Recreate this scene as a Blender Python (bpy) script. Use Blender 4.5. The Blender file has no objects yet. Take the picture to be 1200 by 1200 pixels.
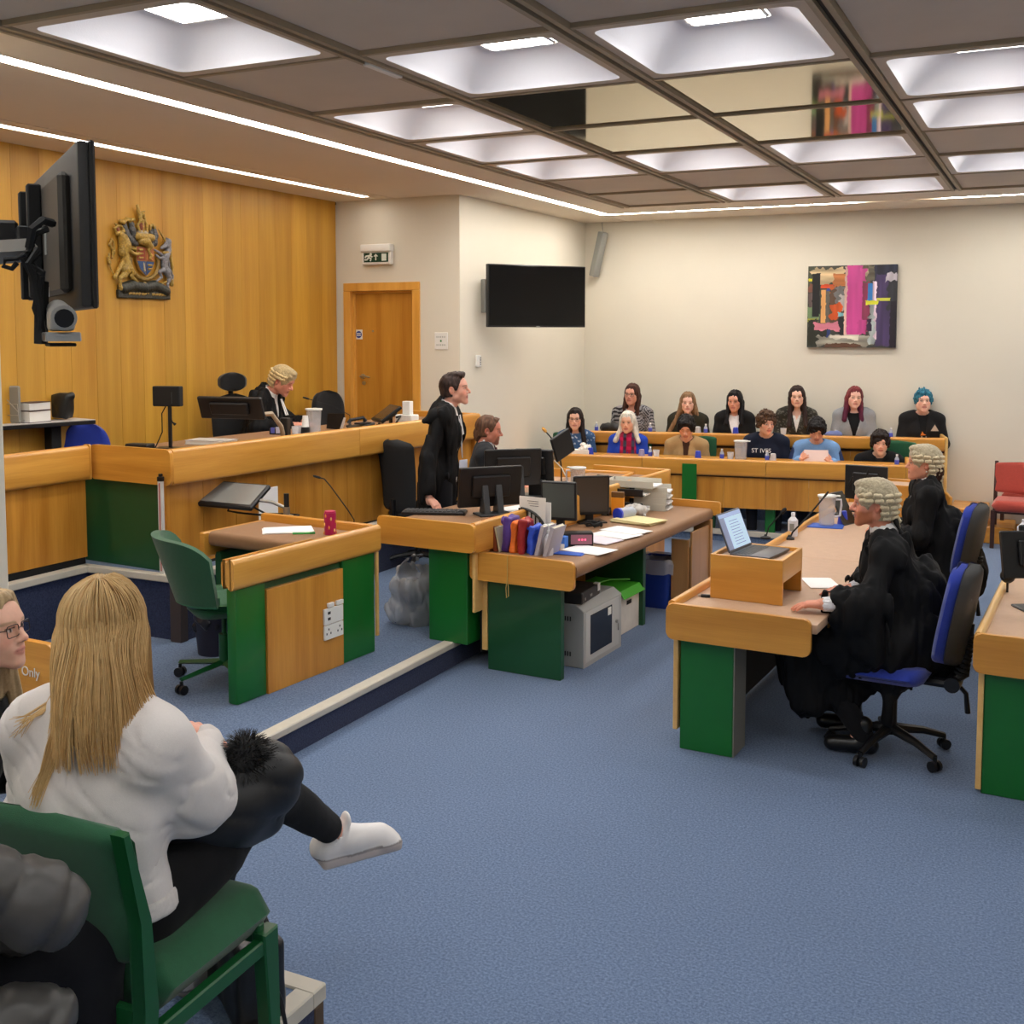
import bpy, bmesh, math, random
import numpy as np
from mathutils import Vector, Matrix, Euler
C = bpy.context.scene
COL = C.collection
PI = math.pi
R = math.radians
# ---------------------------------------------------------------- camera, world, exposure
F0, PX, PY, HOR, EYE, XA = 1310.0, 600.0, 490.0, 390.0, 2.15, 1243.0
pitch = math.atan((PY - HOR) / F0)
yaw = math.atan((XA - PX) * math.cos(pitch) / F0)
cam = bpy.data.cameras.new('camera')
camo = bpy.data.objects.new('camera', cam)
COL.objects.link(camo)
cam.sensor_fit = 'HORIZONTAL'
cam.sensor_width = 36
cam.lens = 36 * F0 / 1200
cam.shift_x = 0
cam.shift_y = (PY - 600) / 1200
cam.clip_start = .05
cam.clip_end = 100
camo.location = (0, 0, EYE)
camo.rotation_euler = (PI / 2 - pitch, 0, yaw)
C.camera = camo
w = bpy.data.worlds.new('world'); C.world = w; w.use_nodes = True
w.node_tree.nodes['Background'].inputs[0].default_value = (.9, .95, 1, 1)
w.node_tree.nodes['Background'].inputs[1].default_value = .3
C.view_settings.view_transform = 'Standard'
C.view_settings.look = 'None'
C.view_settings.exposure = 0.0
C.view_settings.gamma = 1
C.view_settings.use_curve_mapping = False
C.cycles.max_bounces = 8
C.cycles.diffuse_bounces = 5
LAMP, STRIP = 28.0, 30.0            # radiance of the coffer lamps and of the light strips
_F = np.array([-math.sin(yaw) * math.cos(pitch), math.cos(yaw) * math.cos(pitch), -math.sin(pitch)])
_R = np.array([math.cos(yaw), math.sin(yaw), 0]); _U = np.cross(_R, _F)
def bp(px, py, x=None, y=None, z=None):      # the point of the room seen at a pixel, on a plane of known x, y or z
    d = _F + _R * (px - PX) / F0 - _U * (py - PY) / F0
    o = (0, 0, EYE)
    t = (z - o[2]) / d[2] if z is not None else (x - o[0]) / d[0] if x is not None else (y - o[1]) / d[1]
    return Vector([o[i] + t * d[i] for i in range(3)])
# ---------------------------------------------------------------- materials
def lin(c):
    return tuple(((v / 255) / 12.92 if v / 255 <= .04045 else (((v / 255) + .055) / 1.055) ** 2.4) for v in c[:3]) + (1,)
MATS = {}
def _new(name):
    m = bpy.data.materials.new(name); m.use_nodes = True
    n = m.node_tree.nodes; l = m.node_tree.links
    return m, n, l, n['Principled BSDF']
def mat(name, c, rough=.6, metal=0, var=.0, vs=20, bump=0, bs=200, stretch=None, spec=.5, trans=0, alpha=1, emit=0, rnd=0, ior=1.45, sheen=0, coat=0):
    if name in MATS: return MATS[name]
    m, n, l, b = _new(name)
    b.inputs['Base Color'].default_value = lin(c)
    b.inputs['Roughness'].default_value = rough; b.inputs['Metallic'].default_value = metal
    b.inputs['Specular IOR Level'].default_value = spec; b.inputs['IOR'].default_value = ior
    b.inputs['Transmission Weight'].default_value = trans; b.inputs['Alpha'].default_value = alpha
    b.inputs['Sheen Weight'].default_value = sheen; b.inputs['Coat Weight'].default_value = coat
    if emit:
        b.inputs['Emission Color'].default_value = lin(c); b.inputs['Emission Strength'].default_value = emit
    tc = n.new('ShaderNodeTexCoord'); mp = n.new('ShaderNodeMapping'); l.new(tc.outputs['Object'], mp.inputs[0])
    if stretch: mp.inputs['Scale'].default_value = stretch
    if var or rnd:
        hv = n.new('ShaderNodeHueSaturation'); hv.inputs['Color'].default_value = lin(c); l.new(hv.outputs[0], b.inputs['Base Color'])
        no = n.new('ShaderNodeTexNoise'); no.inputs['Scale'].default_value = vs; no.inputs['Detail'].default_value = 5
        l.new(mp.outputs[0], no.inputs['Vector'])
        mr = n.new('ShaderNodeMapRange'); l.new(no.outputs[0], mr.inputs[0])
        mr.inputs[1].default_value = .3; mr.inputs[2].default_value = .7
        mr.inputs[3].default_value = 1 - var; mr.inputs[4].default_value = 1 + var
        src = mr.outputs[0]
        if rnd:
            oi = n.new('ShaderNodeObjectInfo'); r2 = n.new('ShaderNodeMapRange'); l.new(oi.outputs['Random'], r2.inputs[0])
            r2.inputs[3].default_value = 1 - rnd; r2.inputs[4].default_value = 1 + rnd
            mu = n.new('ShaderNodeMath'); mu.operation = 'MULTIPLY'; l.new(src, mu.inputs[0]); l.new(r2.outputs[0], mu.inputs[1]); src = mu.outputs[0]
        l.new(src, hv.inputs['Value'])
    if bump:
        nb = n.new('ShaderNodeTexNoise'); nb.inputs['Scale'].default_value = bs; nb.inputs['Detail'].default_value = 4
        l.new(mp.outputs[0], nb.inputs['Vector'])
        bu = n.new('ShaderNodeBump'); bu.inputs['Strength'].default_value = min(1, bump); bu.inputs['Distance'].default_value = .004
        l.new(nb.outputs[0], bu.inputs['Height']); l.new(bu.outputs[0], b.inputs['Normal'])
    MATS[name] = m
    return m
def wood(name, c1, c2, grain='z', rough=.32, rnd=.06, sc=1.0, coat=.25):
    if name in MATS: return MATS[name]
    m, n, l, b = _new(name)
    b.inputs['Roughness'].default_value = rough; b.inputs['Coat Weight'].default_value = coat; b.inputs['Coat Roughness'].default_value = .25
    tc = n.new('ShaderNodeTexCoord'); oi = n.new('ShaderNodeObjectInfo')
    ad = n.new('ShaderNodeVectorMath'); ad.operation = 'ADD'; l.new(tc.outputs['Object'], ad.inputs[0])
    mu = n.new('ShaderNodeVectorMath'); mu.operation = 'SCALE'; mu.inputs[0].default_value = (7, 11, 5); l.new(oi.outputs['Random'], mu.inputs['Scale']); l.new(mu.outputs[0], ad.inputs[1])
    mp = n.new('ShaderNodeMapping'); l.new(ad.outputs[0], mp.inputs[0])
    s = [9 * sc] * 3; s['xyz'.index(grain)] = .7 * sc
    mp.inputs['Scale'].default_value = s
    no = n.new('ShaderNodeTexNoise'); no.inputs['Scale'].default_value = 1.0; no.inputs['Detail'].default_value = 6; no.inputs['Distortion'].default_value = .35
    l.new(mp.outputs[0], no.inputs['Vector'])
    mp2 = n.new('ShaderNodeMapping'); l.new(ad.outputs[0], mp2.inputs[0])
    s2 = [170 * sc] * 3; s2['xyz'.index(grain)] = 5 * sc; mp2.inputs['Scale'].default_value = s2
    n2 = n.new('ShaderNodeTexNoise'); n2.inputs['Scale'].default_value = 1; n2.inputs['Detail'].default_value = 3; l.new(mp2.outputs[0], n2.inputs['Vector'])
    mx = n.new('ShaderNodeMix'); mx.data_type = 'FLOAT'; mx.inputs[0].default_value = .22; l.new(no.outputs[0], mx.inputs[2]); l.new(n2.outputs[0], mx.inputs[3])
    cr = n.new('ShaderNodeValToRGB'); l.new(mx.outputs[0], cr.inputs[0])
    cr.color_ramp.elements[0].position = .33; cr.color_ramp.elements[0].color = lin(c2)
    cr.color_ramp.elements[1].position = .64; cr.color_ramp.elements[1].color = lin(c1)
    hv = n.new('ShaderNodeHueSaturation'); l.new(cr.outputs[0], hv.inputs['Color']); l.new(hv.outputs[0], b.inputs['Base Color'])
    r2 = n.new('ShaderNodeMapRange'); l.new(oi.outputs['Random'], r2.inputs[0]); r2.inputs[3].default_value = 1 - rnd; r2.inputs[4].default_value = 1 + rnd
    l.new(r2.outputs[0], hv.inputs['Value'])
    MATS[name] = m
    return m
def vmat(name, rough=.7, sss=0, spec=.5, noise=.0, nscale=60, sheen=0, bump=0, bs=120, stretch=None):      # colour from the mesh's own 'Col' attribute
    if name in MATS: return MATS[name]
    m, n, l, b = _new(name)
    at = n.new('ShaderNodeAttribute'); at.attribute_name = 'Col'
    b.inputs['Roughness'].default_value = rough; b.inputs['Sheen Weight'].default_value = sheen; b.inputs['Specular IOR Level'].default_value = spec
    tc = n.new('ShaderNodeTexCoord'); mp = n.new('ShaderNodeMapping'); l.new(tc.outputs['Object'], mp.inputs[0])
    if stretch: mp.inputs['Scale'].default_value = stretch
    if noise:
        hv = n.new('ShaderNodeHueSaturation'); l.new(at.outputs[0], hv.inputs['Color'])
        no = n.new('ShaderNodeTexNoise'); no.inputs['Scale'].default_value = nscale; no.inputs['Detail'].default_value = 4; l.new(mp.outputs[0], no.inputs['Vector'])
        mr = n.new('ShaderNodeMapRange'); l.new(no.outputs[0], mr.inputs[0]); mr.inputs[1].default_value = .3; mr.inputs[2].default_value = .7; mr.inputs[3].default_value = 1 - noise; mr.inputs[4].default_value = 1 + noise
        l.new(mr.outputs[0], hv.inputs['Value']); l.new(hv.outputs[0], b.inputs['Base Color'])
    else: l.new(at.outputs[0], b.inputs['Base Color'])
    if sss:
        b.inputs['Subsurface Weight'].default_value = sss; b.inputs['Subsurface Radius'].default_value = (.012, .005, .003); b.inputs['Subsurface Scale'].default_value = 1
    if bump:
        nb = n.new('ShaderNodeTexNoise'); nb.inputs['Scale'].default_value = bs; nb.inputs['Detail'].default_value = 3; l.new(mp.outputs[0], nb.inputs['Vector'])
        bu = n.new('ShaderNodeBump'); bu.inputs['Strength'].default_value = bump; bu.inputs['Distance'].default_value = .003
        l.new(nb.outputs[0], bu.inputs['Height']); l.new(bu.outputs[0], b.inputs['Normal'])
    MATS[name] = m
    return m
OAK = wood('oak_fascia', (226, 166, 74), (198, 134, 48), 'y', coat=.35)
OAKX = wood('oak_fascia_cross', (218, 156, 64), (190, 126, 42), 'x', coat=.35)
OAKZ = wood('oak_veneer_upright', (212, 150, 60), (180, 116, 36), 'z')
WALLW = wood('wall_veneer', (208, 158, 58), (182, 128, 38), 'z', rough=.45, rnd=.07, coat=.1, sc=.6)
DOORW = wood('door_veneer', (210, 150, 58), (182, 118, 36), 'z')
TRIMW = wood('frame_wood', (228, 170, 80), (204, 142, 54), 'z')
PINE = wood('pale_edging', (232, 190, 120), (214, 166, 92), 'y')
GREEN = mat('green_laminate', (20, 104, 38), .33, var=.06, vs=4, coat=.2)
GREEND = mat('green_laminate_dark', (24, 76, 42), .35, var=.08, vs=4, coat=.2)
TOP = mat('brown_leathercloth', (146, 110, 80), .5, var=.05, vs=30, bump=.3, bs=700)
WHITEP = mat('white_plastic', (232, 232, 228), .4)
PAPER = mat('paper', (238, 236, 234), .8, var=.015, vs=9)
CREAMP = mat('manila', (222, 208, 158), .8, var=.03, vs=9)
BLACKP = mat('black_plastic', (22, 22, 24), .38)
BLACKM = mat('black_matt', (14, 14, 15), .7)
DARKG = mat('dark_grey_plastic', (52, 53, 55), .45)
SCREEN = mat('dark_screen', (12, 12, 13), .16)
GREYSC = mat('grey_screen', (74, 78, 74), .3)
STEEL = mat('brushed_steel', (180, 178, 172), .32, metal=.9)
GREYM = mat('grey_metal', (150, 152, 148), .45, metal=.2)
ALU = mat('nosing_alu', (196, 190, 176), .5, var=.04, vs=15)
BLUEP = mat('blue_plastic', (40, 62, 190), .35)
CLEAR = mat('clear_plastic', (240, 244, 246), .08, trans=1, ior=1.08, spec=.5)
BOTC = mat('bottle_clear', (206, 214, 228), .15, alpha=.6)
WATER = mat('water', (235, 242, 245), .0, trans=1, ior=1.2)
# ---------------------------------------------------------------- mesh building
class MB:
    def __init__(s): s.bm = bmesh.new()
    def _tf(s, vs, M):
        if M is not None: bmesh.ops.transform(s.bm, matrix=M, verts=vs)
    def box(s, x0, x1, y0, y1, z0, z1, bev=0, seg=1, M=None):
        r = bmesh.ops.create_cube(s.bm, size=1)['verts']
        for v in r: v.co = Vector((x0 + (v.co.x + .5) * (x1 - x0), y0 + (v.co.y + .5) * (y1 - y0), z0 + (v.co.z + .5) * (z1 - z0)))
        if bev:
            ed = list({e for v in r for e in v.link_edges})
            o = bmesh.ops.bevel(s.bm, geom=ed, offset=bev, segments=seg, profile=.5, affect='EDGES')
            r = list({v for f in o['faces'] for v in f.verts} | {v for v in r if v.is_valid})
        s._tf(r, M)
        return s
    def cyl(s, p0, p1, r0, r1=None, n=16, M=None, cap=True):
        p0, p1 = Vector(p0), Vector(p1); r1 = r0 if r1 is None else r1
        d = p1 - p0; L = d.length
        o = bmesh.ops.create_cone(s.bm, cap_ends=cap, segments=n, radius1=r0, radius2=r1, depth=L)['verts']
        T = Matrix.Translation((p0 + p1) / 2) @ d.to_track_quat('Z', 'Y').to_matrix().to_4x4()
        bmesh.ops.transform(s.bm, matrix=T, verts=o); s._tf(o, M)
        return s
    def sph(s, c, r, sc=(1, 1, 1), n=12, M=None):
        o = bmesh.ops.create_uvsphere(s.bm, u_segments=n, v_segments=max(6, n // 2 + 1), radius=r)['verts']
        T = Matrix.Translation(c) @ Matrix.Diagonal((*sc, 1)); bmesh.ops.transform(s.bm, matrix=T, verts=o); s._tf(o, M)
        return s
    def tube(s, pts, r, n=8, closed=False, flat=1.0, M=None):
        P = [Vector(p) for p in pts]; m = len(P); rr = r if isinstance(r, (list, tuple)) else [r] * m
        rings = []; up = None
        for i in range(m):
            a = P[i - 1] if (i > 0 or closed) else P[i]; b = P[(i + 1) % m] if (i < m - 1 or closed) else P[i]
            t = (b - a).normalized()
            if up is None:
                up = Vector((0, 0, 1)) if abs(t.z) < .9 else Vector((1, 0, 0))
            u = t.cross(up)
            if u.length < 1e-4: u = t.cross(Vector((.3, 1, .2)))
            u.normalize(); v = u.cross(t).normalized(); up = v
            rings.append([s.bm.verts.new(P[i] + (u * math.cos(2 * PI * k / n) + v * math.sin(2 * PI * k / n) * flat) * rr[i]) for k in range(n)])
        for i in range(m if closed else m - 1):
            A, B = rings[i], rings[(i + 1) % m]
            for k in range(n): s.bm.faces.new((A[k], A[(k + 1) % n], B[(k + 1) % n], B[k]))
        if not closed:
            s.bm.faces.new(rings[0][::-1]); s.bm.faces.new(rings[-1])
        s._tf([v for q in rings for v in q], M)
        return s
    def lathe(s, prof, c=(0, 0, 0), n=20, M=None, cap=True):
        rings = [[s.bm.verts.new((c[0] + r * math.cos(2 * PI * k / n), c[1] + r * math.sin(2 * PI * k / n), c[2] + z)) for k in range(n)] for r, z in prof]
        for A, B in zip(rings, rings[1:]):
            for k in range(n): s.bm.faces.new((A[k], A[(k + 1) % n], B[(k + 1) % n], B[k]))
        if cap:
            s.bm.faces.new(rings[0][::-1]); s.bm.faces.new(rings[-1])
        s._tf([v for q in rings for v in q], M)
        return s
    def prism(s, poly, ax, a0, a1, bev=0, M=None, seg=1):      # poly in the plane across axis ax
        def P(u, v, a): return {'x': (a, u, v), 'y': (u, a, v), 'z': (u, v, a)}[ax]
        A = [s.bm.verts.new(P(u, v, a0)) for u, v in poly]; B = [s.bm.verts.new(P(u, v, a1)) for u, v in poly]
        n = len(poly); fs = [s.bm.faces.new(A), s.bm.faces.new(B[::-1])]
        for k in range(n): s.bm.faces.new((A[(k + 1) % n], A[k], B[k], B[(k + 1) % n]))
        vs = A + B
        if bev:
            ed = [e for f in fs for e in f.edges]
            o = bmesh.ops.bevel(s.bm, geom=ed, offset=bev, segments=seg, profile=.5, affect='EDGES')
            vs = list({v for f in o['faces'] for v in f.verts} | {v for v in vs if v.is_valid})
        s._tf(vs, M)
        return s
    def face(s, pts, M=None):
        v = [s.bm.verts.new(p) for p in pts]; s.bm.faces.new(v); s._tf(v, M)
        return s
    def mesh(s, name, m, ang=32):
        bmesh.ops.recalc_face_normals(s.bm, faces=s.bm.faces[:])
        me = bpy.data.meshes.new(name); s.bm.to_mesh(me); s.bm.free()
        if m: me.materials.append(m)
        me.shade_smooth(); me.set_sharp_from_angle(angle=R(ang))
        return me
    def build(s, name, m, parent=None, loc=None, rz=0, label=None, ang=32):
        return link(name, s.mesh(name, m, ang), parent, loc, rz, label)
def link(name, me, parent=None, loc=None, rz=0, label=None):
    o = bpy.data.objects.new(name, me); COL.objects.link(o)
    if parent: o.parent = parent
    if loc is not None: o.location = loc
    if rz: o.rotation_euler = (0, 0, rz)
    if label: o['label'] = label
    return o
def rrect(x0, x1, y0, y1, r, n=5):
    out = []
    for cx, cy, a in ((x1 - r, y1 - r, 0), (x0 + r, y1 - r, 90), (x0 + r, y0 + r, 180), (x1 - r, y0 + r, 270)):
        out += [(cx + r * math.cos(R(a + 90 * k / n)), cy + r * math.sin(R(a + 90 * k / n))) for k in range(n + 1)]
    return out
def tag(o, label, cat, group=None, kind=None):
    o['label'] = label; o['category'] = cat
    if group: o['group'] = group
    if kind: o['kind'] = kind
    return o
def thing(name, label, cat, loc=(0, 0, 0), rz=0, group=None, rot=None):
    o = bpy.data.objects.new(name, None); COL.objects.link(o); o.empty_display_size = .1
    o.location = loc; o.rotation_euler = rot or (0, 0, rz)
    return tag(o, label, cat, group)
def struct(o, label=None):
    o['kind'] = 'structure'
    if label: o['label'] = label
    return o
def copy_thing(root, loc, rz=None, label=None, group=None, scale=None):
    r = root.copy(); COL.objects.link(r); r.location = loc
    if rz is not None: r.rotation_euler = (0, 0, rz)
    if scale: r.scale = scale
    if label: r['label'] = label
    if group: r['group'] = group
    for ch in list(root.children):
        c = ch.copy(); COL.objects.link(c); c.parent = r
        for g in ch.children:
            d = g.copy(); COL.objects.link(d); d.parent = c
    return r
def Tm(loc=(0, 0, 0), rx=0, ry=0, rz=0):
    return Matrix.Translation(loc) @ Euler((R(rx), R(ry), R(rz))).to_matrix().to_4x4()
def bpd(px, py, d):      # the point at a pixel, at depth d along the view axis
    v = _F + _R * (px - PX) / F0 - _U * (py - PY) / F0
    return Vector((v[0] * d, v[1] * d, EYE + v[2] * d))
# ================================================================= the room
XW, XT, YD, YF, XR, YB, H = -6.80, -5.33, 9.72, 12.95, 4.6, -3.0, 3.5
WALL = mat('cream_paint', (220, 214, 199), .85, var=.012, vs=2, bump=.15, bs=260)
CARPET, nC = None, None
def carpet(name, c, c2):
    m, n, l, b = _new(name)
    tc = n.new('ShaderNodeTexCoord')
    no = n.new('ShaderNodeTexNoise'); no.inputs['Scale'].default_value = 95; no.inputs['Detail'].default_value = 4; no.inputs['Roughness'].default_value = .75; l.new(tc.outputs['Object'], no.inputs['Vector'])
    n2 = n.new('ShaderNodeTexNoise'); n2.inputs['Scale'].default_value = .8; n2.inputs['Detail'].default_value = 4; l.new(tc.outputs['Object'], n2.inputs['Vector'])
    cr = n.new('ShaderNodeValToRGB'); l.new(no.outputs[0], cr.inputs[0])
    cr.color_ramp.elements[0].position = .34; cr.color_ramp.elements[0].color = lin(c2); cr.color_ramp.elements[1].position = .68; cr.color_ramp.elements[1].color = lin(c)
    hv = n.new('ShaderNodeHueSaturation'); l.new(cr.outputs[0], hv.inputs['Color'])
    mr = n.new('ShaderNodeMapRange'); l.new(n2.outputs[0], mr.inputs[0]); mr.inputs[3].default_value = .86; mr.inputs[4].default_value = 1.14; l.new(mr.outputs[0], hv.inputs['Value'])
    l.new(hv.outputs[0], b.inputs['Base Color']); b.inputs['Roughness'].default_value = .95; b.inputs['Specular IOR Level'].default_value = .15
    b.inputs['Sheen Weight'].default_value = .15
    bu = n.new('ShaderNodeBump'); bu.inputs['Strength'].default_value = .6; bu.inputs['Distance'].default_value = .004; l.new(no.outputs[0], bu.inputs['Height']); l.new(bu.outputs[0], b.inputs['Normal'])
    return m
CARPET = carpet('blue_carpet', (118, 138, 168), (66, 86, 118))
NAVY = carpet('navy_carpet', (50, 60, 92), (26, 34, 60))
floor = struct(MB().box(XW, XR, YB, YF, -.1, 0).build('floor', CARPET), 'blue speckled carpet')
def wallm(name, *b): return struct(MB().box(*b).build(name, WALL))
wallm('wall_far', XT, XR, YF, YF + .12, 0, H + .3)
wallm('wall_return', XT - .12, XT, YD + .001, YF + .12, 0, H + .3)
wd = MB(); wd.box(XT - .13, XT, YD - .001, YD + .001, .5, H); wd.box(XW - .12, -6.697 + .02, YD, YD + .12, 0, H + .3); wd.box(-5.783 - .02, XT - .12, YD, YD + .12, 0, H + .3); wd.box(-6.697 + .02, -5.783 - .02, YD, YD + .12, 2.64, H + .3); wd.box(-6.697 + .02, -5.783 - .02, YD, YD + .12, 0, .58)
struct(wd.build('wall_door', WALL))
wl = wallm('wall_left', XW - .12, XW, YB, YD + .12, 0, H + .3)
wallm('wall_right', XR, XR + .12, YB, YF + .12, 0, H + .3)
wallm('wall_back', XW - .12, XR + .12, YB - .12, YB, 0, H + .3)
ym = MB().box(0, .02, 0, .2485, .58, H, .0012).mesh('veneer_panel', WALLW)
y = 9.70
while y > 1.0:
    y -= .25
    link('veneer_panel', ym, wl, (XW, y, 0))
struct(MB().box(XW, XW + .014, YB, YD, H - .03, H - .002).build('trim_1', mat('shadow_gap', (60, 44, 26), .8)))
# pillar at the left edge
q = bp(12, 700, y=3.5)
struct(MB().box(q.x - .6, q.x, 3.15, 3.5, .16, H, .01).build('wall_pillar', WALL), 'cream painted pillar at the left edge')
# ---- raised floors
A = MB(); A.box(XW, -3.46, 2.95, 10.3, 0, .16); A.build('floor_platform', CARPET)['kind'] = 'structure'
struct(bpy.data.objects['floor_platform'])
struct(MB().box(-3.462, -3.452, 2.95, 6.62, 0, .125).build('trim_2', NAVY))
nz = MB(); nz.box(-3.52, -3.44, 2.95, 6.62, .125, .166, .006); struct(nz.build('trim_3', ALU), 'white metal step nosing of the low platform')
d = MB(); d.box(XW, -5.86, 3.4, 5.46, .16, .58); d.box(XW, -5.04, 5.46, YD, .16, .58); struct(d.build('floor_dais', CARPET))
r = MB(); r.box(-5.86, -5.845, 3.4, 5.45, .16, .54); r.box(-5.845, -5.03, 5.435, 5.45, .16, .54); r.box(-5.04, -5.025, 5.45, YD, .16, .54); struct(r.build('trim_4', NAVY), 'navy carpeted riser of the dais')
n_ = MB(); n_.box(-5.90, -5.825, 3.4, 5.44, .54, .588, .006); n_.box(-5.9, -5.01, 5.41, 5.47, .54, .588, .006); n_.box(-5.07, -5.005, 5.44, YD, .54, .588, .006); struct(n_.build('trim_5', ALU), 'white nosing along the dais edge')
struct(MB().box(-5.10, -5.01, 5.40, 5.47, .16, .54, .004).build('trim_6', mat('dark_post', (66, 56, 54), .6)), 'dark upright at the corner of the dais riser')
j = MB(); j.box(-5.3, -.98, 11.25, YF, 0, .12); j.box(-4.6, -.98, 12.0, YF, .12, .30); struct(j.build('floor_jury', CARPET))
struct(MB().box(-5.3, -.98, 11.22, 11.26, .07, .126, .004).build('trim_7', ALU), 'white nosing below the jury benches')
bb = MB(); bb.box(-.98, XR, YF - .025, YF, 0, .12, .004); struct(bb.build('baseboard_far', OAKX))
sj = MB(); sj.box(-.98, -.62, 12.3, YF - .03, 0, .34, .008); sj.box(-.62, -.36, 12.3, YF - .03, 0, .17, .008); sj.box(-.985, -.955, 11.3, 12.3, 0, .36, .004); struct(sj.build('trim_8', OAKX), 'stepped oak boxing beside the jury benches')
# ---- gallery platform at the viewer's feet
g0 = bp(383, 1153, z=.3)
gx, gy, GZ = g0.x, g0.y, .30
A = MB(); A.box(-5.2, gx - .01, -2.2, gy - .01, 0, GZ); struct(A.build('floor_gallery', CARPET))
A = MB(); A.box(-5.2, gx, gy - .065, gy, GZ - .045, GZ + .006, .005); A.box(gx - .065, gx, -2.2, gy - .06, GZ - .045, GZ + .006, .005); struct(A.build('trim_9', ALU), 'white metal nosing around the gallery platform corner')
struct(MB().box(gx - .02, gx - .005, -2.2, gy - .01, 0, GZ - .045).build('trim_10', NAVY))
struct(MB().box(gx - .045, gx - .002, gy - .055, gy - .012, 0, GZ - .045, .003).build('trim_11', mat('brown_corner', (92, 72, 50), .6)), 'brown corner post under the gallery nosing')
# ---- door
D0, D1, DT = -6.697, -5.783, 2.661
fr = MB()
for a, b_ in ((D0, D0 + .085), (D1 - .085, D1)): fr.box(a, b_, YD - .02, YD + .12, .58, DT - .0855, .003)
fr.box(D0, D1, YD - .02, YD + .12, DT - .085, DT, .004)
for a, b_ in ((D0 + .085, D0 + .105), (D1 - .105, D1 - .085)): fr.box(a, b_, YD + .03, YD + .115, .58, DT - .1055)
fr.box(D0 + .085, D1 - .085, YD + .03, YD + .12, DT - .105, DT - .085)
dr = struct(MB().box(D0 + .105, D1 - .105, YD + .06, YD + .10, .585, DT - .105, .002).build('door_1', DOORW), 'oak veneer door behind the judge bench')
fr.build('door_frame', TRIMW, dr)
h0 = bp(427, 441, y=YD + .05)
MB().cyl((h0.x - .02, YD + .06, h0.z), (h0.x - .02, YD + .045, h0.z), .026).cyl((h0.x - .02, YD + .06, h0.z), (h0.x - .02, YD, h0.z), .009).tube([(h0.x - .02, YD, h0.z), (h0.x + .03, YD - .003, h0.z + .004), (h0.x + .095, YD, h0.z - .006)], .0095).build('lever_handle', STEEL, dr, label='curved steel lever handle')
MB().cyl((h0.x - .01, YD + .06, h0.z - .07), (h0.x - .01, YD + .05, h0.z - .07), .02).build('lock_escutcheon', STEEL, dr)
s0 = bp(420.5, 392, y=YD + .055)
MB().box(s0.x - .042, s0.x + .042, YD + .056, YD + .061, s0.z - .05, s0.z + .05, .002).build('sign_plate', WHITEP, dr)
MB().cyl((s0.x, YD + .057, s0.z), (s0.x, YD + .053, s0.z), .036, n=28).build('sign_disc', mat('sign_blue', (34, 60, 150), .4), dr, label='blue fire door disc')
A = MB()
for k in (-1, 0, 1): A.box(s0.x - .026, s0.x + .026, YD + .051, YD + .0535, s0.z + .012 * k - .003, s0.z + .012 * k + .003)
A.build('sign_lettering', WHITEP, dr)
s0 = bp(437, 388, y=YD + .055); MB().cyl((s0.x, YD + .06, s0.z), (s0.x, YD + .05, s0.z), .01).build('door_viewer', STEEL, dr)
# ================================================================= ceiling
TILE = mat('ceiling_tile', (204, 192, 176), .9, var=.03, vs=3, bump=.2, bs=300, rnd=.03)
BEAM = mat('ceiling_grid', (164, 150, 126), .6)
FRAME = mat('light_frame', (200, 188, 170), .6)
DOMEM = mat('white_dome', (240, 239, 244), .75, bump=.25, bs=160)
SOFF = mat('ceiling_paint', (224, 212, 194), .85, var=.015, vs=2)
MIRR = mat('bronze_mirror', (182, 172, 146), .06, metal=1)
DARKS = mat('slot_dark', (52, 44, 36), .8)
LEM = mat('lamp_panel', (255, 253, 250), .5, emit=LAMP)
SEM = mat('light_strip', (255, 250, 242), .5, emit=STRIP)
SEM1 = mat('light_strip_wood_wall', (255, 250, 242), .5, emit=STRIP * .42)
SEM2 = mat('light_strip_far_wall', (255, 250, 242), .5, emit=STRIP * 1.7)
ceil = struct(MB().box(XW - .12, XR + .12, YB - .12, YF + .12, 3.78, 3.86).build('ceiling', SOFF))
DX, DY, GX, GY = 1.11, 1.135, -4.26, 3.54
NX, J0, J1 = 7, -5, 6
xe = GX + DX * NX; ye0 = GY + DY * J0; ye1 = GY + DY * (J1 + 1)
so = MB()
# soffit with the two light slots on the left and one along the far wall
so.box(-4.69, GX, YB, 12.10, H, H + .06); so.box(-6.23, -4.805, YB, YF, H, H + .06); so.box(XW, -6.325, YB, YD, H, H + .06)
so.box(GX, XR, ye1, 12.10, H, H + .06); so.box(-4.78, XR, 12.18, YF, H, H + .06)
so.box(xe, XR, YB, ye1, H, H + .06); so.box(GX, xe, YB, ye0, H, H + .06)
so.box(-6.31, -6.24, 9.5, YD, H, H + .06); so.box(-6.08, -6.07, 1, YD, H - .004, H)
so.build('soffit', SOFF, ceil)
gb = MB(); gb.box(-4.81, -4.68, YB, 12.2, H + .05, H + .08); gb.box(-6.33, -6.22, YB, 9.6, H + .05, H + .08); gb.box(-4.8, XR, 12.08, 12.2, H + .05, H + .08); gb.build('slot_back', WHITEP, ceil)
def strip(label, *b, m=None):
    o = MB().box(*b, .004).build('strip_light', m or SEM); tag(o, label, 'light', 'long ceiling strip lights')
strip('long ceiling strip light running past the square lights to the far corner', -4.80, -4.695, YB + .1, 12.1, H + .002, H + .05)
strip('long strip light close to the wood panelled wall', -6.32, -6.235, YB + .1, 9.5, H + .002, H + .05, m=SEM1)
strip('strip light along the far wall, left length over the jury', -4.70, -1.95, 12.105, 12.175, H + .002, H + .05, m=SEM2)
strip('strip light along the far wall, right length at the frame edge', -1.12, 4.4, 12.105, 12.175, H + .002, H + .05, m=SEM2)
bm_ = MB()
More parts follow.
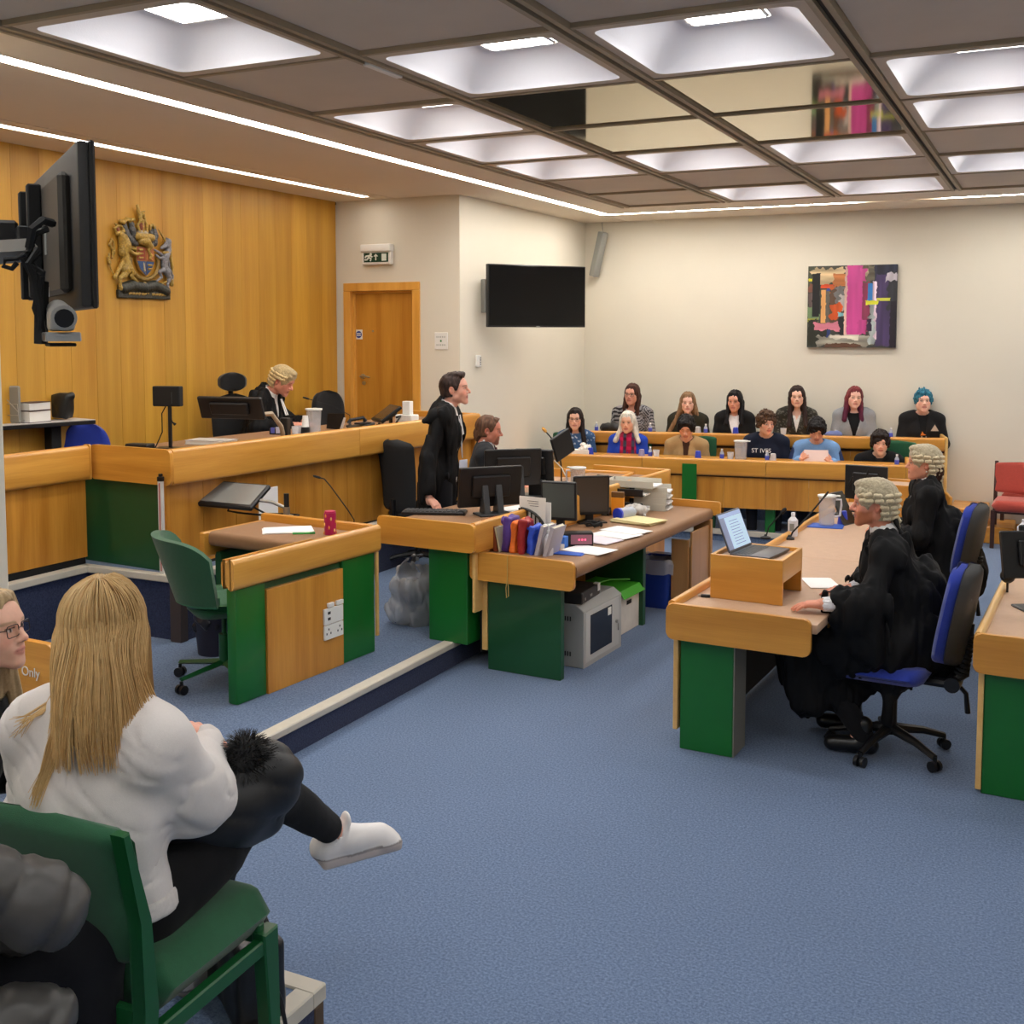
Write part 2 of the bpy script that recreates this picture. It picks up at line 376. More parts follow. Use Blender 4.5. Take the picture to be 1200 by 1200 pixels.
for i in range(NX + 1):
    x = GX + DX * i
    for s in (-1, 1): bm_.box(x + s * .03 - .014, x + s * .03 + .014, ye0, ye1, H - .012, H + .04)
bm_.build('beam', BEAM, ceil)
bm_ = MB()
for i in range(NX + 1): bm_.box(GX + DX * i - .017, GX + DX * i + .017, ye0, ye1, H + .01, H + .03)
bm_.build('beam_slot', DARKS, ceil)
bm_ = MB()
for jj in range(J0, J1 + 2):
    for i in range(NX): bm_.box(GX + DX * i + .044, GX + DX * (i + 1) - .044, GY + DY * jj - .014, GY + DY * jj + .014, H - .006, H + .03)
bm_.build('cross_bar', BEAM, ceil)
tm = MB().box(.05, DX - .05, .022, DY - .022, H + .014, H + .03, .003).mesh('ceiling_tile', TILE)
mm = MB().box(.05, DX - .05, .02, DY - .02, H + .006, H + .02, .002).mesh('mirror_panel', MIRR)
coff = {(0, 0): 'first square ceiling light, top left of the frame with its lamp showing', (0, 2): 'square ceiling light nearest the strip light, behind a plain tile',
        (0, 3): 'square ceiling light by the strip, second in the run of three', (0, 4): 'square ceiling light by the strip, third and farthest of the run of three',
        (1, 1): 'square ceiling light just in front of the mirror panels, left one', (1, 4): 'square ceiling light just beyond the mirror panels, left one',
        (1, 6): 'farthest ceiling light left of centre, near the far wall strip', (2, 1): 'large square ceiling light at the top, in front of the right mirror panels',
        (2, 4): 'square ceiling light just beyond the right mirror panels', (2, 6): 'farthest ceiling light above the painting, beside the far strip',
        (3, 2): 'nearer of two wide ceiling lights at the right edge', (3, 3): 'farther of two adjoining wide ceiling lights at the right edge', (3, 5): 'small far ceiling light at the right edge over a plain tile'}
def rr(hx, hy, r, z): return [(x, y_, z) for x, y_ in rrect(-hx, hx, -hy, hy, r, 5)]
def loft(mb, rings):
    R_ = [[mb.bm.verts.new(p) for p in q] for q in rings]
    for A_, B_ in zip(R_, R_[1:]):
        n = len(A_)
        for k in range(n): mb.bm.faces.new((A_[k], A_[(k + 1) % n], B_[(k + 1) % n], B_[k]))
    return R_
cl = None
for i in range(NX):
    for jj in range(J0, J1 + 1):
        x, y_ = GX + DX * i, GY + DY * jj
        if i in (1, 2) and jj in (2, 3):
            link('mirror_panel', mm, ceil, (x, y_, 0)); continue
        vis = (i, jj) in coff
        seen = (i <= 3 and jj >= 0)
        if vis or (not seen and (i * 2 + jj) % 3 == 0):
            lab = coff.get((i, jj), 'square ceiling light outside the view')
            if cl is None:
                cl = thing('ceiling_light', lab, 'ceiling light', (x + DX / 2, y_ + DY / 2, H), 0, 'square recessed ceiling lights')
                hx, hy = DX / 2 - .05, DY / 2 - .022
                m_ = MB(); loft(m_, [rr(hx, hy, .002, .03), rr(hx, hy, .002, 0), rr(.455, .475, .06, 0)]); m_.build('frame', FRAME, cl)
                m_ = MB(); loft(m_, [rr(.455, .475, .06, 0), rr(.448, .468, .065, .014), rr(.434, .454, .08, .03), rr(.412, .432, .10, .055), rr(.38, .40, .12, .083), rr(.34, .36, .12, .108), rr(.295, .315, .11, .130), rr(.245, .265, .08, .147), rr(.20, .22, .04, .156), rr(.19, .21, .02, .20)]); m_.build('dome', DOMEM, cl, ang=70)
                m_ = MB(); loft(m_, [rr(.19, .205, .015, .158), rr(.176, .19, .012, .150), rr(.176, .19, .012, .16)]); m_.build('lamp_rim', WHITEP, cl)
                m_ = MB(); m_.face(rr(.176, .19, .012, .152)[::-1]); m_.build('lamp_panel', LEM, cl)
            else: copy_thing(cl, (x + DX / 2, y_ + DY / 2, H), label=lab)
        else: link('tile', tm, ceil, (x, y_, 0))
o = MB().box(-.02, .02, -.16, .16, -.02, .004, .004).build('cable_clip', WHITEP, ceil, (0, 0, 0)); p = bp(449, 80, z=H); o.location = (p.x, p.y, H)
# ================================================================= things on the walls
# exit sign
p0, p1 = bp(428, 311, y=YD), bp(461, 286, y=YD)
t = thing('exit_sign', 'green and white emergency exit sign above the oak door', 'sign', ((p0.x + p1.x) / 2, YD, (p0.z + p1.z) / 2))
W, Hh = p1.x - p0.x, p1.z - p0.z
MB().box(-W / 2, W / 2, -.06, 0, -Hh / 2, Hh / 2 - .07, .008).build('housing', WHITEP, t)
MB().box(-W / 2 - .01, W / 2 + .01, -.085, 0, Hh / 2 - .075, Hh / 2, .012, 2).build('lamp_housing', WHITEP, t)
fw, z0, z1 = W / 2 - .025, -Hh / 2 + .025, Hh / 2 - .085
MB().box(-fw, fw, -.063, -.058, z0, z1).build('sign_face', mat('exit_green', (12, 60, 42), .4), t)
EW = mat('exit_white', (225, 232, 222), .5)
A = MB(); zc = (z0 + z1) / 2; s = (z1 - z0) / 2
A.box(fw - .075, fw - .02, -.067, -.063, z0 + .012, z1 - .012)
A.box(-.006, .006, -.067, -.063, zc - s * .6, zc + s * .3); A.prism([(-.028, zc + s * .2), (.028, zc + s * .2), (0, zc + s * .75)], 'y', -.067, -.063)
A.build('arrow', EW, t)
A = MB(); X0 = -fw + .06
A.cyl((X0 + .025, -.063, zc + s * .68), (X0 + .025, -.067, zc + s * .68), .014)
for pts in ([(X0 + .015, zc + s * .45), (X0 + .0, zc)], [(X0 + .0, zc), (X0 + .03, zc - s * .25), (X0 + .02, zc - s * .75)], [(X0, zc), (X0 - .02, zc - s * .45), (X0 - .045, zc - s * .45)], [(X0 + .015, zc + s * .4), (X0 + .045, zc + s * .1)], [(X0 + .01, zc + s * .4), (X0 - .03, zc + s * .3), (X0 - .04, zc)]):
    A.tube([(x, -.0645, z) for x, z in pts], .009, n=6)
A.build('running_figure', EW, t)
# call plate
p0, p1 = bp(510, 408, y=YD), bp(525, 391, y=YD)
t = thing('wall_plate', 'white square control plate on the wall right of the oak door', 'switch plate', ((p0.x + p1.x) / 2, YD, (p0.z + p1.z) / 2))
MB().box(-.075, .075, -.012, 0, -.085, .085, .004).build('plate', WHITEP, t)
A = MB()
for a in range(5):
    for b_ in (-1, 1): A.box(-.05 + a * .022, -.04 + a * .022, -.015, -.012, b_ * .04 - .008, b_ * .04 + .008)
A.build('key', mat('pale_grey', (170, 172, 168), .5), t)
MB().box(-.008, .008, -.016, -.012, -.01, .01).build('indicator', mat('indicator_green', (30, 120, 60), .4), t)
p0 = bp(559, 423, x=XT); t = thing('wall_sensor', 'small white sensor on the wall below the far television', 'sensor', (XT, p0.y, p0.z))
MB().box(0, .03, -.04, .04, -.06, .06, .006).build('housing', WHITEP, t)
A = MB()
for a in range(4): A.box(.03, .032, .01, .03, -.04 + a * .022, -.03 + a * .022)
A.build('vent', DARKG, t)
# television on the return wall
L, Rr = bpd(571, 346, 11.25), bpd(685, 348.5, 11.8)
ct = (L + Rr) / 2; ang = math.atan2(Rr.y - L.y, Rr.x - L.x); W = (Rr - L).length / 2; hh = 74 * 11.25 / F0 / 2
t = thing('television', 'black wall television with its screen to the room, beside the corner', 'television', ct, ang)
MB().box(-W, W, -.02, .035, -hh, hh, .006).build('housing', BLACKP, t)
MB().box(-W + .012, W - .012, -.0225, -.019, -hh + .02, hh - .012, .001).build('screen', SCREEN, t)
MB().box(-.02, .02, -.024, -.018, -hh - .004, -hh + .012).build('maker_badge', GREYM, t)
wp = t.matrix_basis.inverted() @ Vector((XT, L.y + .12, ct.z))
MB().box(-.25, .2, .035, .06, -.15, .15, .004).box(wp.x - .0, wp.x + .03, wp.y - .08, wp.y + .02, -.17, .17, .004).tube([(wp.x + .02, wp.y - .04, 0), (-.3, .09, 0), (-.05, .06, 0)], .022).build('wall_arm', GREYM, t)
# line speaker on far wall
a, b_ = bp(707, 272, y=YF - .16), bp(696, 324, y=YF - .1)
t = thing('column_speaker', 'slim grey column loudspeaker tilted on the far wall', 'speaker', (0, 0, 0))
A = MB(); dv = (b_ - a); M_ = Matrix.Translation((a + b_) / 2) @ dv.to_track_quat('Z', 'Y').to_matrix().to_4x4() @ Matrix.Rotation(R(0), 4, 'Z'); A.box(-.05, .05, -.045, .045, -dv.length / 2, dv.length / 2, .012, 2, M=M_); A.build('cabinet', GREYM, t)
A = MB(); A.box(-.052, -.048, -.03, .03, -dv.length / 2 + .02, dv.length / 2 - .02, M=M_); A.build('grille', mat('grille', (176, 172, 160), .7), t)
A = MB(); c_ = (a + b_) / 2; A.tube([c_, (c_.x - .03, YF - .05, c_.z), (c_.x - .03, YF - .001, c_.z)], .012); A.tube([(a.x - .02, YF - .12, a.z), (a.x - .08, YF - .006, a.z + .15), (a.x - .09, YF - .006, H)], .004); A.build('bracket', GREYM, t)
# painting
p0, p1 = bp(945.5, 407, y=YF - .04), bp(1052, 309.5, y=YF - .04)
t = thing('painting', 'unframed abstract canvas with a broad magenta stripe, on the far wall', 'painting', (p0.x, YF, p0.z))
W, Hh = p1.x - p0.x, p1.z - p0.z
MB().box(0, W, -.04, 0, 0, Hh, .002).build('canvas', mat('canvas_edge', (60, 52, 50), .8), t)
def artwork(w_, h_, parent):
    nx, ny = 150, 140
    rs = np.random.RandomState(5)
    u, v = np.meshgrid((np.arange(nx) + .5) / nx, (np.arange(ny) + .5) / ny)
    img = np.zeros((ny, nx, 3)); img[:] = (58, 60, 54)
    def noise(fx, fy, s):
        r_ = np.random.RandomState(s); g = r_.rand(40, 40); X = u * fx; Y = v * fy
        xi, yi = X.astype(int) % 39, Y.astype(int) % 39; a_, b2 = X % 1, Y % 1
        return g[yi, xi] * (1 - a_) * (1 - b2) + g[yi, xi + 1] * a_ * (1 - b2) + g[yi + 1, xi] * (1 - a_) * b2 + g[yi + 1, xi + 1] * a_ * b2
    def st(x0, x1, y0, y1, c, k=0, rough=.025, vert=True, var=.12):
        rough *= .85     # y from the top
        n1 = noise(9, 30, k) - .5; n2 = noise(30, 9, k + 50) - .5
        d = np.minimum.reduce([u + n1 * rough - x0, x1 - u + n1 * rough, (1 - v) + n2 * rough - y0, y1 - (1 - v) + n2 * rough])
        m = d > 0
        sh = 1 + var * 2 * ((noise(38, 4, k + 9) if vert else noise(4, 38, k + 9)) - .5)
        img[m] = (np.array(c)[None, :] * sh[m][:, None])
    st(.0, .1, 0, .3, (70, 76, 60), 1); st(.05, .42, .03, .22, (190, 168, 130), 2, .1, False, .3); st(.3, .42, .1, .27, (180, 110, 60), 3, .08, False, .3)
    st(0, .08, .22, .33, (110, 70, 56), 4, .06); st(0, .1, .33, .52, (92, 78, 76), 5, .05); st(.01, .06, .15, .19, (190, 186, 40), 6, .02)
    st(.0, .14, .5, .66, (104, 128, 92), 7, .05); st(.0, .12, .64, .68, (150, 150, 60), 8, .03, False)
    st(.15, .29, .225, .27, (200, 72, 30), 9, .02, False); st(.26, .32, .24, .36, (186, 92, 40), 10, .04)
    st(.26, .44, .27, .72, (84, 64, 50), 11, .08); st(.155, .21, .29, .7, (206, 152, 92), 12, .015); st(.21, .25, .28, .73, (96, 92, 84), 13, .015); st(.22, .25, .27, .31, (50, 70, 150), 14, .01)
    st(.3, .43, .25, .5, (104, 104, 104), 15, .1); st(.37, .44, .35, .55, (176, 170, 166), 16, .08); st(.27, .39, .47, .64, (200, 84, 30), 17, .1); st(.35, .42, .57, .62, (110, 170, 180), 18, .03)
    st(.35, .44, .62, .84, (28, 30, 34), 19, .06); st(.05, .14, .09, .62, (20, 22, 24), 20, .015); st(.02, .1, .66, .98, (36, 40, 30), 21, .05)
    st(.08, .37, .7, .8, (206, 122, 142), 22, .05, False); st(.0, .27, .79, .98, (34, 38, 28), 23, .06); st(.22, .27, .78, .9, (40, 56, 110), 24, .02)
    st(.12, .75, .86, .98, (142, 140, 128), 25, .08, False, .3); st(.27, .6, .84, .9, (206, 200, 184), 26, .05, False, .2); st(.2, .6, .95, 1, (90, 60, 44), 27, .04, False)
    st(.42, .47, .02, .84, (206, 170, 158), 28, .02, True, .2); st(.60, .72, .0, .3, (92, 84, 66), 29, .05); st(.62, .78, .05, .14, (150, 138, 112), 30, .05, False, .3); st(.58, .7, .2, .8, (130, 52, 82), 31, .05)
    st(.45, .62, .0, .84, (190, 70, 140), 32, .02, True, .1); st(.6, .66, .03, .2, (186, 70, 136), 33, .05); st(.58, .66, .65, .83, (184, 66, 134), 34, .04)
    st(.67, .78, .0, .2, (96, 92, 76), 35, .06, False, .3); st(.75, 1.0, .0, .35, (40, 44, 60), 36, .02, True, .2); st(.77, .95, .12, .98, (70, 56, 96), 37, .02, True, .2); st(.9, 1, .1, .55, (48, 50, 56), 38, .05); st(.93, 1, .44, 1, (30, 26, 38), 39, .02)
    st(.68, .74, .22, .45, (50, 120, 190), 40, .015); st(.73, .78, .2, .9, (196, 176, 190), 41, .02, True, .3); st(.7, .76, .48, .96, (150, 160, 160), 42, .06, True, .4); st(.68, .73, .66, .8, (48, 30, 60), 43, .03); st(.66, .8, .43, .48, (204, 206, 50), 44, .015, False); st(.78, .93, .40, .435, (190, 196, 70), 45, .01, False); st(.88, .99, .1, .2, (196, 190, 200), 46, .06, True, .2)
    img = np.clip(img, 8, 245) / 255.
    img = np.where(img <= .04045, img / 12.92, ((img + .055) / 1.055) ** 2.4)
    xs, ys = np.linspace(0, w_, nx + 1), np.linspace(0, h_, ny + 1)
    co = np.zeros(((ny + 1) * (nx + 1), 3)); co[:, 0] = np.tile(xs, ny + 1); co[:, 2] = np.repeat(ys, nx + 1); co[:, 1] = -.0415
    a_ = (np.arange(ny)[:, None] * (nx + 1) + np.arange(nx)[None, :]).ravel()
    me = qmesh('paint_layer', co, np.stack([a_, a_ + 1, a_ + nx + 2, a_ + nx + 1], 1))
    at = me.attributes.new('Col', 'FLOAT_COLOR', 'FACE'); at.data.foreach_set('color', np.concatenate([img.reshape(-1, 3), np.ones((nx * ny, 1))], 1).ravel())
    me.materials.append(vmat('oil_paint', .45, bump=.4, bs=90)); link('paint_layer', me, parent)
def qmesh(name, co, q):
    me = bpy.data.meshes.new(name); me.vertices.add(len(co)); me.vertices.foreach_set('co', np.asarray(co, np.float32).ravel())
    k = q.shape[1]; me.loops.add(q.size); me.loops.foreach_set('vertex_index', q.astype(np.int32).ravel()); me.polygons.add(len(q))
    me.polygons.foreach_set('loop_start', (np.arange(len(q)) * k).astype(np.int32))
    me.update(calc_edges=True); me.validate(); me.shade_smooth()
    return me
artwork(W, Hh, t)
# ================================================================= smooth solid modelling (for people, cloth, hair, reliefs)
# primitives: ('c', a, b, ra, rb, flat, col) round cone; ('e', centre, radii, M3, col) ellipsoid; ('b', centre, half, round, M3, col) box;
# a leading '-' on the code carves instead of adding
def V(*a): return np.array(a, float)
def fv(p, q, t): return np.asarray(p, float) * (1 - t) + np.asarray(q, float) * t
def rot3(rx=0, ry=0, rz=0): return np.array(Euler((R(rx), R(ry), R(rz))).to_matrix())
def cone(a, b, ra, rb=None, flat=None, col=0, neg=False): return ('c', np.asarray(a, float), np.asarray(b, float), ra, ra if rb is None else rb, flat, col, neg)
def ell(c, r, M=None, col=0, neg=False): return ('e', np.asarray(c, float), np.asarray(r, float), M, col, neg)
def bxp(c, h, rd=.01, M=None, col=0, neg=False): return ('b', np.asarray(c, float), np.asarray(h, float), rd, M, col, neg)
def pbound(p):
    if p[0] == 'c':
        r = max(p[3], p[4]); return np.minimum(p[1], p[2]) - r, np.maximum(p[1], p[2]) + r
    if p[0] == 'e':
        r = p[2] if p[3] is None else np.abs(p[3]) @ p[2]; return p[1] - r, p[1] + r
    r = p[2] + p[3] if p[4] is None else np.abs(p[4]) @ (p[2] + p[3]); return p[1] - r, p[1] + r
def pdist(p, X, Y, Z):
    if p[0] == 'c':
        a, b, ra, rb, flat = p[1:6]; ba = b - a; L = max(ba @ ba, 1e-9)
        x, y, z = X - a[0], Y - a[1], Z - a[2]
        t = np.clip((x * ba[0] + y * ba[1] + z * ba[2]) / L, 0, 1)
        x = x - t * ba[0]; y = y - t * ba[1]; z = z - t * ba[2]
        r = ra + (rb - ra) * t
        if flat is not None:
            nn, f = flat; s = (x * nn[0] + y * nn[1] + z * nn[2]) * (f - 1)
            x = x + s * nn[0]; y = y + s * nn[1]; z = z + s * nn[2]
            return (np.sqrt(x * x + y * y + z * z) - r) / (1 + .5 * (f - 1))
        return np.sqrt(x * x + y * y + z * z) - r
    M = p[3] if p[0] == 'e' else p[4]; c = p[1]
    x, y, z = X - c[0], Y - c[1], Z - c[2]
    if M is not None: x, y, z = (x * M[0, 0] + y * M[1, 0] + z * M[2, 0], x * M[0, 1] + y * M[1, 1] + z * M[2, 1], x * M[0, 2] + y * M[1, 2] + z * M[2, 2])
    if p[0] == 'e':
        r = p[2]; x, y, z = x / r[0], y / r[1], z / r[2]
        k0 = np.sqrt(x * x + y * y + z * z); k1 = np.sqrt((x / r[0]) ** 2 + (y / r[1]) ** 2 + (z / r[2]) ** 2)
        return k0 * (k0 - 1) / np.maximum(k1, 1e-6)
    h = p[2]; qx, qy, qz = np.abs(x) - h[0], np.abs(y) - h[1], np.abs(z) - h[2]
    return np.sqrt(np.maximum(qx, 0) ** 2 + np.maximum(qy, 0) ** 2 + np.maximum(qz, 0) ** 2) + np.minimum(np.maximum(qx, np.maximum(qy, qz)), 0) - p[3]
def sdf_mesh(prims, vs, k=.02, mod=None, pad=.03, clip=None):
    """-> verts, quads, colour id per vertex"""
    bb = [pbound(p) for p in prims if not p[-1]]
    lo = np.min([b[0] for b in bb], 0) - pad; hi = np.max([b[1] for b in bb], 0) + pad
    if clip is not None: lo = np.maximum(lo, clip[0]); hi = np.minimum(hi, clip[1])
    n = np.maximum(((hi - lo) / vs).astype(int) + 2, 4)
    ax = [(lo[i] + vs * np.arange(n[i])).astype(np.float32) for i in range(3)]
    D = np.full(n, .3, np.float32); BD = np.full(n, 9, np.float32); ID = np.zeros(n, np.int16)
    for p in prims:
        a, b = pbound(p); m = k + pad + vs
        i0 = np.clip(((a - m - lo) / vs).astype(int), 0, n - 1); i1 = np.clip(((b + m - lo) / vs).astype(int) + 2, 1, n)
        if np.any(i1 <= i0): continue
        sl = tuple(slice(i0[i], i1[i]) for i in range(3))
        X, Y, Z = ax[0][sl[0]][:, None, None], ax[1][sl[1]][None, :, None], ax[2][sl[2]][None, None, :]
        d = pdist(p, X, Y, Z).astype(np.float32); o = D[sl]
        kk = k if not isinstance(k, dict) else .02
        if p[-1]:
            h = np.clip(.5 - .5 * (o + d) / (kk * .4 + 1e-6), 0, 1); D[sl] = o * (1 - h) + (-d) * h + kk * .4 * h * (1 - h)
        else:
            h = np.clip(.5 + .5 * (o - d) / (kk + 1e-6), 0, 1); D[sl] = o * (1 - h) + d * h - kk * h * (1 - h)
            w_ = d < BD[sl]; BD[sl][w_] = d[w_]; ID[sl][w_] = p[-2]
    if mod is not None:
        X, Y, Z = ax[0][:, None, None], ax[1][None, :, None], ax[2][None, None, :]
        D = mod(X, Y, Z, D).astype(np.float32)
    D[0] = D[-1] = .1; D[:, 0] = D[:, -1] = .1; D[:, :, 0] = D[:, :, -1] = .1
    S = D < 0
    c = S[:-1, :-1, :-1].astype(np.int8)
    for dx, dy, dz in ((1, 0, 0), (0, 1, 0), (0, 0, 1), (1, 1, 0), (1, 0, 1), (0, 1, 1), (1, 1, 1)):
        c = c + S[dx:n[0] - 1 + dx, dy:n[1] - 1 + dy, dz:n[2] - 1 + dz]
    I = np.argwhere((c > 0) & (c < 8))
    if len(I) == 0: return np.zeros((0, 3)), np.zeros((0, 4), int), np.zeros(0, int)
    idx = np.full(n - 1, -1, np.int32); idx[I[:, 0], I[:, 1], I[:, 2]] = np.arange(len(I))
    acc = np.zeros((len(I), 3)); cnt = np.zeros(len(I))
    cor = [(0, 0, 0), (1, 0, 0), (0, 1, 0), (1, 1, 0), (0, 0, 1), (1, 0, 1), (0, 1, 1), (1, 1, 1)]
    val = [D[I[:, 0] + a, I[:, 1] + b, I[:, 2] + e] for a, b, e in cor]
    for a, b in ((0, 1), (2, 3), (4, 5), (6, 7), (0, 2), (1, 3), (4, 6), (5, 7), (0, 4), (1, 5), (2, 6), (3, 7)):
        da, db = val[a], val[b]; x = (da < 0) != (db < 0)
        t = np.where(x, da / np.where(x, da - db, 1), 0)
        pa, pb = np.array(cor[a]), np.array(cor[b])
        acc[x] += pa + (pb - pa) * t[x, None]; cnt[x] += 1
    P = lo + vs * (I + acc / cnt[:, None])
    Q = []
    for axn in range(3):
        u, v = [(1, 2), (2, 0), (0, 1)][axn]
        s0 = [slice(None)] * 3; s1 = [slice(None)] * 3; s0[axn] = slice(0, -1); s1[axn] = slice(1, None)
        A_, B_ = S[tuple(s0)], S[tuple(s1)]; E_ = np.argwhere(A_ != B_)
        ok = (E_[:, u] > 0) & (E_[:, v] > 0) & (E_[:, u] < n[u] - 1) & (E_[:, v] < n[v] - 1); E_ = E_[ok]
        f = A_[tuple(E_.T)]
        du = np.zeros(3, int); du[u] = 1; dv = np.zeros(3, int); dv[v] = 1
        q = [idx[tuple((E_ - o).T)] for o in (du + dv, dv, 0 * du, du)]
        q = np.stack(q, 1); q[~f] = q[~f][:, ::-1]; Q.append(q)
    Q = np.concatenate(Q)
    cid = ID[tuple(np.clip(np.rint((P - lo) / vs).astype(int), 0, n - 1).T)]
    return P, Q, cid
def join(parts):
    vs, qs, cs, o = [], [], [], 0
    for v, q, c in parts:
        vs.append(v); qs.append(q + o); cs.append(c); o += len(v)
    return np.concatenate(vs), np.concatenate(qs), np.concatenate(cs)
def sobj(name, P, Q, col, m, parent=None, label=None):      # mesh object with a colour per vertex
    me = qmesh(name, P, Q)
    at = me.attributes.new('Col', 'FLOAT_COLOR', 'POINT')
    c = np.ones((len(P), 4), np.float32); c[:, :3] = col; at.data.foreach_set('color', c.ravel())
    me.materials.append(m)
    return link(name, me, parent, label=label)
def lc(c): return np.array(lin(c)[:3])
_rg = np.random.RandomState(3).rand(64, 64, 64).astype(np.float32)
def vnoise(x, y, z):
    x, y, z = np.broadcast_arrays(x, y, z)
    xi, yi, zi = np.floor(x).astype(int), np.floor(y).astype(int), np.floor(z).astype(int)
    a, b, c = x - xi, y - yi, z - zi; a = a * a * (3 - 2 * a); b = b * b * (3 - 2 * b); c = c * c * (3 - 2 * c)
    def g(i, j, k_): return _rg[(xi + i) & 63, (yi + j) & 63, (zi + k_) & 63]
    return ((g(0, 0, 0) * (1 - a) + g(1, 0, 0) * a) * (1 - b) + (g(0, 1, 0) * (1 - a) + g(1, 1, 0) * a) * b) * (1 - c) + ((g(0, 0, 1) * (1 - a) + g(1, 0, 1) * a) * (1 - b) + (g(0, 1, 1) * (1 - a) + g(1, 1, 1) * a) * b) * c - .5
def near(D, f, X, Y, Z, w_=.03):      # evaluate f only close to the surface
    m = np.abs(D) < w_; X, Y, Z = [np.broadcast_to(t, D.shape)[m] for t in (X, Y, Z)]
    D[m] += f(X, Y, Z); return D
def folds(amp=.006, fx=14, fz=5, seed=0):
    def f(X, Y, Z, D): return near(D, lambda x, y, z: amp * 2 * (vnoise(x * fx + 3 * vnoise(x * 4, y * 4, z * 3 + seed), y * fx + seed, z * fz) + .4 * vnoise(x * fx * 2.1, y * fx * 2.1 + seed, z * fz * 2)), X, Y, Z)
    return f
# ================================================================= people
def skel(pose='sit', s=1.0, lean=0, twist=0, **kw):
    if pose == 'sit':
        J = dict(pel=(0, 0, .54), waist=(0, .0, .70), chest=(0, .0, .90), nb=(0, -.02, 1.08), hipL=(-.09, .03, .52), hipR=(.09, .03, .52), knL=(-.13, .44, .52), knR=(.13, .44, .52),
                 anL=(-.12, .45, .09), anR=(.12, .45, .09), toL=(-.14, .58, .035), toR=(.14, .58, .035))
    else:
        J = dict(pel=(0, 0, .95), waist=(0, .0, 1.10), chest=(0, .0, 1.29), nb=(0, -.02, 1.47), hipL=(-.09, 0, .91), hipR=(.09, 0, .91), knL=(-.10, .02, .5), knR=(.10, .02, .5),
                 anL=(-.10, -.02, .08), anR=(.10, -.02, .08), toL=(-.12, .12, .03), toR=(.12, .12, .03))
    z0 = J['nb'][2]
    J.update(shL=(-.175, -.01, z0 - .055), shR=(.175, -.01, z0 - .055), elL=(-.235, .05, z0 - .31), elR=(.235, .05, z0 - .31), wrL=(-.15, .27, z0 - .30), wrR=(.15, .27, z0 - .30), hd=(0, .035, z0 + .155))
    J = {a: np.array(b, float) for a, b in J.items()}
    M = rot3(-lean, 0, twist); p0 = J['pel'].copy()
    for a in ('waist', 'chest', 'nb', 'shL', 'shR', 'elL', 'elR', 'wrL', 'wrR', 'hd'):
        f = .5 if a == 'waist' else 1; M2 = rot3(-lean * f, 0, twist * f); J[a] = p0 + M2 @ (J[a] - p0)
    for a, b in kw.items(): J[a] = np.array(b, float)
    for a in J: J[a] = J[a] * s
    return J
FY = (V(0, 1, 0), 1.4)
def torso(J, g=0, w_=1, col=0, belly=.0):
    a = J['shR'] - J['shL']; a /= np.linalg.norm(a); up = J['nb'] - J['chest']; up /= np.linalg.norm(up); f = np.cross(up, a); f /= np.linalg.norm(f); fl = (f, 1.45)
    sh = [cone(fv(J['chest'], J['shL'], .8), fv(J['chest'], J['shR'], .8), .07 + g, .07 + g, None, col)]
    return [ell(J['pel'] + V(0, 0, .0), V(.165 * w_ + g, .12 + g, .11 + g), None, col), cone(J['pel'], J['waist'], (.15 * w_ + g), (.135 * w_ + g + belly), fl, col),
            cone(J['waist'], J['chest'], (.135 * w_ + g + belly), (.165 * w_ + g), fl, col), cone(J['chest'], fv(J['chest'], J['nb'], .6), (.165 * w_ + g), (.12 * w_ + g), fl, col),
            cone(J['shL'] * .75 + J['nb'] * .25, J['shR'] * .75 + J['nb'] * .25, .055 + g, .055 + g, None, col), cone(J['shL'], J['nb'] + (J['nb'] - J['chest']) * .12, .056 + g, .04 + g * .6, None, col), cone(J['shR'], J['nb'] + (J['nb'] - J['chest']) * .12, .056 + g, .04 + g * .6, None, col)]
def arm(J, S, g=0, r=(.05, .041, .03), col=0, cut=1.0):
    return [cone(J['sh' + S], J['el' + S], r[0] + g, r[1] + g, None, col), cone(J['el' + S], fv(J['el' + S], J['wr' + S], cut), r[1] + g, r[2] + (r[1] - r[2]) * (1 - cut) + g, None, col)]
def leg(J, S, g=0, r=(.085, .06, .04), col=0, cut=1.0):
    return [cone(J['hip' + S], J['kn' + S], r[0] + g, r[1] + g, None, col), cone(J['kn' + S], fv(J['kn' + S], J['an' + S], cut), r[1] + g, r[2] + g, None, col)]
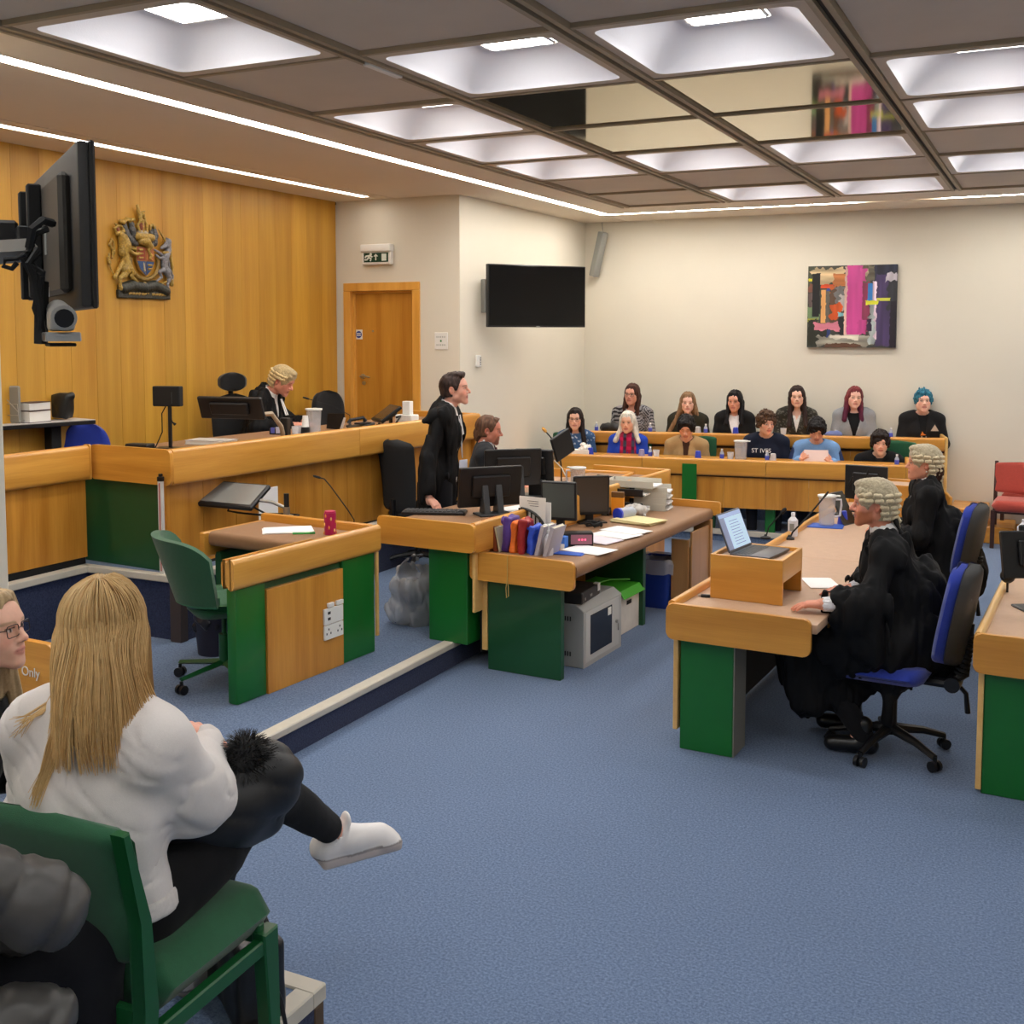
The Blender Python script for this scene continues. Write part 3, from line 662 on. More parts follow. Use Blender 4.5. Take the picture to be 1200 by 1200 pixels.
def hand(wr, d, nrm, col=0, side=1, curl=.35, spread=1.0, s=1.0, vs=.0042):
    """wr wrist, d direction of the fingers, nrm back-of-hand normal, side +1 thumb on the +x side"""
    d = np.asarray(d, float); d /= np.linalg.norm(d); nrm = np.asarray(nrm, float); nrm = nrm - d * (nrm @ d); nrm /= np.linalg.norm(nrm); x = np.cross(d, nrm) * side
    def P(a, b, c): return wr + s * (x * a + d * b + nrm * c)
    pr = [cone(P(0, -.05, 0), P(0, .01, 0), .026 * s, .027 * s), cone(P(-.016, .03, 0), P(-.022, .078, .002), .018 * s, .013 * s), cone(P(.012, .03, 0), P(.020, .08, .002), .019 * s, .013 * s), cone(P(0, .02, 0), P(0, .08, .002), .018 * s, .013 * s)]
    for k_, (fx, L, r) in enumerate(((.027, .07, .0088), (.009, .078, .0092), (-.009, .072, .0088), (-.026, .057, .0078))):
        b0 = V(fx, .082 - abs(fx - .005) * .25, 0); an = fx * 6 * spread; c1 = curl * (.9 + .12 * k_)
        p = b0; th = c1 * .6
        for seg, fr in enumerate((.45, .3, .25)):
            q = p + V(math.sin(an) * math.cos(th), math.cos(an) * math.cos(th), -math.sin(th)) * L * fr
            pr.append(cone(P(*p), P(*q), r * s * (1 - .08 * seg), r * s * (.92 - .08 * seg))); p = q; th += c1
    p = V(.02, .022, -.004)
    for q, r in ((V(.043, .045, -.012), .0125), (V(.053, .075, -.016), .0105), (V(.056, .098, -.020 - .02 * curl), .0092)):
        pr.append(cone(P(*p), P(*q), (r + .001) * s, r * s)); p = q
    v, q, c = sdf_mesh(pr, vs, .006, pad=.012)
    return v, q, c
def head_mesh(sp, vs=.0052):
    """head about its own centre (eye level), facing +y; -> verts, quads, colours"""
    skin = lc(sp.get('skin', (214, 160, 134))); f = sp.get('fem', 0); fat = sp.get('fat', 0)
    jw = .040 + .004 * (1 - f) + .008 * fat
    pr = [ell((0, -.014, .028), (.076, .094, .088)), ell((0, .03, -.03), (.062 + .006 * fat, .058, .076)), ell((0, .05, .035), (.056, .042, .048)),
          cone((jw, -.0, -.058), (.012, .066, -.097), .024, .015), cone((-jw, -.0, -.058), (-.012, .066, -.097), .024, .015), ell((.037, .054, -.022), (.024, .02, .026)), ell((-.037, .054, -.022), (.024, .02, .026)),
          cone((-.03, .077, .020), (.03, .077, .020), .0125 - .002 * f), ell((0, .077, -.098 - .004 * (1 - f)), (.02, .015, .015)), ell((0, .076, -.062), (.03, .016, .022)),
          cone((0, -.02, -.05), (0, -.034, -.10), .054 - .007 * f + .006 * fat, .052 - .007 * f + .006 * fat),
          ell((.03, .094, .001), (.0165, .012, .0095), neg=True), ell((-.03, .094, .001), (.0165, .012, .0095), neg=True)]
    v = sp.get('nose', 1.0)
    p2 = [cone((0, .084, .014), (0, .104 * v, -.026), .0075, .0105), ell((0, .107 * v, -.031), (.0102 - .0012 * f, .0112 - .001 * f, .0092 - .0012 * f)), ell((.011, .094, -.035), (.0075, .010, .007)), ell((-.011, .094, -.035), (.0075, .010, .007)),
          ell((.0295, .0735, .000), (.0140, .0135, .0128), col=1), ell((-.0295, .0735, .000), (.0140, .0135, .0128), col=1),
          ell((0, .0925, -.0600), (.0215, .0070, .0044), col=2), ell((0, .0915, -.0690), (.0170, .0072, .0052), col=2), ell((0, .1005, -.0648), (.024, .005, .0013), neg=True),
          ell((.077, -.012, -.008), (.0085, .019, .031), rot3(0, 8, -22)), ell((-.077, -.012, -.008), (.0085, .019, .031), rot3(0, -8, 22)), ell((.0825, -.006, -.005), (.006, .010, .017), rot3(0, 8, -22), neg=True), ell((-.0825, -.006, -.005), (.006, .010, .017), rot3(0, -8, 22), neg=True)]
    # two passes of blending: broad masses, then features
    def mod(X, Y, Z, D):
        for p in p2:
            d = pdist(p, X, Y, Z); k_ = .004 if p[-2] in (1, 2) else .009
            if p[-1]:
                h = np.clip(.5 - .5 * (D + d) / k_, 0, 1); D = D * (1 - h) - d * h + k_ * h * (1 - h)
            else:
                h = np.clip(.5 + .5 * (D - d) / k_, 0, 1); D = D * (1 - h) + d * h - k_ * h * (1 - h)
        return D
    P, Q, _ = sdf_mesh(pr, vs, .022, mod=mod, pad=.03)
    x, y, z = P.T; ax_ = np.abs(x)
    col = np.tile(skin, (len(P), 1))
    def mix(m, c, a=1.0):
        m = np.clip(m, 0, 1)[:, None] * a; col[:] = col * (1 - m) + np.asarray(c) * m
    blush = skin * V(1.02, .74, .70)
    mix(1 - np.hypot((ax_ - .042) / .026, (z + .03) / .026), blush, .7); mix((1 - np.hypot(x / .014, (z + .032) / .014)) * (y > .08), blush, .7); mix((ax_ > .076) * (y < .02) * 1.0, blush, .6)
    shade = skin * V(.62, .5, .46)
    if sp.get('beard') is not None:
        m = np.clip((-.030 - z - np.clip(.045 - y, 0, .1) * -.25) / .012, 0, 1) * np.clip((y - .004) / .01, 0, 1) * np.clip((z + .104 + np.clip(y - .03, 0, .05) * .35) / .008, 0, 1); m = m * (1 - np.clip((.052 - np.hypot(ax_ / 1.0, 0) ) / .02, 0, 1) * (z > -.05) * (y > .03) * (ax_ < .034) * (z > -.043))
        if sp.get('goatee'): m = m * np.clip((.046 - ax_) / .012, 0, 1)
        mix(m, lc(sp['beard']), sp.get('beard_a', .85))
    lipc = lc(sp.get('lips', (186, 104, 96)))
    eps = .0035
    mix(np.clip(1.3 - np.hypot(x / .0235, (z + .065) / .0105), 0, .3) * 3.3 * (y > .082), lipc, .85)
    mix((np.abs(z + .0648) < .0016) * (ax_ < .022) * (y > .08) * 1.0, shade * .6, .8)
    e = np.hypot((ax_ - .0295) / .0145, (z - .0005) / (.0050 if not sp.get('shut') else .0012)); on = (y > .068)
    eh = np.hypot((ax_ - .0295) / .0185, (z - .001) / .0095); mix(np.clip((1.15 - eh) * 3, 0, 1) * on, shade, .3)
    mix((e < 1) * on * (np.abs(ax_ - .0295) < .0115) * 1.0, lc((206, 196, 188))); gz = sp.get('gaze', 0) * .006
    mix((e < 1) * (np.hypot(x - np.sign(x) * .0295 - gz, z) < .0058) * on * 1.0, lc(sp.get('iris', (46, 36, 30))))
    mix((np.abs(z - .0068 + (ax_ - .0295) ** 2 * 12) < .0016) * (np.abs(ax_ - .0295) < .0155) * on * 1.0, lc((40, 28, 24)), .9)
    br = lc(sp.get('brow', sp.get('hair', (60, 44, 36)))); zb = .0225 - (ax_ - .034) ** 2 * 9
    mix(np.clip(1.4 - np.abs(z - zb) / .0034, 0, 1) * (ax_ > .013) * (ax_ < .054) * (y > .05), br, .8 - .15 * f)
    mix((np.hypot(ax_ - .0075, (z + .0385) * 1.3) < .0036) * (y > .085) * 1.0, shade * .5, .8)
    return P, Q, col
def skullcap(g=.012, low=0):
    return [ell((0, -.016, .030), (.074 + g, .094 + g, .088 + g)), ell((0, -.035, -.03 + low), (.066 + g, .066 + g, .06 + g))]
def hair_obj(sp, Mh, ph, par, vs=.0055):
    st = sp.get('hair_style', 'short'); col = lc(sp.get('hair', (60, 44, 36))); col2 = lc(sp.get('hair2', sp.get('hair', (60, 44, 36)))) * (1 if sp.get('hair2') else 1.25)
    L = sp.get('len', .30); lowz = sp.get('hairline', .062)
    amp, fr, stretch = .004, 60, 6
    pr = skullcap(.014)
    if st == 'short': amp, fr, stretch = .004, 60, 25; pr = skullcap(.011) + [ell((0, .055, .088), (.05, .035, .025))]
    if st == 'quiff': amp, fr, stretch = .004, 70, 22; pr = skullcap(.010) + [ell((.0, .062, .098), (.052, .034, .026)), ell((0, .02, .11), (.055, .06, .022)), cone((.074, .028, .02), (.076, .03, -.035), .007, .004), cone((-.074, .028, .02), (-.076, .03, -.035), .007, .004)]
    if st == 'curly': amp, fr, stretch = .020, 52, 52; pr = skullcap(.026) + [ell((0, .035, .095), (.075, .06, .042)), ell((.06, .03, .05), (.034, .05, .04)), ell((-.06, .03, .05), (.034, .05, .04))]
    if st == 'mop': amp, fr, stretch = .014, 50, 30; pr = skullcap(.024) + [ell((0, .052, .078), (.078, .05, .04)), ell((.062, .03, .02), (.026, .04, .05)), ell((-.062, .03, .02), (.026, .04, .05))]
    if st == 'spiky': amp, fr, stretch = .016, 70, 40; pr = skullcap(.02) + [ell((0, .05, .085), (.07, .045, .03)), cone((0, 0, .11), (-.01, .0, .15), .02, .004), cone((.03, .02, .11), (.045, .02, .135), .018, .004), cone((-.04, 0, .1), (-.055, 0, .125), .018, .004), ell((-.07, .02, .03), (.022, .03, .05)), ell((.07, .02, .03), (.022, .03, .04))]
    if st in ('long', 'bob'):
        wd = sp.get('hw', 1.0); fwd = sp.get('front', .5); amp, fr, stretch = .005, 75, 9
        zt = -L
        pr = skullcap(.014) + [cone((.0, -.055, 0), (0, -.075, zt * .85), .075 * wd, .062 * wd, (V(0, 1, 0), 1.6)), ell((0, .045, .092), (.05, .03, .018))]
        for sgn in (-1, 1):
            pr += [cone((sgn * .064, -.012, .04), (sgn * .072, -.006, -.06), .024, .025), cone((sgn * .072, -.006, -.06), (sgn * (.066 + .022 * wd + sp.get('flare', 0)), -.03 + .085 * fwd, zt), .026, .012 + .012 * wd, (V(0, 1, 0), 1.3)), cone((sgn * .05, -.05, -.02), (sgn * (.05 * wd + sp.get('flare', 0) * .6), -.06, zt * .8), .05, .045), cone((sgn * .035, .052, .085), (sgn * .070, .026, .015), .016, .016)]
    wdh = sp.get('face_w', .060)
    def mod(X, Y, Z, D):
        f1 = lambda x, y, z: amp * (vnoise(x * fr, y * fr, z * stretch) * 1.6 + vnoise(x * fr * 2, y * fr * 2, z * stretch * 2) * .8)
        D = near(D, f1, X, Y, Z, .03)
        # clear the face: below the hairline, in front
        hl = lowz + (0 if st not in ('long', 'bob') else .004)
        if st in ('curly', 'mop'): hl = sp.get('hairline', .048)
        face = pdist(ell((0, .11, hl - .115), (wdh + .006, .105, .108)), X, Y, Z)
        ear = np.maximum(-face, 0)
        D = np.maximum(D, -(face) * 1.0)
        if st in ('short', 'quiff', 'spiky', 'curly', 'mop'):
            lowcut = (-.055 + .0 * X) - Z if st != 'spiky' else (-.04 - Z + 0 * X)
            side = -(Z - (-.01 + np.clip(Y - .030, 0, .2) * 2.2)) * .5 if st in ('short', 'quiff') else (-.03 - Z) + 0 * X
            sb = np.where(Y < -.005, lowcut + 0 * X, np.maximum(lowcut, side + 0 * X)); D = np.maximum(D, sb)
            if st in ('short', 'quiff'): D = np.maximum(D, -np.minimum(pdist(ell((.085, -.010, -.012), (.03, .024, .034)), X, Y, Z), pdist(ell((-.085, -.010, -.012), (.03, .024, .034)), X, Y, Z)))
        if sp.get('part') is not None:
            D = near(D, lambda x, y, z: .006 * np.exp(-((x - sp['part']) / .006) ** 2) * (z > .05), X, Y, Z, .03)
        return D
    P, Q, _ = sdf_mesh(pr, vs, .014, mod=mod, pad=.035)
    n = vnoise(P[:, 0] * fr * 1.5, P[:, 1] * fr * 1.5, P[:, 2] * stretch) + .5 + .35 * vnoise(P[:, 0] * 260, P[:, 1] * 260, P[:, 2] * 12)
    n = np.clip(n * 1.3 - .2, 0, 1)[:, None]
    c = col * .75 * (1 - n) + col2 * n
    if sp.get('tips') is not None:
        t_ = np.clip((-.02 - P[:, 2]) / .12, 0, 1)[:, None]; c = c * (1 - t_) + lc(sp['tips']) * t_ * (.8 + .4 * n)
    if st == 'long' and sp.get('drape', 1):      # hair falls over the shoulders, not through them
        pass
    return sobj('hair', P @ Mh.T + ph, Q, c, vmat('hair', .55, spec=.22, noise=.12, nscale=160), par)
def glasses(Mh, ph, par, c=(30, 26, 26), rnd=False, r=.0014):
    m = mat('spectacle_%d' % c[0], c, .35); A = MB(); T4 = Matrix.Translation(ph) @ Matrix([list(q) for q in Mh]).to_4x4()
    for sgn in (-1, 1):
        A.tube([(sgn * .031 + x, .098 - abs(sgn * .031 + x) * .12, z - .002) for x, z in rrect(-.024, .024, -.017, .016, .013 if rnd else .008, 3)], r, 6, closed=True, M=T4)
        A.tube([(sgn * .055, .091, .004), (sgn * .074, .04, .004), (sgn * .08, -.01, .0), (sgn * .08, -.03, -.015)], r, 6, M=T4)
    A.tube([(-.007, .100, .002), (0, .102, .005), (.007, .100, .002)], r, 6, M=T4)
    return A.build('spectacles', m, par)
SKIN = vmat('skin', .5, sss=.12, noise=.03, nscale=90)
CLOTH = vmat('cloth', .9, spec=.2, noise=.06, nscale=90, sheen=.04, bump=.25, bs=420)
BLACKC = vmat('black_gown_cloth', .75, spec=.22, noise=.06, nscale=60, bump=.15, bs=300)
def cloth(name, prims, cols, par, vs=.011, k=.025, mod=None, m=None, label=None, clip=None, colf=None):
    P, Q, I = sdf_mesh(prims, vs, k, mod=mod, pad=.03, clip=clip)
    pal = np.array([lc(c) for c in cols]); col = pal[np.clip(I, 0, len(pal) - 1)]
    if colf is not None: col = colf(P, col)
    return sobj(name, P, Q, col, m or CLOTH, par, label)
def person(sp, J, loc, rz, label, group=None, hy=0, hp=0, hr=0, bvs=.014, hvs=.0055, hands='', hand_spec=None, hide_legs=False, s=1.0, name='person', bodyg=-.008):
    """J joints (local, facing +y); hy/hp/hr turn, nod and tilt of the head in degrees"""
    t = thing(name, label, 'person', loc, rz, group)
    Mh = rot3(0, 0, hy) @ rot3(hp, 0, 0) @ rot3(0, hr, 0); ph = J['hd']
    P, Q, c = head_mesh(sp, hvs); hs = sp.get('hs', 1.0) * s
    parts = [(P * hs @ Mh.T + ph, Q, c)]
    skin = lc(sp.get('skin', (214, 160, 134)))
    pr = torso(J, bodyg, .95) + arm(J, 'L', bodyg * .6) + arm(J, 'R', bodyg * .6) + [cone(J['nb'] - V(0, 0, .02), ph + Mh @ V(0, -.03, -.085), .054 - .004 * sp.get('fem', 0), .050 - .005 * sp.get('fem', 0))]
    if not hide_legs:
        for S in 'LR': pr += leg(J, S, bodyg) + [cone(J['an' + S], J['to' + S] - V(0, 0, .005), .030, .020)]
    for S in 'LR': pr.append(cone(J['wr' + S], fv(J['el' + S], J['wr' + S], 1.12), .028, .025))
    P, Q, _ = sdf_mesh(pr, bvs, .02)
    parts.append((P, Q, np.tile(skin, (len(P), 1))))
    for S, d, nn, curl in (hand_spec or []):
        side = (1 if S == 'L' else -1)
        P, Q, _ = hand(J['wr' + S], d, nn, side=side, curl=curl, s=sp.get('hand_s', 1.0)); parts.append((P, Q, np.tile(skin * V(1, .95, .93), (len(P), 1))))
    P, Q, c = join(parts)
    sobj('body', P, Q, c, SKIN, t)
    if sp.get('hair_style') != 'none': hair_obj(sp, Mh * hs, ph, t, hvs)
    if sp.get('glasses'): glasses(Mh * hs, ph, t, sp['glasses'])
    t_ = t
    return t, Mh * hs, ph
def neck_cut(J, r=.075, up=.05, fwd=.0):      # rounds a neckline out
    d = J['hd'] - J['nb']; return [cone(J['nb'] + V(0, fwd, .0) + d * .05, J['nb'] + d * .9, r, r + up, neg=True)]
def vneck(J, w_=.09, depth=.22, top=.06, yaw_=0):
    z1 = J['nb'][2] + top; z0 = J['nb'][2] - depth; cx = J['nb'][0]; cy = J['chest'][1]
    def f(X, Y, Z, D):
        ww = np.clip((Z - z0) / (z1 - z0), 0, 1.3) * w_
        d = np.maximum(np.abs(X - cx) - ww, -(Y - cy - .01) * 1.0) + 0 * Z
        return np.maximum(D, -d)
    return f
def chain(*fs):
    def f(X, Y, Z, D):
        for g in fs: D = g(X, Y, Z, D)
        return D
    return f
def creases(amp=.010, fx=9, fz=2.6, seed=0, fine=.4):
    def f(X, Y, Z, D):
        def g(x, y, z):
            w_ = vnoise(x * 5 + seed, y * 5, z * 4)
            n1 = vnoise(x * fx + 2 * w_ + seed, y * fx + seed, z * fz + w_); n2 = vnoise(x * fx * 2.3 + seed * 3, y * fx * 2.3, z * fz * 2.2 + 2 * w_)
            return amp * ((.45 - 3.4 * np.abs(n1)) + fine * (.45 - 3.4 * np.abs(n2)))
        return near(D, g, X, Y, Z, .05)
    return f
def cutz(z0, above=True): return lambda X, Y, Z, D: np.maximum(D, (z0 - Z) if above else (Z - z0))
# ================================================================= court furniture
def rail(y0, y1, x0, x1, z0, z1, r=.018): return MB().prism(rrect(x0, x1, z0, z1, r, 4), 'y', y0, y1)
def fascia(parent, x0, x1, z0, z1, th=.028, y=0, r=.035, m=OAKX):
    return MB().prism(rrect(x0, x1, z0, z1, r, 5), 'y', y - th, y, .003).build('end_fascia', m, parent)
# ---- judge's bench
B0, BR = bp(203, 527, y=5.5), R(-4)
t = thing('judge_bench', 'long oak judge bench raised on the dais with a green end panel', 'bench', (B0.x, B0.y, .58), BR)
ZT = B0.z - .58; ZB = ZT - .235
JB = t; LB = 3.78
for a, b_ in ((0, 1.95), (1.953, LB)): rail(a, b_, -.055, 0, ZB, ZT, .022).build('front_rail', OAK, t)
rail(.03, LB, -.11, -.055, ZT - .03, ZT - .006, .008).build('inner_rail', OAK, t)
fascia(t, -.765, 0, ZB, ZT, .03, .002)
MB().box(-.86, -.11, .01, LB, ZT - .09, ZT - .055, .004).build('worktop', TOP, t)
pm = MB().box(-.02, 0, 0, .310, .015, ZB, .0015).mesh('front_panel', OAKZ)
for k in range(12): link('front_panel', pm, t, (-.10, .04 + .3125 * k, 0))
MB().box(-.105, -.09, .02, LB, 0, .018).build('plinth', BLACKM, t)
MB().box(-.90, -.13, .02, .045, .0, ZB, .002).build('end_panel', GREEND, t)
MB().box(-.14, -.085, .012, .05, .0, ZB, .002).build('corner_post', OAKZ, t)
MB().box(-.8, -.06, LB, LB + .04, 0, ZT, .006).build('far_end_panel', OAKX, t)
# left wing of the bench
L0 = bp(106, 523, y=5.49)
t = thing('bench_wing', 'left wing of the oak judge bench with a plain oak panel', 'bench', (L0.x, L0.y, .58), R(-1))
rail(-2.0, -.012, -.05, 0, ZB, ZT + .0, .03).build('front_rail', OAK, t)
for k in range(3): MB().box(-.07, -.05, -1.98 + .66 * k, -1.325 + .66 * k, .05, ZB, .002).build('front_panel', OAKZ, t)
MB().box(-.065, -.055, -2, -.02, 0, .05).build('plinth', BLACKM, t)
rail(-.012, .002, -.055, .004, ZB, ZT + .004, .012).build('corner_bead', TRIMW, t)
# white-edged stand upright with red stripe at the bench corner
q = bp(188, 555, y=5.44)
t = thing('rail_post', 'slim white post with a red stripe and black cap before the green bench end', 'post', (q.x, 5.44, .588))
hh = q.z - .588
MB().box(-.017, .017, -.012, .012, 0, hh - .05, .002).build('post', mat('post_white', (206, 204, 200), .4), t)
MB().box(-.004, .004, -.0135, -.0125, .02, hh - .06).build('stripe', mat('post_red', (176, 50, 44), .4), t)
MB().box(-.02, .02, -.015, .015, hh - .05, hh - .02, .003).box(-.012, .012, -.01, .01, hh - .02, hh, .003).build('cap', BLACKP, t)
# ---- witness desk
t = thing('witness_desk', 'small oak and green desk on the low platform with white sockets on its front', 'desk', (-3.86, 4.56, .16), R(-4.5))
WD = t
rail(0, 1.27, -.05, 0, .63, .80, .03).build('front_rail', OAK, t)
rail(.0, .70, -.09, -.05, .64, .795, .03).build('inner_rail', OAK, t)
MB().box(-.10, -.03, .04, .27, 0, .63, .012, 2).build('leg', GREEN, t); MB().box(-.10, -.03, .93, 1.24, 0, .63, .004).build('leg', GREEN, t)
MB().box(-.06, -.022, .272, .925, .0, .585, .002).build('front_panel', OAKZ, t)
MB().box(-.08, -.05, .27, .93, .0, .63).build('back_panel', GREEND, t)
MB().box(-.03, -.012, 1.24, 1.262, .1, .63, .002).build('edge_strip', PINE, t)
MB().prism(rrect(.72, 1.22, .665, .755, .03, 4), 'x', -.92, -.05).build('desktop', TOP, t)
MB().box(-.96, -.92, .68, 1.27, .60, .755, .006).build('side_board', OAKX, t)
MB().box(-.96, -.05, 1.22, 1.27, .62, .80, .014, 2).build('back_rail', OAKX, t)
MB().box(-.93, -.88, .78, 1.2, 0, .62, .003).build('support', GREEND, t)
p0, p1 = bp(382, 780, x=-3.82), bp(405, 735, x=-3.80)
so_ = thing('socket_panel', 'white data and power sockets on the front of the witness desk', 'socket', t.matrix_basis @ Vector((-.021, .82, .19)), R(-4.5))
MB().box(0, .014, -.085, .085, -.0, .085, .002).box(0, .014, -.085, .085, .09, .185, .002).box(0, .018, -.05, .0, .19, .215, .002).box(0, .018, .025, .085, .19, .215, .002).build('socket_plate', WHITEP, so_)
A = MB()
for a in (-.05, .05):
    for c_ in (-.018, 0, .018): A.box(.014, .0155, a + c_ - .004, a + c_ + .004, .03 + (.025 if c_ == 0 else 0), .042 + (.025 if c_ == 0 else 0))
for a, z in ((-.045, .115), (-.045, .15)): A.box(.014, .0155, a - .012, a + .012, z, z + .016)
A.build('socket_holes', DARKG, so_)
# ---- desk with rail builder for the clerk's desk, lower table, counsel desks
q = bp(445, 603, z=.955)
t = thing('clerk_desk', 'raised oak clerk desk with a green pedestal, monitors along its top', 'desk', (q.x, q.y, .16), R(-4)); CD = t
fascia(t, 0, .75, .612, .795, .03, 0, .028)
MB().box(.36, .655, .04, .44, 0, .62, .004).build('leg', GREEN, t)
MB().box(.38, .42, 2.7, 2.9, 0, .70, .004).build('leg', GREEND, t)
MB().box(.02, .70, .0, 3.15, .70, .745, .01, 2).build('desktop', TOP, t)
rail(0, 3.2, .70, .745, .60, .80, .018).build('side_rail', OAK, t)
MB().box(.70, .72, .03, .9, .22, .6, .002).build('edge_strip', PINE, t)
MB().box(.705, .725, .9, 3.15, -.14, .6, .002).build('modesty_panel', OAKZ, t)
MB().box(.0, .745, 3.2, 3.235, .60, .80, .012, 2).build('far_rail', OAKX, t)
q = bp(553, 645, z=.765)
t = thing('lower_table', 'long lower table of oak, green and brown leathercloth crowded with papers', 'table', (q.x, q.y, 0), R(-3)); LT = t
fascia(t, 0, .735, .585, .765, .03, 0, .03)
MB().box(.10, .62, .03, .08, 0, .60, .003).build('leg', GREEND, t); MB().box(.05, .56, 1.5, 1.55, 0, .66, .003).build('leg', GREEND, t)
MB().prism(rrect(.0, .745, .655, .745, .035, 5), 'y', .0, 2.5).build('desktop', TOP, t)
MB().box(.055, .095, .03, .07, .12, .6, .003).build('edge_strip', PINE, t)
MB().box(.03, .05, .05, 2.4, .10, .66, .002).build('modesty_panel', BLACKM, t)
fascia(t, .0, .80, .69, .80, .035, 2.54, .02)
MB().box(.60, .745, 2.45, 2.5, 0, .66, .002).build('far_support', mat('dull_oak', (176, 132, 84), .5, var=.05), t)
# low oak pedestal under its far end
t = thing('pedestal_cabinet', 'pale oak pedestal standing under the far end of the lower table', 'cabinet', LT.matrix_basis @ Vector((.38, 2.06, 0)), R(-3))
OK2 = wood('dull_oak_veneer', (188, 142, 92), (164, 118, 70), 'z')
MB().box(.20, .33, 0, .4, .0, .50, .003).build('carcass', OK2, t)
MB().box(.335, .352, .0, .4, .03, .62, .003).build('door', OK2, t)
MB().box(.19, .33, -.02, .0, .0, .56, .003).build('side_panel', OK2, t)
# ---- counsel desk
q = bp(783, 705, z=.775)
t = thing('counsel_desk', 'long counsel desk with oak rail, green leg and brown top on the right', 'desk', (q.x, q.y, 0), R(-2.6)); CO = t
fascia(t, 0, .735, .59, .775, .03, 0, .035)
MB().box(.055, .335, .04, .24, 0, .60, .004).build('leg', GREEN, t); MB().box(.336, .342, .045, .24, 0, .60).build('leg_edge', mat('grey_edge', (128, 126, 116), .5), t)
MB().box(.055, .335, 3.6, 3.8, 0, .60, .004).build('leg', GREEN, t)
MB().box(.10, .13, .3, 4.0, .03, .66, .002).build('modesty_panel', BLACKM, t)
MB().box(.02, .045, .03, 4.0, .10, .6, .003).build('edge_strip', PINE, t)
for a, b_ in ((.0, 1.62), (1.623, 4.1)): MB().box(.02, .76, a, b_, .70, .748, .008, 2).build('desktop', mat('pale_leathercloth', (190, 156, 128), .5, var=.04, vs=20, bump=.3, bs=700), t)
MB().box(.735, .775, .3, 4.1, .64, .752, .014, 2).build('side_edge', OAK, t)
rail(0, 4.1, 0, .04, .60, .785, .018).build('side_rail', OAK, t)
fascia(t, 0, .8, .6, .785, .03, 4.13, .03)
# second counsel desk at the right edge
q = bp(1142, 740, z=.775)
t = thing('counsel_desk', 'oak railed desk with a green end cut by the right edge of the frame', 'desk', (q.x, q.y, 0), R(-2.6)); RD = t
fascia(t, 0, .9, .59, .775, .03, 0, .035)
MB().box(.045, .85, .04, .1, 0, .60, .004).build('leg', GREEN, t)
MB().box(.02, .045, .03, 3.4, .02, .6, .002).build('edge_strip', PINE, t)
MB().box(.03, .88, .0, 3.4, .70, .748, .008, 2).build('desktop', mat('pale_leathercloth', (1, 1, 1)), t)
rail(0, 3.4, 0, .04, .60, .775, .018).build('side_rail', PINE, t)
# ---- lectern boxes
def lectern(lab, loc, rz, w_, d_, h_):
    t = thing('lectern_box', lab, 'lectern', loc, rz)
    MB().box(0, w_, 0, .02, 0, h_, .002).build('front_board', OAKX, t)
    MB().box(0, .02, .02, d_, 0, h_, .002).build('side_board', OAK, t)
    MB().box(w_ - .02, w_, .02, d_, h_ - .12, h_, .002).build('side_board', OAK, t)
    MB().box(0, w_, d_ - .02, d_, 0, h_, .002).build('back_board', OAKX, t)
    MB().box(.02, w_ - .02, .02, d_ - .02, h_ - .035, h_ - .02).build('top_inset', mat('pale_leathercloth', (1, 1, 1)), t)
    MB().box(.02, w_ - .02, .02, d_ - .02, h_ - .13, h_ - .12).build('shelf', OAKX, t)
    return t
q = bp(832, 700, z=.75)
LX = lectern('oak lectern box carrying the open laptop on the counsel desk', (q.x, q.y, .749), R(-2.6), .385, .40, .235)
q2 = bp(1003, 605, z=.75)
LX2 = lectern('second oak lectern box behind the bearded barrister on the counsel desk', (q2.x, q2.y, .749), R(-2.6), .42, .40, .26)
# ---- jury benches
a0, a1 = bp(632, 530.5, z=.87), bp(1062, 545, z=.87); ja = math.atan2(a1.y - a0.y, a1.x - a0.x); LJ = (a1 - a0).length
t = thing('jury_bench', 'front oak jury bench with one green upright and the front jurors behind it', 'bench', (a0.x, a0.y, 0), ja); JF = t
JI = Matrix.Translation((a0.x, a0.y, 0)) @ Matrix.Rotation(ja, 4, 'Z')
def jx(px, py, z, T): # distance along a bench of a pixel
    v = (T.inverted() @ bp(px, py, z=z)); return v.x
sx = [-.25, jx(752.5, 535, .87, JI), jx(897.5, 540, .87, JI), jx(1000, 543, .87, JI), LJ]
def railx(x0, x1, z0, z1, y0=-.045, y1=.03, r=.02): return MB().prism(rrect(y0, y1, z0, z1, r, 4), 'x', x0, x1)
for u0, u1 in zip(sx, sx[1:]):
    railx(u0 + .002, u1 - .002, .70, .87).build('front_rail', OAKX, t)
    k = 3 if u1 - u0 > .9 else 2
    for i in range(k): MB().box(u0 + (u1 - u0) * i / k + .001, u0 + (u1 - u0) * (i + 1) / k - .001, 0, .02, .37, .70, .001).build('front_panel', OAKZ, t)
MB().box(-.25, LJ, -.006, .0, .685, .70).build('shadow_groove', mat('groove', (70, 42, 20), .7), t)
u = jx(805.5, 540, .86, JI); MB().box(u - .075, u + .075, -.052, -.04, .42, .815, .002).build('upright', GREEN, t)
u = jx(898, 612, .3, JI); MB().box(u - .05, u + .05, .1, .16, .12, .40, .002).build('leg', GREEN, t)
for u in (.3, 1.8, LJ - .2): MB().box(u - .05, u + .05, .2, .26, .12, .40, .002).build('leg', GREEND, t)
MB().box(-.25, LJ, .03, .48, .80, .84, .006).build('worktop', OAKX, t)
MB().box(LJ, LJ + .04, -.04, .48, .12, .90, .01, 2).build('end_board', OAK, t)
c0, c1 = bp(691, 504.5, z=1.05), bp(1107, 513.5, z=1.05); jb = math.atan2(c1.y - c0.y, c1.x - c0.x); LJ2 = (c1 - c0).length
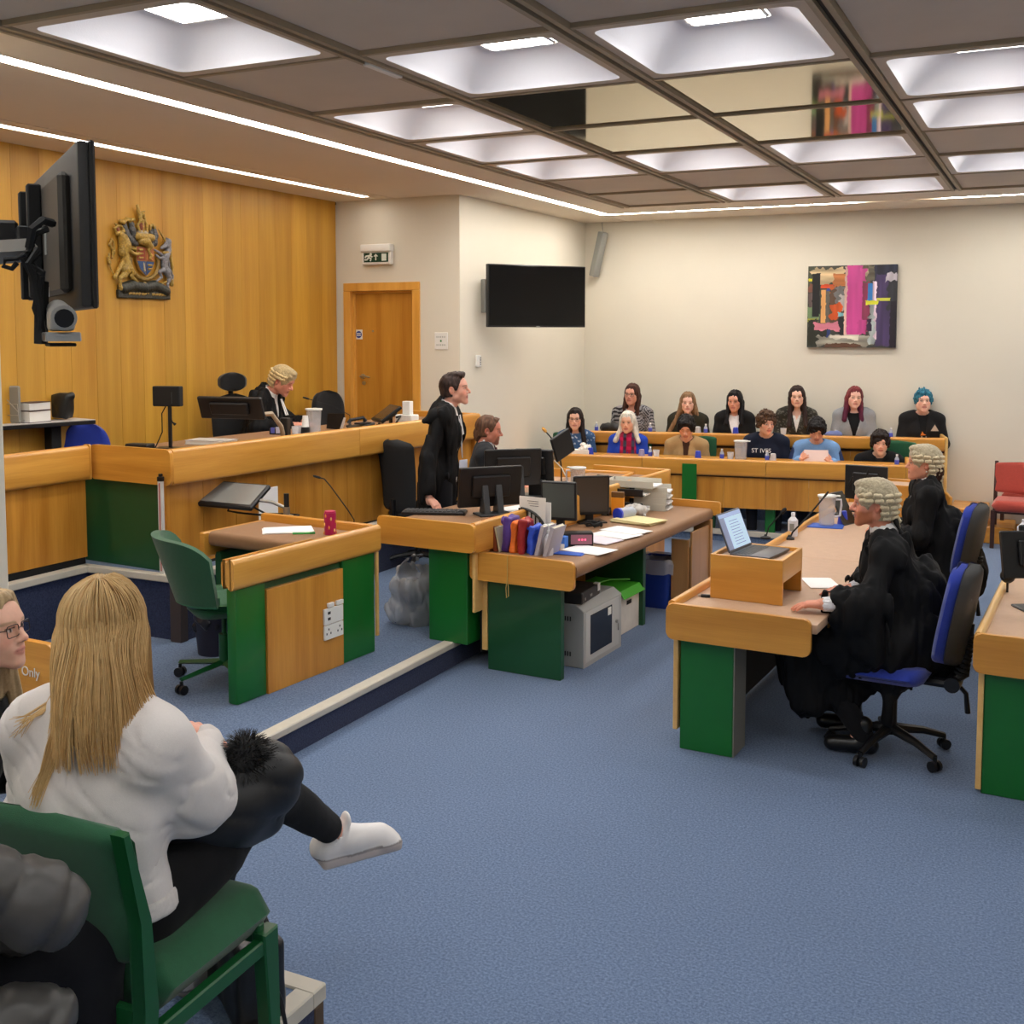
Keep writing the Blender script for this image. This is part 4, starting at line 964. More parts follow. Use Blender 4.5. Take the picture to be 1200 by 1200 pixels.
t = thing('jury_bench', 'rear oak jury bench raised a step behind the front one', 'bench', (c0.x, c0.y, 0), jb); JR = t
J2 = Matrix.Translation((c0.x, c0.y, 0)) @ Matrix.Rotation(jb, 4, 'Z')
for i in range(3): railx(LJ2 * i / 3 + .002, LJ2 * (i + 1) / 3 - .002, .915, 1.05).build('front_rail', OAKX, t)
for i in range(12): MB().box(LJ2 * i / 12 + .001, LJ2 * (i + 1) / 12 - .001, 0.01, .03, .12, .91, .001).build('front_panel', OAKZ, t)
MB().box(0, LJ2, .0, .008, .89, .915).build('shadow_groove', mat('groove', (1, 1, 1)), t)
MB().box(0, LJ2, .03, .40, .99, 1.02, .006).build('worktop', OAKX, t)
MB().box(LJ2, LJ2 + .03, -.045, .42, .3, 1.06, .006).build('end_board', PINE, t)
MB().box(LJ2, LJ2 + .03, -.5, -.05, .12, .5, .006).build('end_return', OAKX, t)
# ---- usher's desk in front of the jury
q = bp(640, 546, z=.93)
t = thing('usher_desk', 'low oak desk with a raised surround beyond the clerk desk', 'desk', (q.x, q.y - .1, 0), R(3)); UD = t
uw = (bp(752, 548, z=.93) - q).length
MB().box(-.3, uw, 0, .04, .84, .925, .01, 2).build('back_rail', OAKX, t)
MB().box(uw - .035, uw, -.62, 0, .80, .925, .01, 2).build('side_rail', OAK, t)
MB().box(-.3, uw - .03, -.6, 0, .82, .85, .004).build('desktop', mat('pale_leathercloth', (1, 1, 1)), t)
MB().box(-.3, uw - .03, -.64, -.6, .76, .875, .008, 2).build('front_rail', OAKX, t)
MB().box(-.3, uw - .05, -.6, -.57, .16, .78, .003).build('front_panel', OAKZ, t)
# ---- oak end board lettered Only
q = bp(62, 757, z=.80)
t = thing('sign_board', 'rounded oak end board lettered Only beside the woman in glasses', 'board', (q.x, q.y, .16), R(-2))
MB().prism(rrect(-.7, 0, 0, .64, .045, 5), 'y', 0, .035, .003).build('board', OAKX, t)
fc = bpy.data.curves.new('lettering', 'FONT'); fc.body = 'Only'; fc.size = .060; fc.extrude = .001; fc.align_x = 'RIGHT'
fo = bpy.data.objects.new('lettering', fc); COL.objects.link(fo); bpy.context.view_layer.update()
dg = bpy.context.evaluated_depsgraph_get(); me = bpy.data.meshes.new_from_object(fo.evaluated_get(dg)); bpy.data.objects.remove(fo)
me.materials.clear(); me.materials.append(mat('sign_white', (226, 222, 214), .5)); fo = link('lettering', me, t, (-.085, -.004, .485)); fo.rotation_euler = (PI / 2, 0, 0)
# ================================================================= chairs
BLUEF = mat('blue_upholstery', (26, 50, 150), .9, var=.06, vs=60, sheen=.3, bump=.3, bs=500)
BLKF = mat('black_upholstery', (22, 22, 24), .9, var=.06, vs=60, sheen=.2, bump=.3, bs=500)
SHELL = mat('charcoal_shell', (50, 50, 50), .5, bump=.2, bs=400)
GRNF = mat('green_upholstery', (24, 84, 52), .9, var=.07, vs=60, sheen=.25, bump=.3, bs=500)
GRNP = mat('green_enamel', (20, 84, 42), .35)
REDF = mat('red_upholstery', (170, 66, 54), .9, var=.06, vs=50, sheen=.3, bump=.3, bs=500)
def pad(w_, h_, th, bow=.0, m=None, name='back_pad', parent=None, shape=None, M=None, n=9, hug=0):
    """rounded cushion in the xz plane, thickness along y; shape(v)->half width factor"""
    A = MB(); ring = []; G = {}
    N, K = 22, max(n, 13)
    for side in (0, 1):
        for i in range(N + 1):
            v = i / N
            for j_ in range(K + 1):
                u = j_ / K * 2 - 1
                hw = w_ / 2 * (shape(v) if shape else 1)
                e = min(1, max(0, 1 - max(abs(u), abs(v * 2 - 1)) ** 9))
                y = (th / 2 * e ** .5) * (1 if side else -1) + bow * (u * u) + hug * ((v * 2 - 1) ** 2)
                key = (side, i, j_) if 0 < i < N and 0 < j_ < K else (0, i, j_)
                if key not in G: G[key] = A.bm.verts.new((u * hw, y if key[0] == side and 0 < i < N and 0 < j_ < K else bow * u * u + hug * ((v * 2 - 1) ** 2), v * h_))
    for side in (0, 1):
        for i in range(N):
            for j_ in range(K):
                q = [(i, j_), (i, j_ + 1), (i + 1, j_ + 1), (i + 1, j_)]
                f = []
                for a, b_ in q:
                    key = (side, a, b_) if 0 < a < N and 0 < b_ < K else (0, a, b_)
                    if G[key] not in f: f.append(G[key])
                if side: f = f[::-1]
                try: A.bm.faces.new(f)
                except ValueError: pass
    if M is not None: bmesh.ops.transform(A.bm, matrix=M, verts=A.bm.verts[:])
    return A.build(name, m, parent, ang=60)
def egg(v): return max(.12, (1 - min(1, abs(2 * v - 1)) ** 2.8) ** .45) * (1.0 - .16 * v)
def egg2(v): return max(.12, (1 - min(1, abs(2 * v - 1)) ** 3.2) ** .42) * (.86 + .14 * v)
def rnd(v, a=.12): return math.sqrt(max(.04, 1 - max(0, (v - 1 + a) / a) ** 2)) * (1) if v > 1 - a else (math.sqrt(max(.04, 1 - ((a - v) / a) ** 2)) if v < a else 1)
def star_base(t, m, h=.40, r=.30, n=5, rot=0, castm=BLACKP, colm=None, flat=False, mast=.028):
    for k in range(n):
        a = 2 * PI * k / n + rot; dx, dy = math.cos(a), math.sin(a)
        A = MB()
        if flat: A.tube([(dx * .02, dy * .02, .115), (dx * r, dy * r, .085)], [.03, .02], 4, flat=.6)
        else: A.tube([(dx * .03, dy * .03, .125), (dx * r * .6, dy * r * .6, .105), (dx * r, dy * r, .07)], [.028, .02, .016], 8)
        l = A.build('base_leg', m, t)
        MB().cyl((dx * r - dy * .008, dy * r + dx * .008, .028), (dx * r - dy * .026, dy * r + dx * .026, .028), .027, n=12).cyl((dx * r + dy * .008, dy * r - dx * .008, .028), (dx * r + dy * .026, dy * r - dx * .026, .028), .027, n=12).cyl((dx * r, dy * r, .03), (dx * r, dy * r, .075), .01, n=8).build('castor', castm, l)
    MB().cyl((0, 0, .10), (0, 0, .28), mast + .006, n=14).build('gas_column', m, t)
    MB().cyl((0, 0, .28), (0, 0, h), mast * .55, n=12).build('piston', colm or STEEL, t)
def task_chair(lab, loc, rz, cat='chair', grp=None):
    t = thing('office_chair', lab, cat, loc, rz, grp)      # sitter faces +y
    star_base(t, BLACKP, rot=.35)
    MB().box(-.09, .09, -.12, .10, .385, .425, .012, 2).build('mechanism', BLACKP, t)
    pad(.47, .46, .085, m=BLUEF, name='seat', parent=t, shape=lambda v: rnd(v, .2), M=Tm((0, -.20, .45), rx=-90))
    pad(.45, .44, .03, m=SHELL, name='seat_shell', parent=t, shape=lambda v: rnd(v, .2), M=Tm((0, -.19, .435), rx=-90))
    pad(.43, .52, .075, bow=.05, m=BLUEF, name='backrest', parent=t, shape=egg, M=Tm((0, -.27, .50), rx=10))
    pad(.44, .53, .05, bow=.05, m=SHELL, name='back_shell', parent=t, shape=egg, M=Tm((0, -.315, .495), rx=10))
    MB().tube([(0, -.10, .40), (0, -.28, .40), (0, -.345, .46), (0, -.37, .72)], [.022, .026, .028, .02], 8, flat=1).build('back_stem', BLACKP, t)
    A = MB()
    for k in range(9): A.cyl((0, -.335 - .003 * k, .46 + .024 * k), (0, -.337 - .003 * k, .472 + .024 * k), .036)
    A.build('stem_bellows', BLACKM, t)['kind'] = 'stuff'
    MB().cyl((-.06, -.30, .41), (.06, -.30, .41), .038).build('tension_knob', BLACKP, t)
    MB().tube([(.06, -.30, .40), (.075, -.35, .34), (.08, -.36, .24)], [.01, .012, .014]).build('lever', BLACKP, t)
    return t
def mesh_chair(lab, loc, rz):
    t = thing('office_chair', lab, 'chair', loc, rz)
    star_base(t, BLACKP, rot=.2)
    pad(.48, .46, .08, m=BLKF, name='seat', parent=t, shape=lambda v: rnd(v, .2), M=Tm((0, -.20, .47), rx=-90))
    pad(.43, .62, .04, bow=.05, m=mat('mesh_back', (34, 35, 37), .8, bump=.6, bs=900), name='backrest', parent=t, shape=lambda v: rnd(v, .09) * (.84 + .16 * v), M=Tm((0, -.26, .50), rx=6), hug=-.02)
    MB().tube([(0, -.1, .41), (0, -.3, .40), (0, -.31, .62)], .024).build('back_stem', BLACKP, t)
    for s in (-1, 1):
        a = MB().tube([(s * .2, -.08, .42), (s * .27, -.08, .44), (s * .275, -.06, .64)], .015).build('arm_post', BLACKP, t)
        MB().prism(rrect(s * .275 - .035, s * .275 + .035, -.16, .10, .03, 4), 'z', .64, .665, .005).build('arm_pad', BLACKP, a)
    return t
q = bp(480, 668, z=.16)
mesh_chair('black mesh-backed office chair beside the standing clerk', (q.x + .02, q.y + .12, .16), R(-12))
def exec_chair(lab, loc, rz, head=True):
    t = thing('office_chair', lab, 'chair', loc, rz)
    star_base(t, BLACKP, rot=.5)
    pad(.50, .48, .1, m=BLKF, name='seat', parent=t, shape=lambda v: rnd(v, .2), M=Tm((0, -.20, .47), rx=-90))
    pad(.40, .56, .09, bow=.06, m=BLKF, name='backrest', parent=t, shape=egg2, M=Tm((0, -.29, .52), rx=6))
    MB().tube([(0, -.1, .41), (0, -.34, .40), (0, -.40, .62), (0, -.42, 1.12 if head else .9)], .022).build('back_stem', BLACKP, t)
    if head:
        pad(.25, .165, .12, bow=.03, m=BLKF, name='headrest', parent=t, shape=lambda v: rnd(v, .4), M=Tm((0, -.34, 1.10)))
        MB().box(-.02, .02, -.42, -.36, 1.10, 1.26, .006).build('headrest_bracket', BLACKP, t)
    return t
hj = bp(270, 444, x=-6.42)
exec_chair('black office chair with a headrest left of the judge', (hj.x + .16, hj.y - .10, .54), R(-132))
q = bp(385, 458, x=-6.4); exec_chair('black rounded office chair empty right of the judge', (q.x + .16, q.y + .02, .50), R(-112), False)
# blue chair behind the side table
q = bp(90, 497, x=-6.35)
# green typist chair
def typist(lab, loc, rz):
    t = thing('typist_chair', lab, 'chair', loc, rz)
    star_base(t, GRNP, h=.42, r=.30, n=5, rot=.1, colm=GRNP, flat=True, mast=.026)
    pad(.46, .44, .08, m=GRNF, name='seat', parent=t, shape=lambda v: rnd(v, .25), M=Tm((0, -.20, .45), rx=-90))
    A = MB(); n = 18; prof = []
    for k in range(n + 1):
        a = R(-62 + 124 * k / n); prof.append((math.sin(a) * .30, -.02 - math.cos(a) * .30))
    def shell(z0, z1, r0, r1, th, nm, m, tp=0):
        A = MB(); V_ = []
        for k in range(n + 1):
            a = R(-58 + 116 * k / n); c_, s_ = math.cos(a), math.sin(a); e = 1 - (abs(k / n * 2 - 1) ** 5) * tp
            zz1 = z0 + (z1 - z0) * e
            V_.append([A.bm.verts.new((s_ * rr_, .06 - c_ * rr_, z)) for rr_, z in ((r0, z0), (r0 + th, z0), (r1 + th, zz1), (r1, zz1))])
        for P_, Q_ in zip(V_, V_[1:]):
            for i in range(4): A.bm.faces.new((P_[i], P_[(i + 1) % 4], Q_[(i + 1) % 4], Q_[i]))
        A.bm.faces.new(V_[0]); A.bm.faces.new(V_[-1][::-1])
        return A.build(nm, m, t, ang=50)
    shell(.50, .87, .28, .40, .045, 'backrest', GRNF, .25)
    shell(.49, .545, .262, .27, .06, 'back_rim', mat('green_rim', (44, 108, 74), .5))
    MB().lathe([(.10, .40), (.22, .43), (.29, .50), (.27, .50), (.2, .44), (.05, .42)], (0, .04, 0), 24).build('seat_shell', GRNP, t)
    return t
q = bp(246, 800, z=.16); typist('green typist chair with a curved back at the witness desk', (q.x + .06, q.y + .06, .16), R(-34))
# gallery chair
def gallery_chair(lab, loc, rz, m=GRNF, fm=GRNP, name='side_chair', w_=.50, grp=None):
    t = thing(name, lab, 'chair', loc, rz, grp)
    pad(w_ + .03, .45, .12, m=m, name='seat', parent=t, shape=lambda v: rnd(v, .1), M=Tm((0, -.22, .425), rx=-90), n=15)
    pad(w_ + .02, .33, .05, bow=.012, m=m, name='backrest', parent=t, shape=lambda v: rnd(v, .07), M=Tm((0, -.235, .50), rx=9), n=11)
    for s in (-1, 1):
        MB().prism([(-.30, 0), (-.255, 0), (-.215, .42), (-.235, .62), (-.29, .83), (-.315, .83), (-.262, .62), (-.26, .42)], 'x', s * w_ / 2 - .018, s * w_ / 2 + .018, .004).build('rear_leg', fm, t)
        MB().prism([(.185, 0), (.22, 0), (.215, .38), (.155, .38)], 'x', s * w_ / 2 - .02, s * w_ / 2 + .02, .004).build('front_leg', fm, t)
        MB().box(s * w_ / 2 - .015, s * w_ / 2 + .015, -.25, .18, .325, .365, .004).build('side_rail', fm, t)
    MB().box(-w_ / 2, w_ / 2, .16, .185, .35, .40, .004).build('front_rail', fm, t); MB().box(-w_ / 2, w_ / 2, -.255, -.235, .36, .42, .004).build('rear_rail', fm, t)
    return t
for k, (px, py, z) in enumerate(((1186, 640, 0), (1196, 626, 0))):
    q = bp(px, py, z=0)
    gallery_chair(('red cushioned side chair by the far wall, nearer of two', 'red cushioned side chair close to the far wall, half hidden behind another')[k], (q.x + .10, q.y, 0), R(180), REDF, mat('dark_frame', (60, 34, 28), .4), w_=.56)
# green chairs of the jury, backs showing between the jurors
# ================================================================= wigs
WIGM = vmat('horsehair', .85, noise=.16, nscale=240, bump=.6, bs=420, sheen=.2)
def capsule_mesh(name, L, r, m, n=8):
    A = MB(); A.tube([(x * L / 2, 0, 0) for x in (-1, -.86, -.5, 0, .5, .86, 1)], [r * .55, r * .86, r * 1.0, r * .93, r * 1.0, r * .86, r * .55], n)
    return A.mesh(name, m, 60)
def wig(par, Mh, ph, judge=False, vs=.0045):
    hc = (204, 190, 158) if not judge else (208, 184, 134)
    pr = skullcap(.019, .0) + [cone((-.05, .068, .068), (.05, .068, .068), .02, .02), ell((0, .03, .1), (.06, .07, .03))]
    def mod(X, Y, Z, D):
        D = near(D, lambda x, y, z: .0045 * (vnoise(x * 110, y * 110, z * 110) + .5 * vnoise(x * 220, y * 220, z * 220)), X, Y, Z, .03)
        face = pdist(ell((0, .115, -.052), (.066, .10, .105)), X, Y, Z); D = np.maximum(D, -face)
        ear = pdist(ell((0, .0, -.035), (.2, .034, .055)), X, Y, Z); D = np.maximum(D, -ear)
        return np.maximum(D, (-.082 - Z) + 0 * Y)
    P, Q, _ = sdf_mesh(pr, vs, .014, mod=mod, pad=.03)
    n = (vnoise(P[:, 0] * 150, P[:, 1] * 150, P[:, 2] * 150) + .5)[:, None]
    w_ = sobj('wig', P @ Mh.T + ph, Q, lc(hc) * (.50 + .42 * n), WIGM, par)
    cm = mat('wig_curl_%d' % hc[2], tuple(min(255, c + 8) for c in hc), .85, var=.14, vs=160, bump=.5, bs=500)
    me = capsule_mesh('curl', .046, .0118, cm); T4 = Matrix.Translation(ph) @ Matrix([list(q) for q in Mh]).to_4x4()
    rows = ((.052, .086, .106, (42, 62, 88, 118, 148, 180)), (.022, .088, .108, (48, 66, 92, 120, 150, 180)), (-.010, .084, .106, (106, 134, 162, 180)), (-.040, .078, .100, (108, 138, 166, 180)), (-.066, .068, .09, (118, 150, 180))) if not judge else \
           ((.055, .088, .108, (58, 80, 102, 128, 155, 180)), (.026, .088, .108, (66, 84, 104, 130, 158, 180)), (-.006, .084, .106, (104, 126, 152, 180)), (-.036, .078, .1, (110, 136, 166)), (-.064, .066, .088, (122, 152, 180)))
    rs = random.Random(4)
    for z, a, b, an in rows:
        for deg in an:
            for sg in ((1, -1) if deg != 180 else (1,)):
                th = R(deg) * sg; x, y = a * math.sin(th), b * math.cos(th) - .014
                tx, ty = math.cos(th) * a, -math.sin(th) * b; ang = math.atan2(ty, tx)
                o = link('curl', me, w_); o.matrix_local = T4 @ Matrix.Translation((x * 1.05, (y + .014) * 1.05 - .014, z + rs.uniform(-.002, .002))) @ Matrix.Rotation(ang, 4, 'Z') @ Matrix.Rotation(R(rs.uniform(-9, 9) + (14 if deg < 70 else 0)), 4, 'Y') @ Matrix.Diagonal((.95 if deg > 60 else .8, 1, 1, 1))
    if not judge:
        A = MB()
        for sx_ in (-1, 1):
            A.tube([(sx_ * .012, -.115, -.06), (sx_ * .020, -.130, -.085), (sx_ * .016, -.120, -.108), (sx_ * .004, -.122, -.085), (sx_ * .012, -.115, -.06)], .0085, 7)
            A.tube([(sx_ * .010, -.122, -.10), (sx_ * .016, -.128, -.14), (sx_ * .024, -.135, -.19), (sx_ * .030, -.14, -.215)], [.008, .006, .0055, .006], 7)
            A.tube([(sx_ * .030 + .013 * math.cos(a), -.142, -.228 + .013 * math.sin(a)) for a in [2 * PI * k / 9 for k in range(9)]], .005, 6, closed=True)
        A.tube([(-.026, -.124, -.110), (.026, -.124, -.110)], .009, 7)
        bmesh.ops.transform(A.bm, matrix=T4, verts=A.bm.verts[:])
        A.build('queue_tails', cm, w_)
    return w_
def decal(parent, txt, size, P, rzl, c, name='lettering', rx=90):
    fc = bpy.data.curves.new(name, 'FONT'); fc.body = txt; fc.size = size; fc.extrude = .0012; fc.align_x = 'CENTER'
    fo = bpy.data.objects.new(name, fc); COL.objects.link(fo); bpy.context.view_layer.update()
    me = bpy.data.meshes.new_from_object(fo.evaluated_get(bpy.context.evaluated_depsgraph_get())); bpy.data.objects.remove(fo)
    me.materials.clear(); me.materials.append(c); o = link(name, me, parent, P); o.rotation_euler = (R(rx), 0, R(rzl)); return o
def rzv(v, rz):
    c, s = math.cos(rz), math.sin(rz); return Vector((v[0] * c - v[1] * s, v[0] * s + v[1] * c, v[2]))
def place(px, py, J, rz, **k):      # foot of the person so that the head centre lies on the pixel
    h = bp(px, py, **k); return h - rzv(J['hd'], rz)
# ================================================================= the jury
JG = 'members of the jury'
def juror(px, py, row, label, sp, tops, rz=192, hy=0, hp=0, hr=0, lean=4, twist=0, hs=None, jk={}, s=1.0):
    dy = {0: .58, 1: .44}[row]
    Jm = JI if row == 0 else J2
    J = skel('sit', s=s, lean=lean, twist=twist, **jk)
    for a in ('shL', 'shR', 'elL', 'elR'): J[a][0] *= (.86 if sp.get('fem') else .95)
    # head point: on the line of sight, dy behind the bench front
    best = None
    for k in range(60):
        yv = 10.8 + k * .04; h = bp(px, py, y=yv); loc = Jm.inverted() @ h
        if best is None or abs(loc.y - dy) < best[0]: best = (abs(loc.y - dy), h)
    h = best[1]; loc = h - rzv(J['hd'], R(rz))
    t, Mh, ph = person(sp, J, (loc.x, loc.y, loc.z), R(rz), label, JG, hy, hp, hr, bvs=.018, hvs=.0058, hand_spec=hs, s=1.0)
    for f in tops: f(t, J)
    return t, J, Mh, ph
def top(c, g=.012, neck=.07, name='top', mod=None, colf=None, r=(.046, .040, .034), fold=.005, seed=0, w_=.95, m=None, cut=1.0, hem=.45, nz=.05):
    def f(t, J):
        ms = [folds(fold, seed=seed), cutz(hem * 1.0)]
        if mod: ms.append(mod(J))
        cloth(name, torso(J, g, w_) + arm(J, 'L', g, r, cut=cut) + arm(J, 'R', g, r, cut=cut) + neck_cut(J, neck, nz), [c], t, .0125, .022, chain(*ms), colf=colf, m=m)
    return f
def legs_c(c):
    def f(t, J): cloth('trousers', leg(J, 'L', .008) + leg(J, 'R', .008) + [ell(J['pel'], (.16, .125, .11))], [c], t, .018, .02)
    return f
TR = legs_c((30, 32, 40))
def specks(P, col):
    n = vnoise(P[:, 0] * 75, P[:, 1] * 75, P[:, 2] * 75) > .30; col[n] = lc((190, 200, 214)); return col
def zebra(P, col):
    n = np.sin((P[:, 0] * 1.1 + P[:, 2] * 1.6 + .05 * vnoise(P[:, 0] * 9, P[:, 1] * 9, P[:, 2] * 9) * 4) * 105) > .0; col[n] = lc((32, 32, 36)); return col
def tweed(P, col):
    n = vnoise(P[:, 0] * 80, P[:, 1] * 80, P[:, 2] * 80) > .15; col[n] = lc((90, 88, 80)); return col
# front row
juror(674, 491, 0, 'woman with long dark hair, glasses and a speckled blue jumper in the front row', dict(fem=1, skin=(222, 172, 148), hair=(34, 26, 26), hair_style='long', len=.27, hw=1.0, front=.8, flare=.02, glasses=(40, 34, 34)), [top((52, 82, 122), colf=specks), TR], hy=6)
t, J, Mh, ph = juror(735.5, 495, 0, 'white-haired woman in a blue cardigan and a plaid magenta scarf', dict(fem=1, skin=(224, 170, 142), hair=(206, 202, 190), hair2=(232, 228, 216), hair_style='long', len=.20, hw=1.2, front=.6, flare=.035, brow=(150, 130, 110)), [top((36, 68, 176)), TR], hy=-4)
def plaid(P, col):
    a = np.sin(P[:, 0] * 70) > .3; b = np.sin(P[:, 2] * 60 + 1) > .45; col[a] = lc((60, 66, 84)); col[b & ~a] = lc((190, 34, 84)); col[a & b] = lc((70, 24, 60)); return col
n0 = J['nb']
cloth('scarf', [cone(n0 + V(-.08, .03, .02), n0 + V(.0, .085, -.01), .036, .042), cone(n0 + V(.08, .03, .02), n0 + V(.0, .085, -.01), .036, .042), cone(n0 + V(-.08, .0, .03), n0 + V(.08, 0, .03), .035, .035), cone(n0 + V(-.04, .10, -.03), n0 + V(-.07, .13, -.36), .05, .06, (V(0, 1, 0), 1.8)), cone(n0 + V(.03, .10, -.03), n0 + V(.04, .135, -.36), .05, .055, (V(0, 1, 0), 1.8))], [(150, 26, 62)], t, .009, .015, folds(.008, 30, 12), colf=plaid)
juror(804, 501, 0, 'young man in a beige fleece looking down in the front row', dict(skin=(218, 158, 128), hair=(24, 20, 20), hair_style='mop', hairline=.062, brow=(30, 24, 22), shut=1), [top((170, 140, 98), .02, .062, seed=2, mod=lambda J: vneck(J, .045, .30, .04)), top((66, 42, 30), .006, .056, 'undershirt'), TR], hp=-22, lean=10)
t, J, Mh, ph = juror(898, 496, 0, 'young man with brown curls in a navy sweatshirt looking aside', dict(skin=(222, 168, 142), hair=(62, 44, 32), hair2=(96, 70, 50), hair_style='curly', brow=(50, 36, 28)), [top((26, 32, 50), .02, .066, seed=4), TR], hy=22, hp=-4, lean=8)
c_ = J['chest']; decal(t, 'ST IVES', .064, (c_[0] + .045, c_[1] + .155, c_[2] + .022), 180, mat('print_white', (214, 216, 220), .7), rx=84)
# reading: both hands hold a sheet
jkR = dict(elL=(-.26, .12, .80), elR=(.26, .12, .80), wrL=(-.155, .33, .90), wrR=(.165, .33, .92))
t, J, Mh, ph = juror(957, 504, 0, 'young man in a light blue shirt with navy shoulders reading a sheet of paper', dict(skin=(218, 160, 132), hair=(26, 22, 22), hair_style='mop', hairline=.042, shut=1), [top((116, 154, 200), .02, .062, seed=5, cut=.93), TR], hp=-26, lean=10, jk=jkR, hs=[('L', (.6, .25, .55), (-.5, .6, .2), .8), ('R', (-.6, .25, .55), (.5, .6, .2), .8)])
cloth('shoulder_panel', [cone(J['shL'], fv(J['shL'], J['elL'], .95), .075, .065), cone(J['shR'], fv(J['shR'], J['elR'], .95), .075, .065), cone(J['shL'] + V(.03, 0, .02), J['nb'] + V(-.05, 0, 0), .062, .04), cone(J['shR'] + V(-.03, 0, .02), J['nb'] + V(.05, 0, 0), .062, .04)], [(44, 56, 92)], t, .012, .02, chain(folds(.005, seed=9), lambda X, Y, Z, D: np.maximum(D, (Y - J['nb'][1] - .05) + 0 * X - (np.abs(X) - .2) * .8)))
pc = (J['wrL'] + J['wrR']) / 2; o = thing('sheet_of_paper', 'single sheet of paper held up by the young man in light blue', 'paper', (0, 0, 0))
T0 = t.matrix_basis.copy(); T0 = Matrix.Translation(t.location) @ Matrix.Rotation(t.rotation_euler.z, 4, 'Z')
A = MB(); pts = []
for iu in range(9):
    for iv in range(2):
        u = (iu / 8 - .5) * .24; pts.append(A.bm.verts.new(T0 @ Vector((pc[0] + u, pc[1] + .05 + .015 * math.cos(u * 14) - .04 * iv, pc[2] - .03 + .15 * iv))))
for iu in range(8): A.bm.faces.new((pts[iu * 2], pts[iu * 2 + 2], pts[iu * 2 + 3], pts[iu * 2 + 1]))
A.build('sheet', mat('sheet', (226, 206, 204), .8), o)
juror(1031.5, 519, 0, 'young man with short dark hair in a black jacket behind the last front seat', dict(skin=(224, 178, 156), hair=(34, 26, 24), hair_style='mop', hairline=.04), [top((22, 22, 24), .024, .062, seed=7, mod=lambda J: vneck(J, .06, .10, .05)), top((44, 40, 38), .004, .058, 'undershirt'), TR], hp=-3, lean=12)
# rear row
juror(740.5, 462, 1, 'woman in glasses and a black and white zebra-striped top in the rear row', dict(skin=(214, 158, 138), hair=(70, 44, 36), hair_style='long', len=.22, hw=.85, front=.4, glasses=(60, 30, 28), fat=.5, part=0), [top((150, 148, 152), .014, .085, colf=zebra, mod=lambda J: vneck(J, .07, .13, .05)), TR], hy=-8, hr=-4, s=1.06, rz=188)
juror(806, 472, 1, 'woman with long light brown hair in a dark olive coat in the rear row', dict(fem=1, skin=(224, 178, 160), hair=(110, 84, 60), hair2=(150, 118, 86), hair_style='long', len=.33, hw=1.1, front=.5, part=0, flare=.11), [top((42, 40, 30), .03, .07, seed=3), TR], hy=4)
juror(861, 470, 1, 'woman with straight black hair in a black blazer over a white top', dict(fem=1, skin=(206, 150, 126), hair=(20, 18, 22), hair_style='long', len=.25, hw=.95, front=1, part=0), [top((22, 22, 24), .022, .075, seed=6, mod=lambda J: vneck(J, .10, .30, .06)), top((226, 224, 226), .008, .07, 'undershirt'), TR], hy=-10, hp=-4, lean=7)
juror(934, 465, 1, 'woman with very long dark hair and a dark patterned blazer in the rear row', dict(fem=1, skin=(228, 180, 156), hair=(46, 32, 30), hair_style='long', len=.32, hw=1.1, front=1, part=.01), [top((44, 42, 36), .022, .075, colf=tweed, mod=lambda J: vneck(J, .07, .24, .06)), top((206, 204, 200), .006, .10, 'undershirt', mod=lambda J: vneck(J, .05, .12, .06)), TR], hy=0, hr=2)
juror(1001.5, 466, 1, 'woman with dark red hair in a grey cardigan over black', dict(fem=1, skin=(232, 184, 164), hair=(96, 34, 40), hair2=(128, 50, 56), hair_style='long', len=.25, hw=1.2, front=.7, part=0, tips=(84, 26, 52), fat=.2), [top((140, 142, 146), .024, .078, seed=8, mod=lambda J: vneck(J, .11, .30, .07)), top((20, 20, 22), .012, .075, 'undershirt'), TR], hy=6, hr=-4)
t, J, Mh, ph = juror(1082, 470, 1, 'person with short teal blue hair in a black denim jacket', dict(skin=(232, 184, 162), hair=(24, 84, 110), hair2=(62, 136, 160), hair_style='spiky', brow=(90, 80, 70), fat=.9), [top((26, 26, 28), .022, .066, seed=10, w_=1.02, mod=lambda J: vneck(J, .06, .34, .05)), top((18, 18, 20), .012, .062, 'undershirt', w_=1.0), TR], hy=2, hp=3)
c_ = J['chest']
MB().prism([(-.04, -.03), (.04, -.03), (0, .04)], 'y', 0, .004).build('triangle_patch', mat('patch', (176, 160, 144), .8), t, (c_[0] - .115, c_[1] + .145, c_[2] + .045))
A = MB(); rs = random.Random(3)
for k in range(9): x, z = rs.uniform(-.035, .035), rs.uniform(-.09, -.05); A.box(x, x + .012, 0, .003, z, z + .01)
A.build('print', mat('print_pale', (180, 180, 190), .8), t, (c_[0], c_[1] + .155, c_[2]))['kind'] = 'stuff'
MB().prism([(-.03, 0), (.03, -.006), (.012, .04), (-.002, .015)], 'y', 0, .003).build('print', mat('print_orange', (210, 120, 40), .8), t, (c_[0], c_[1] + .158, c_[2] - .03))
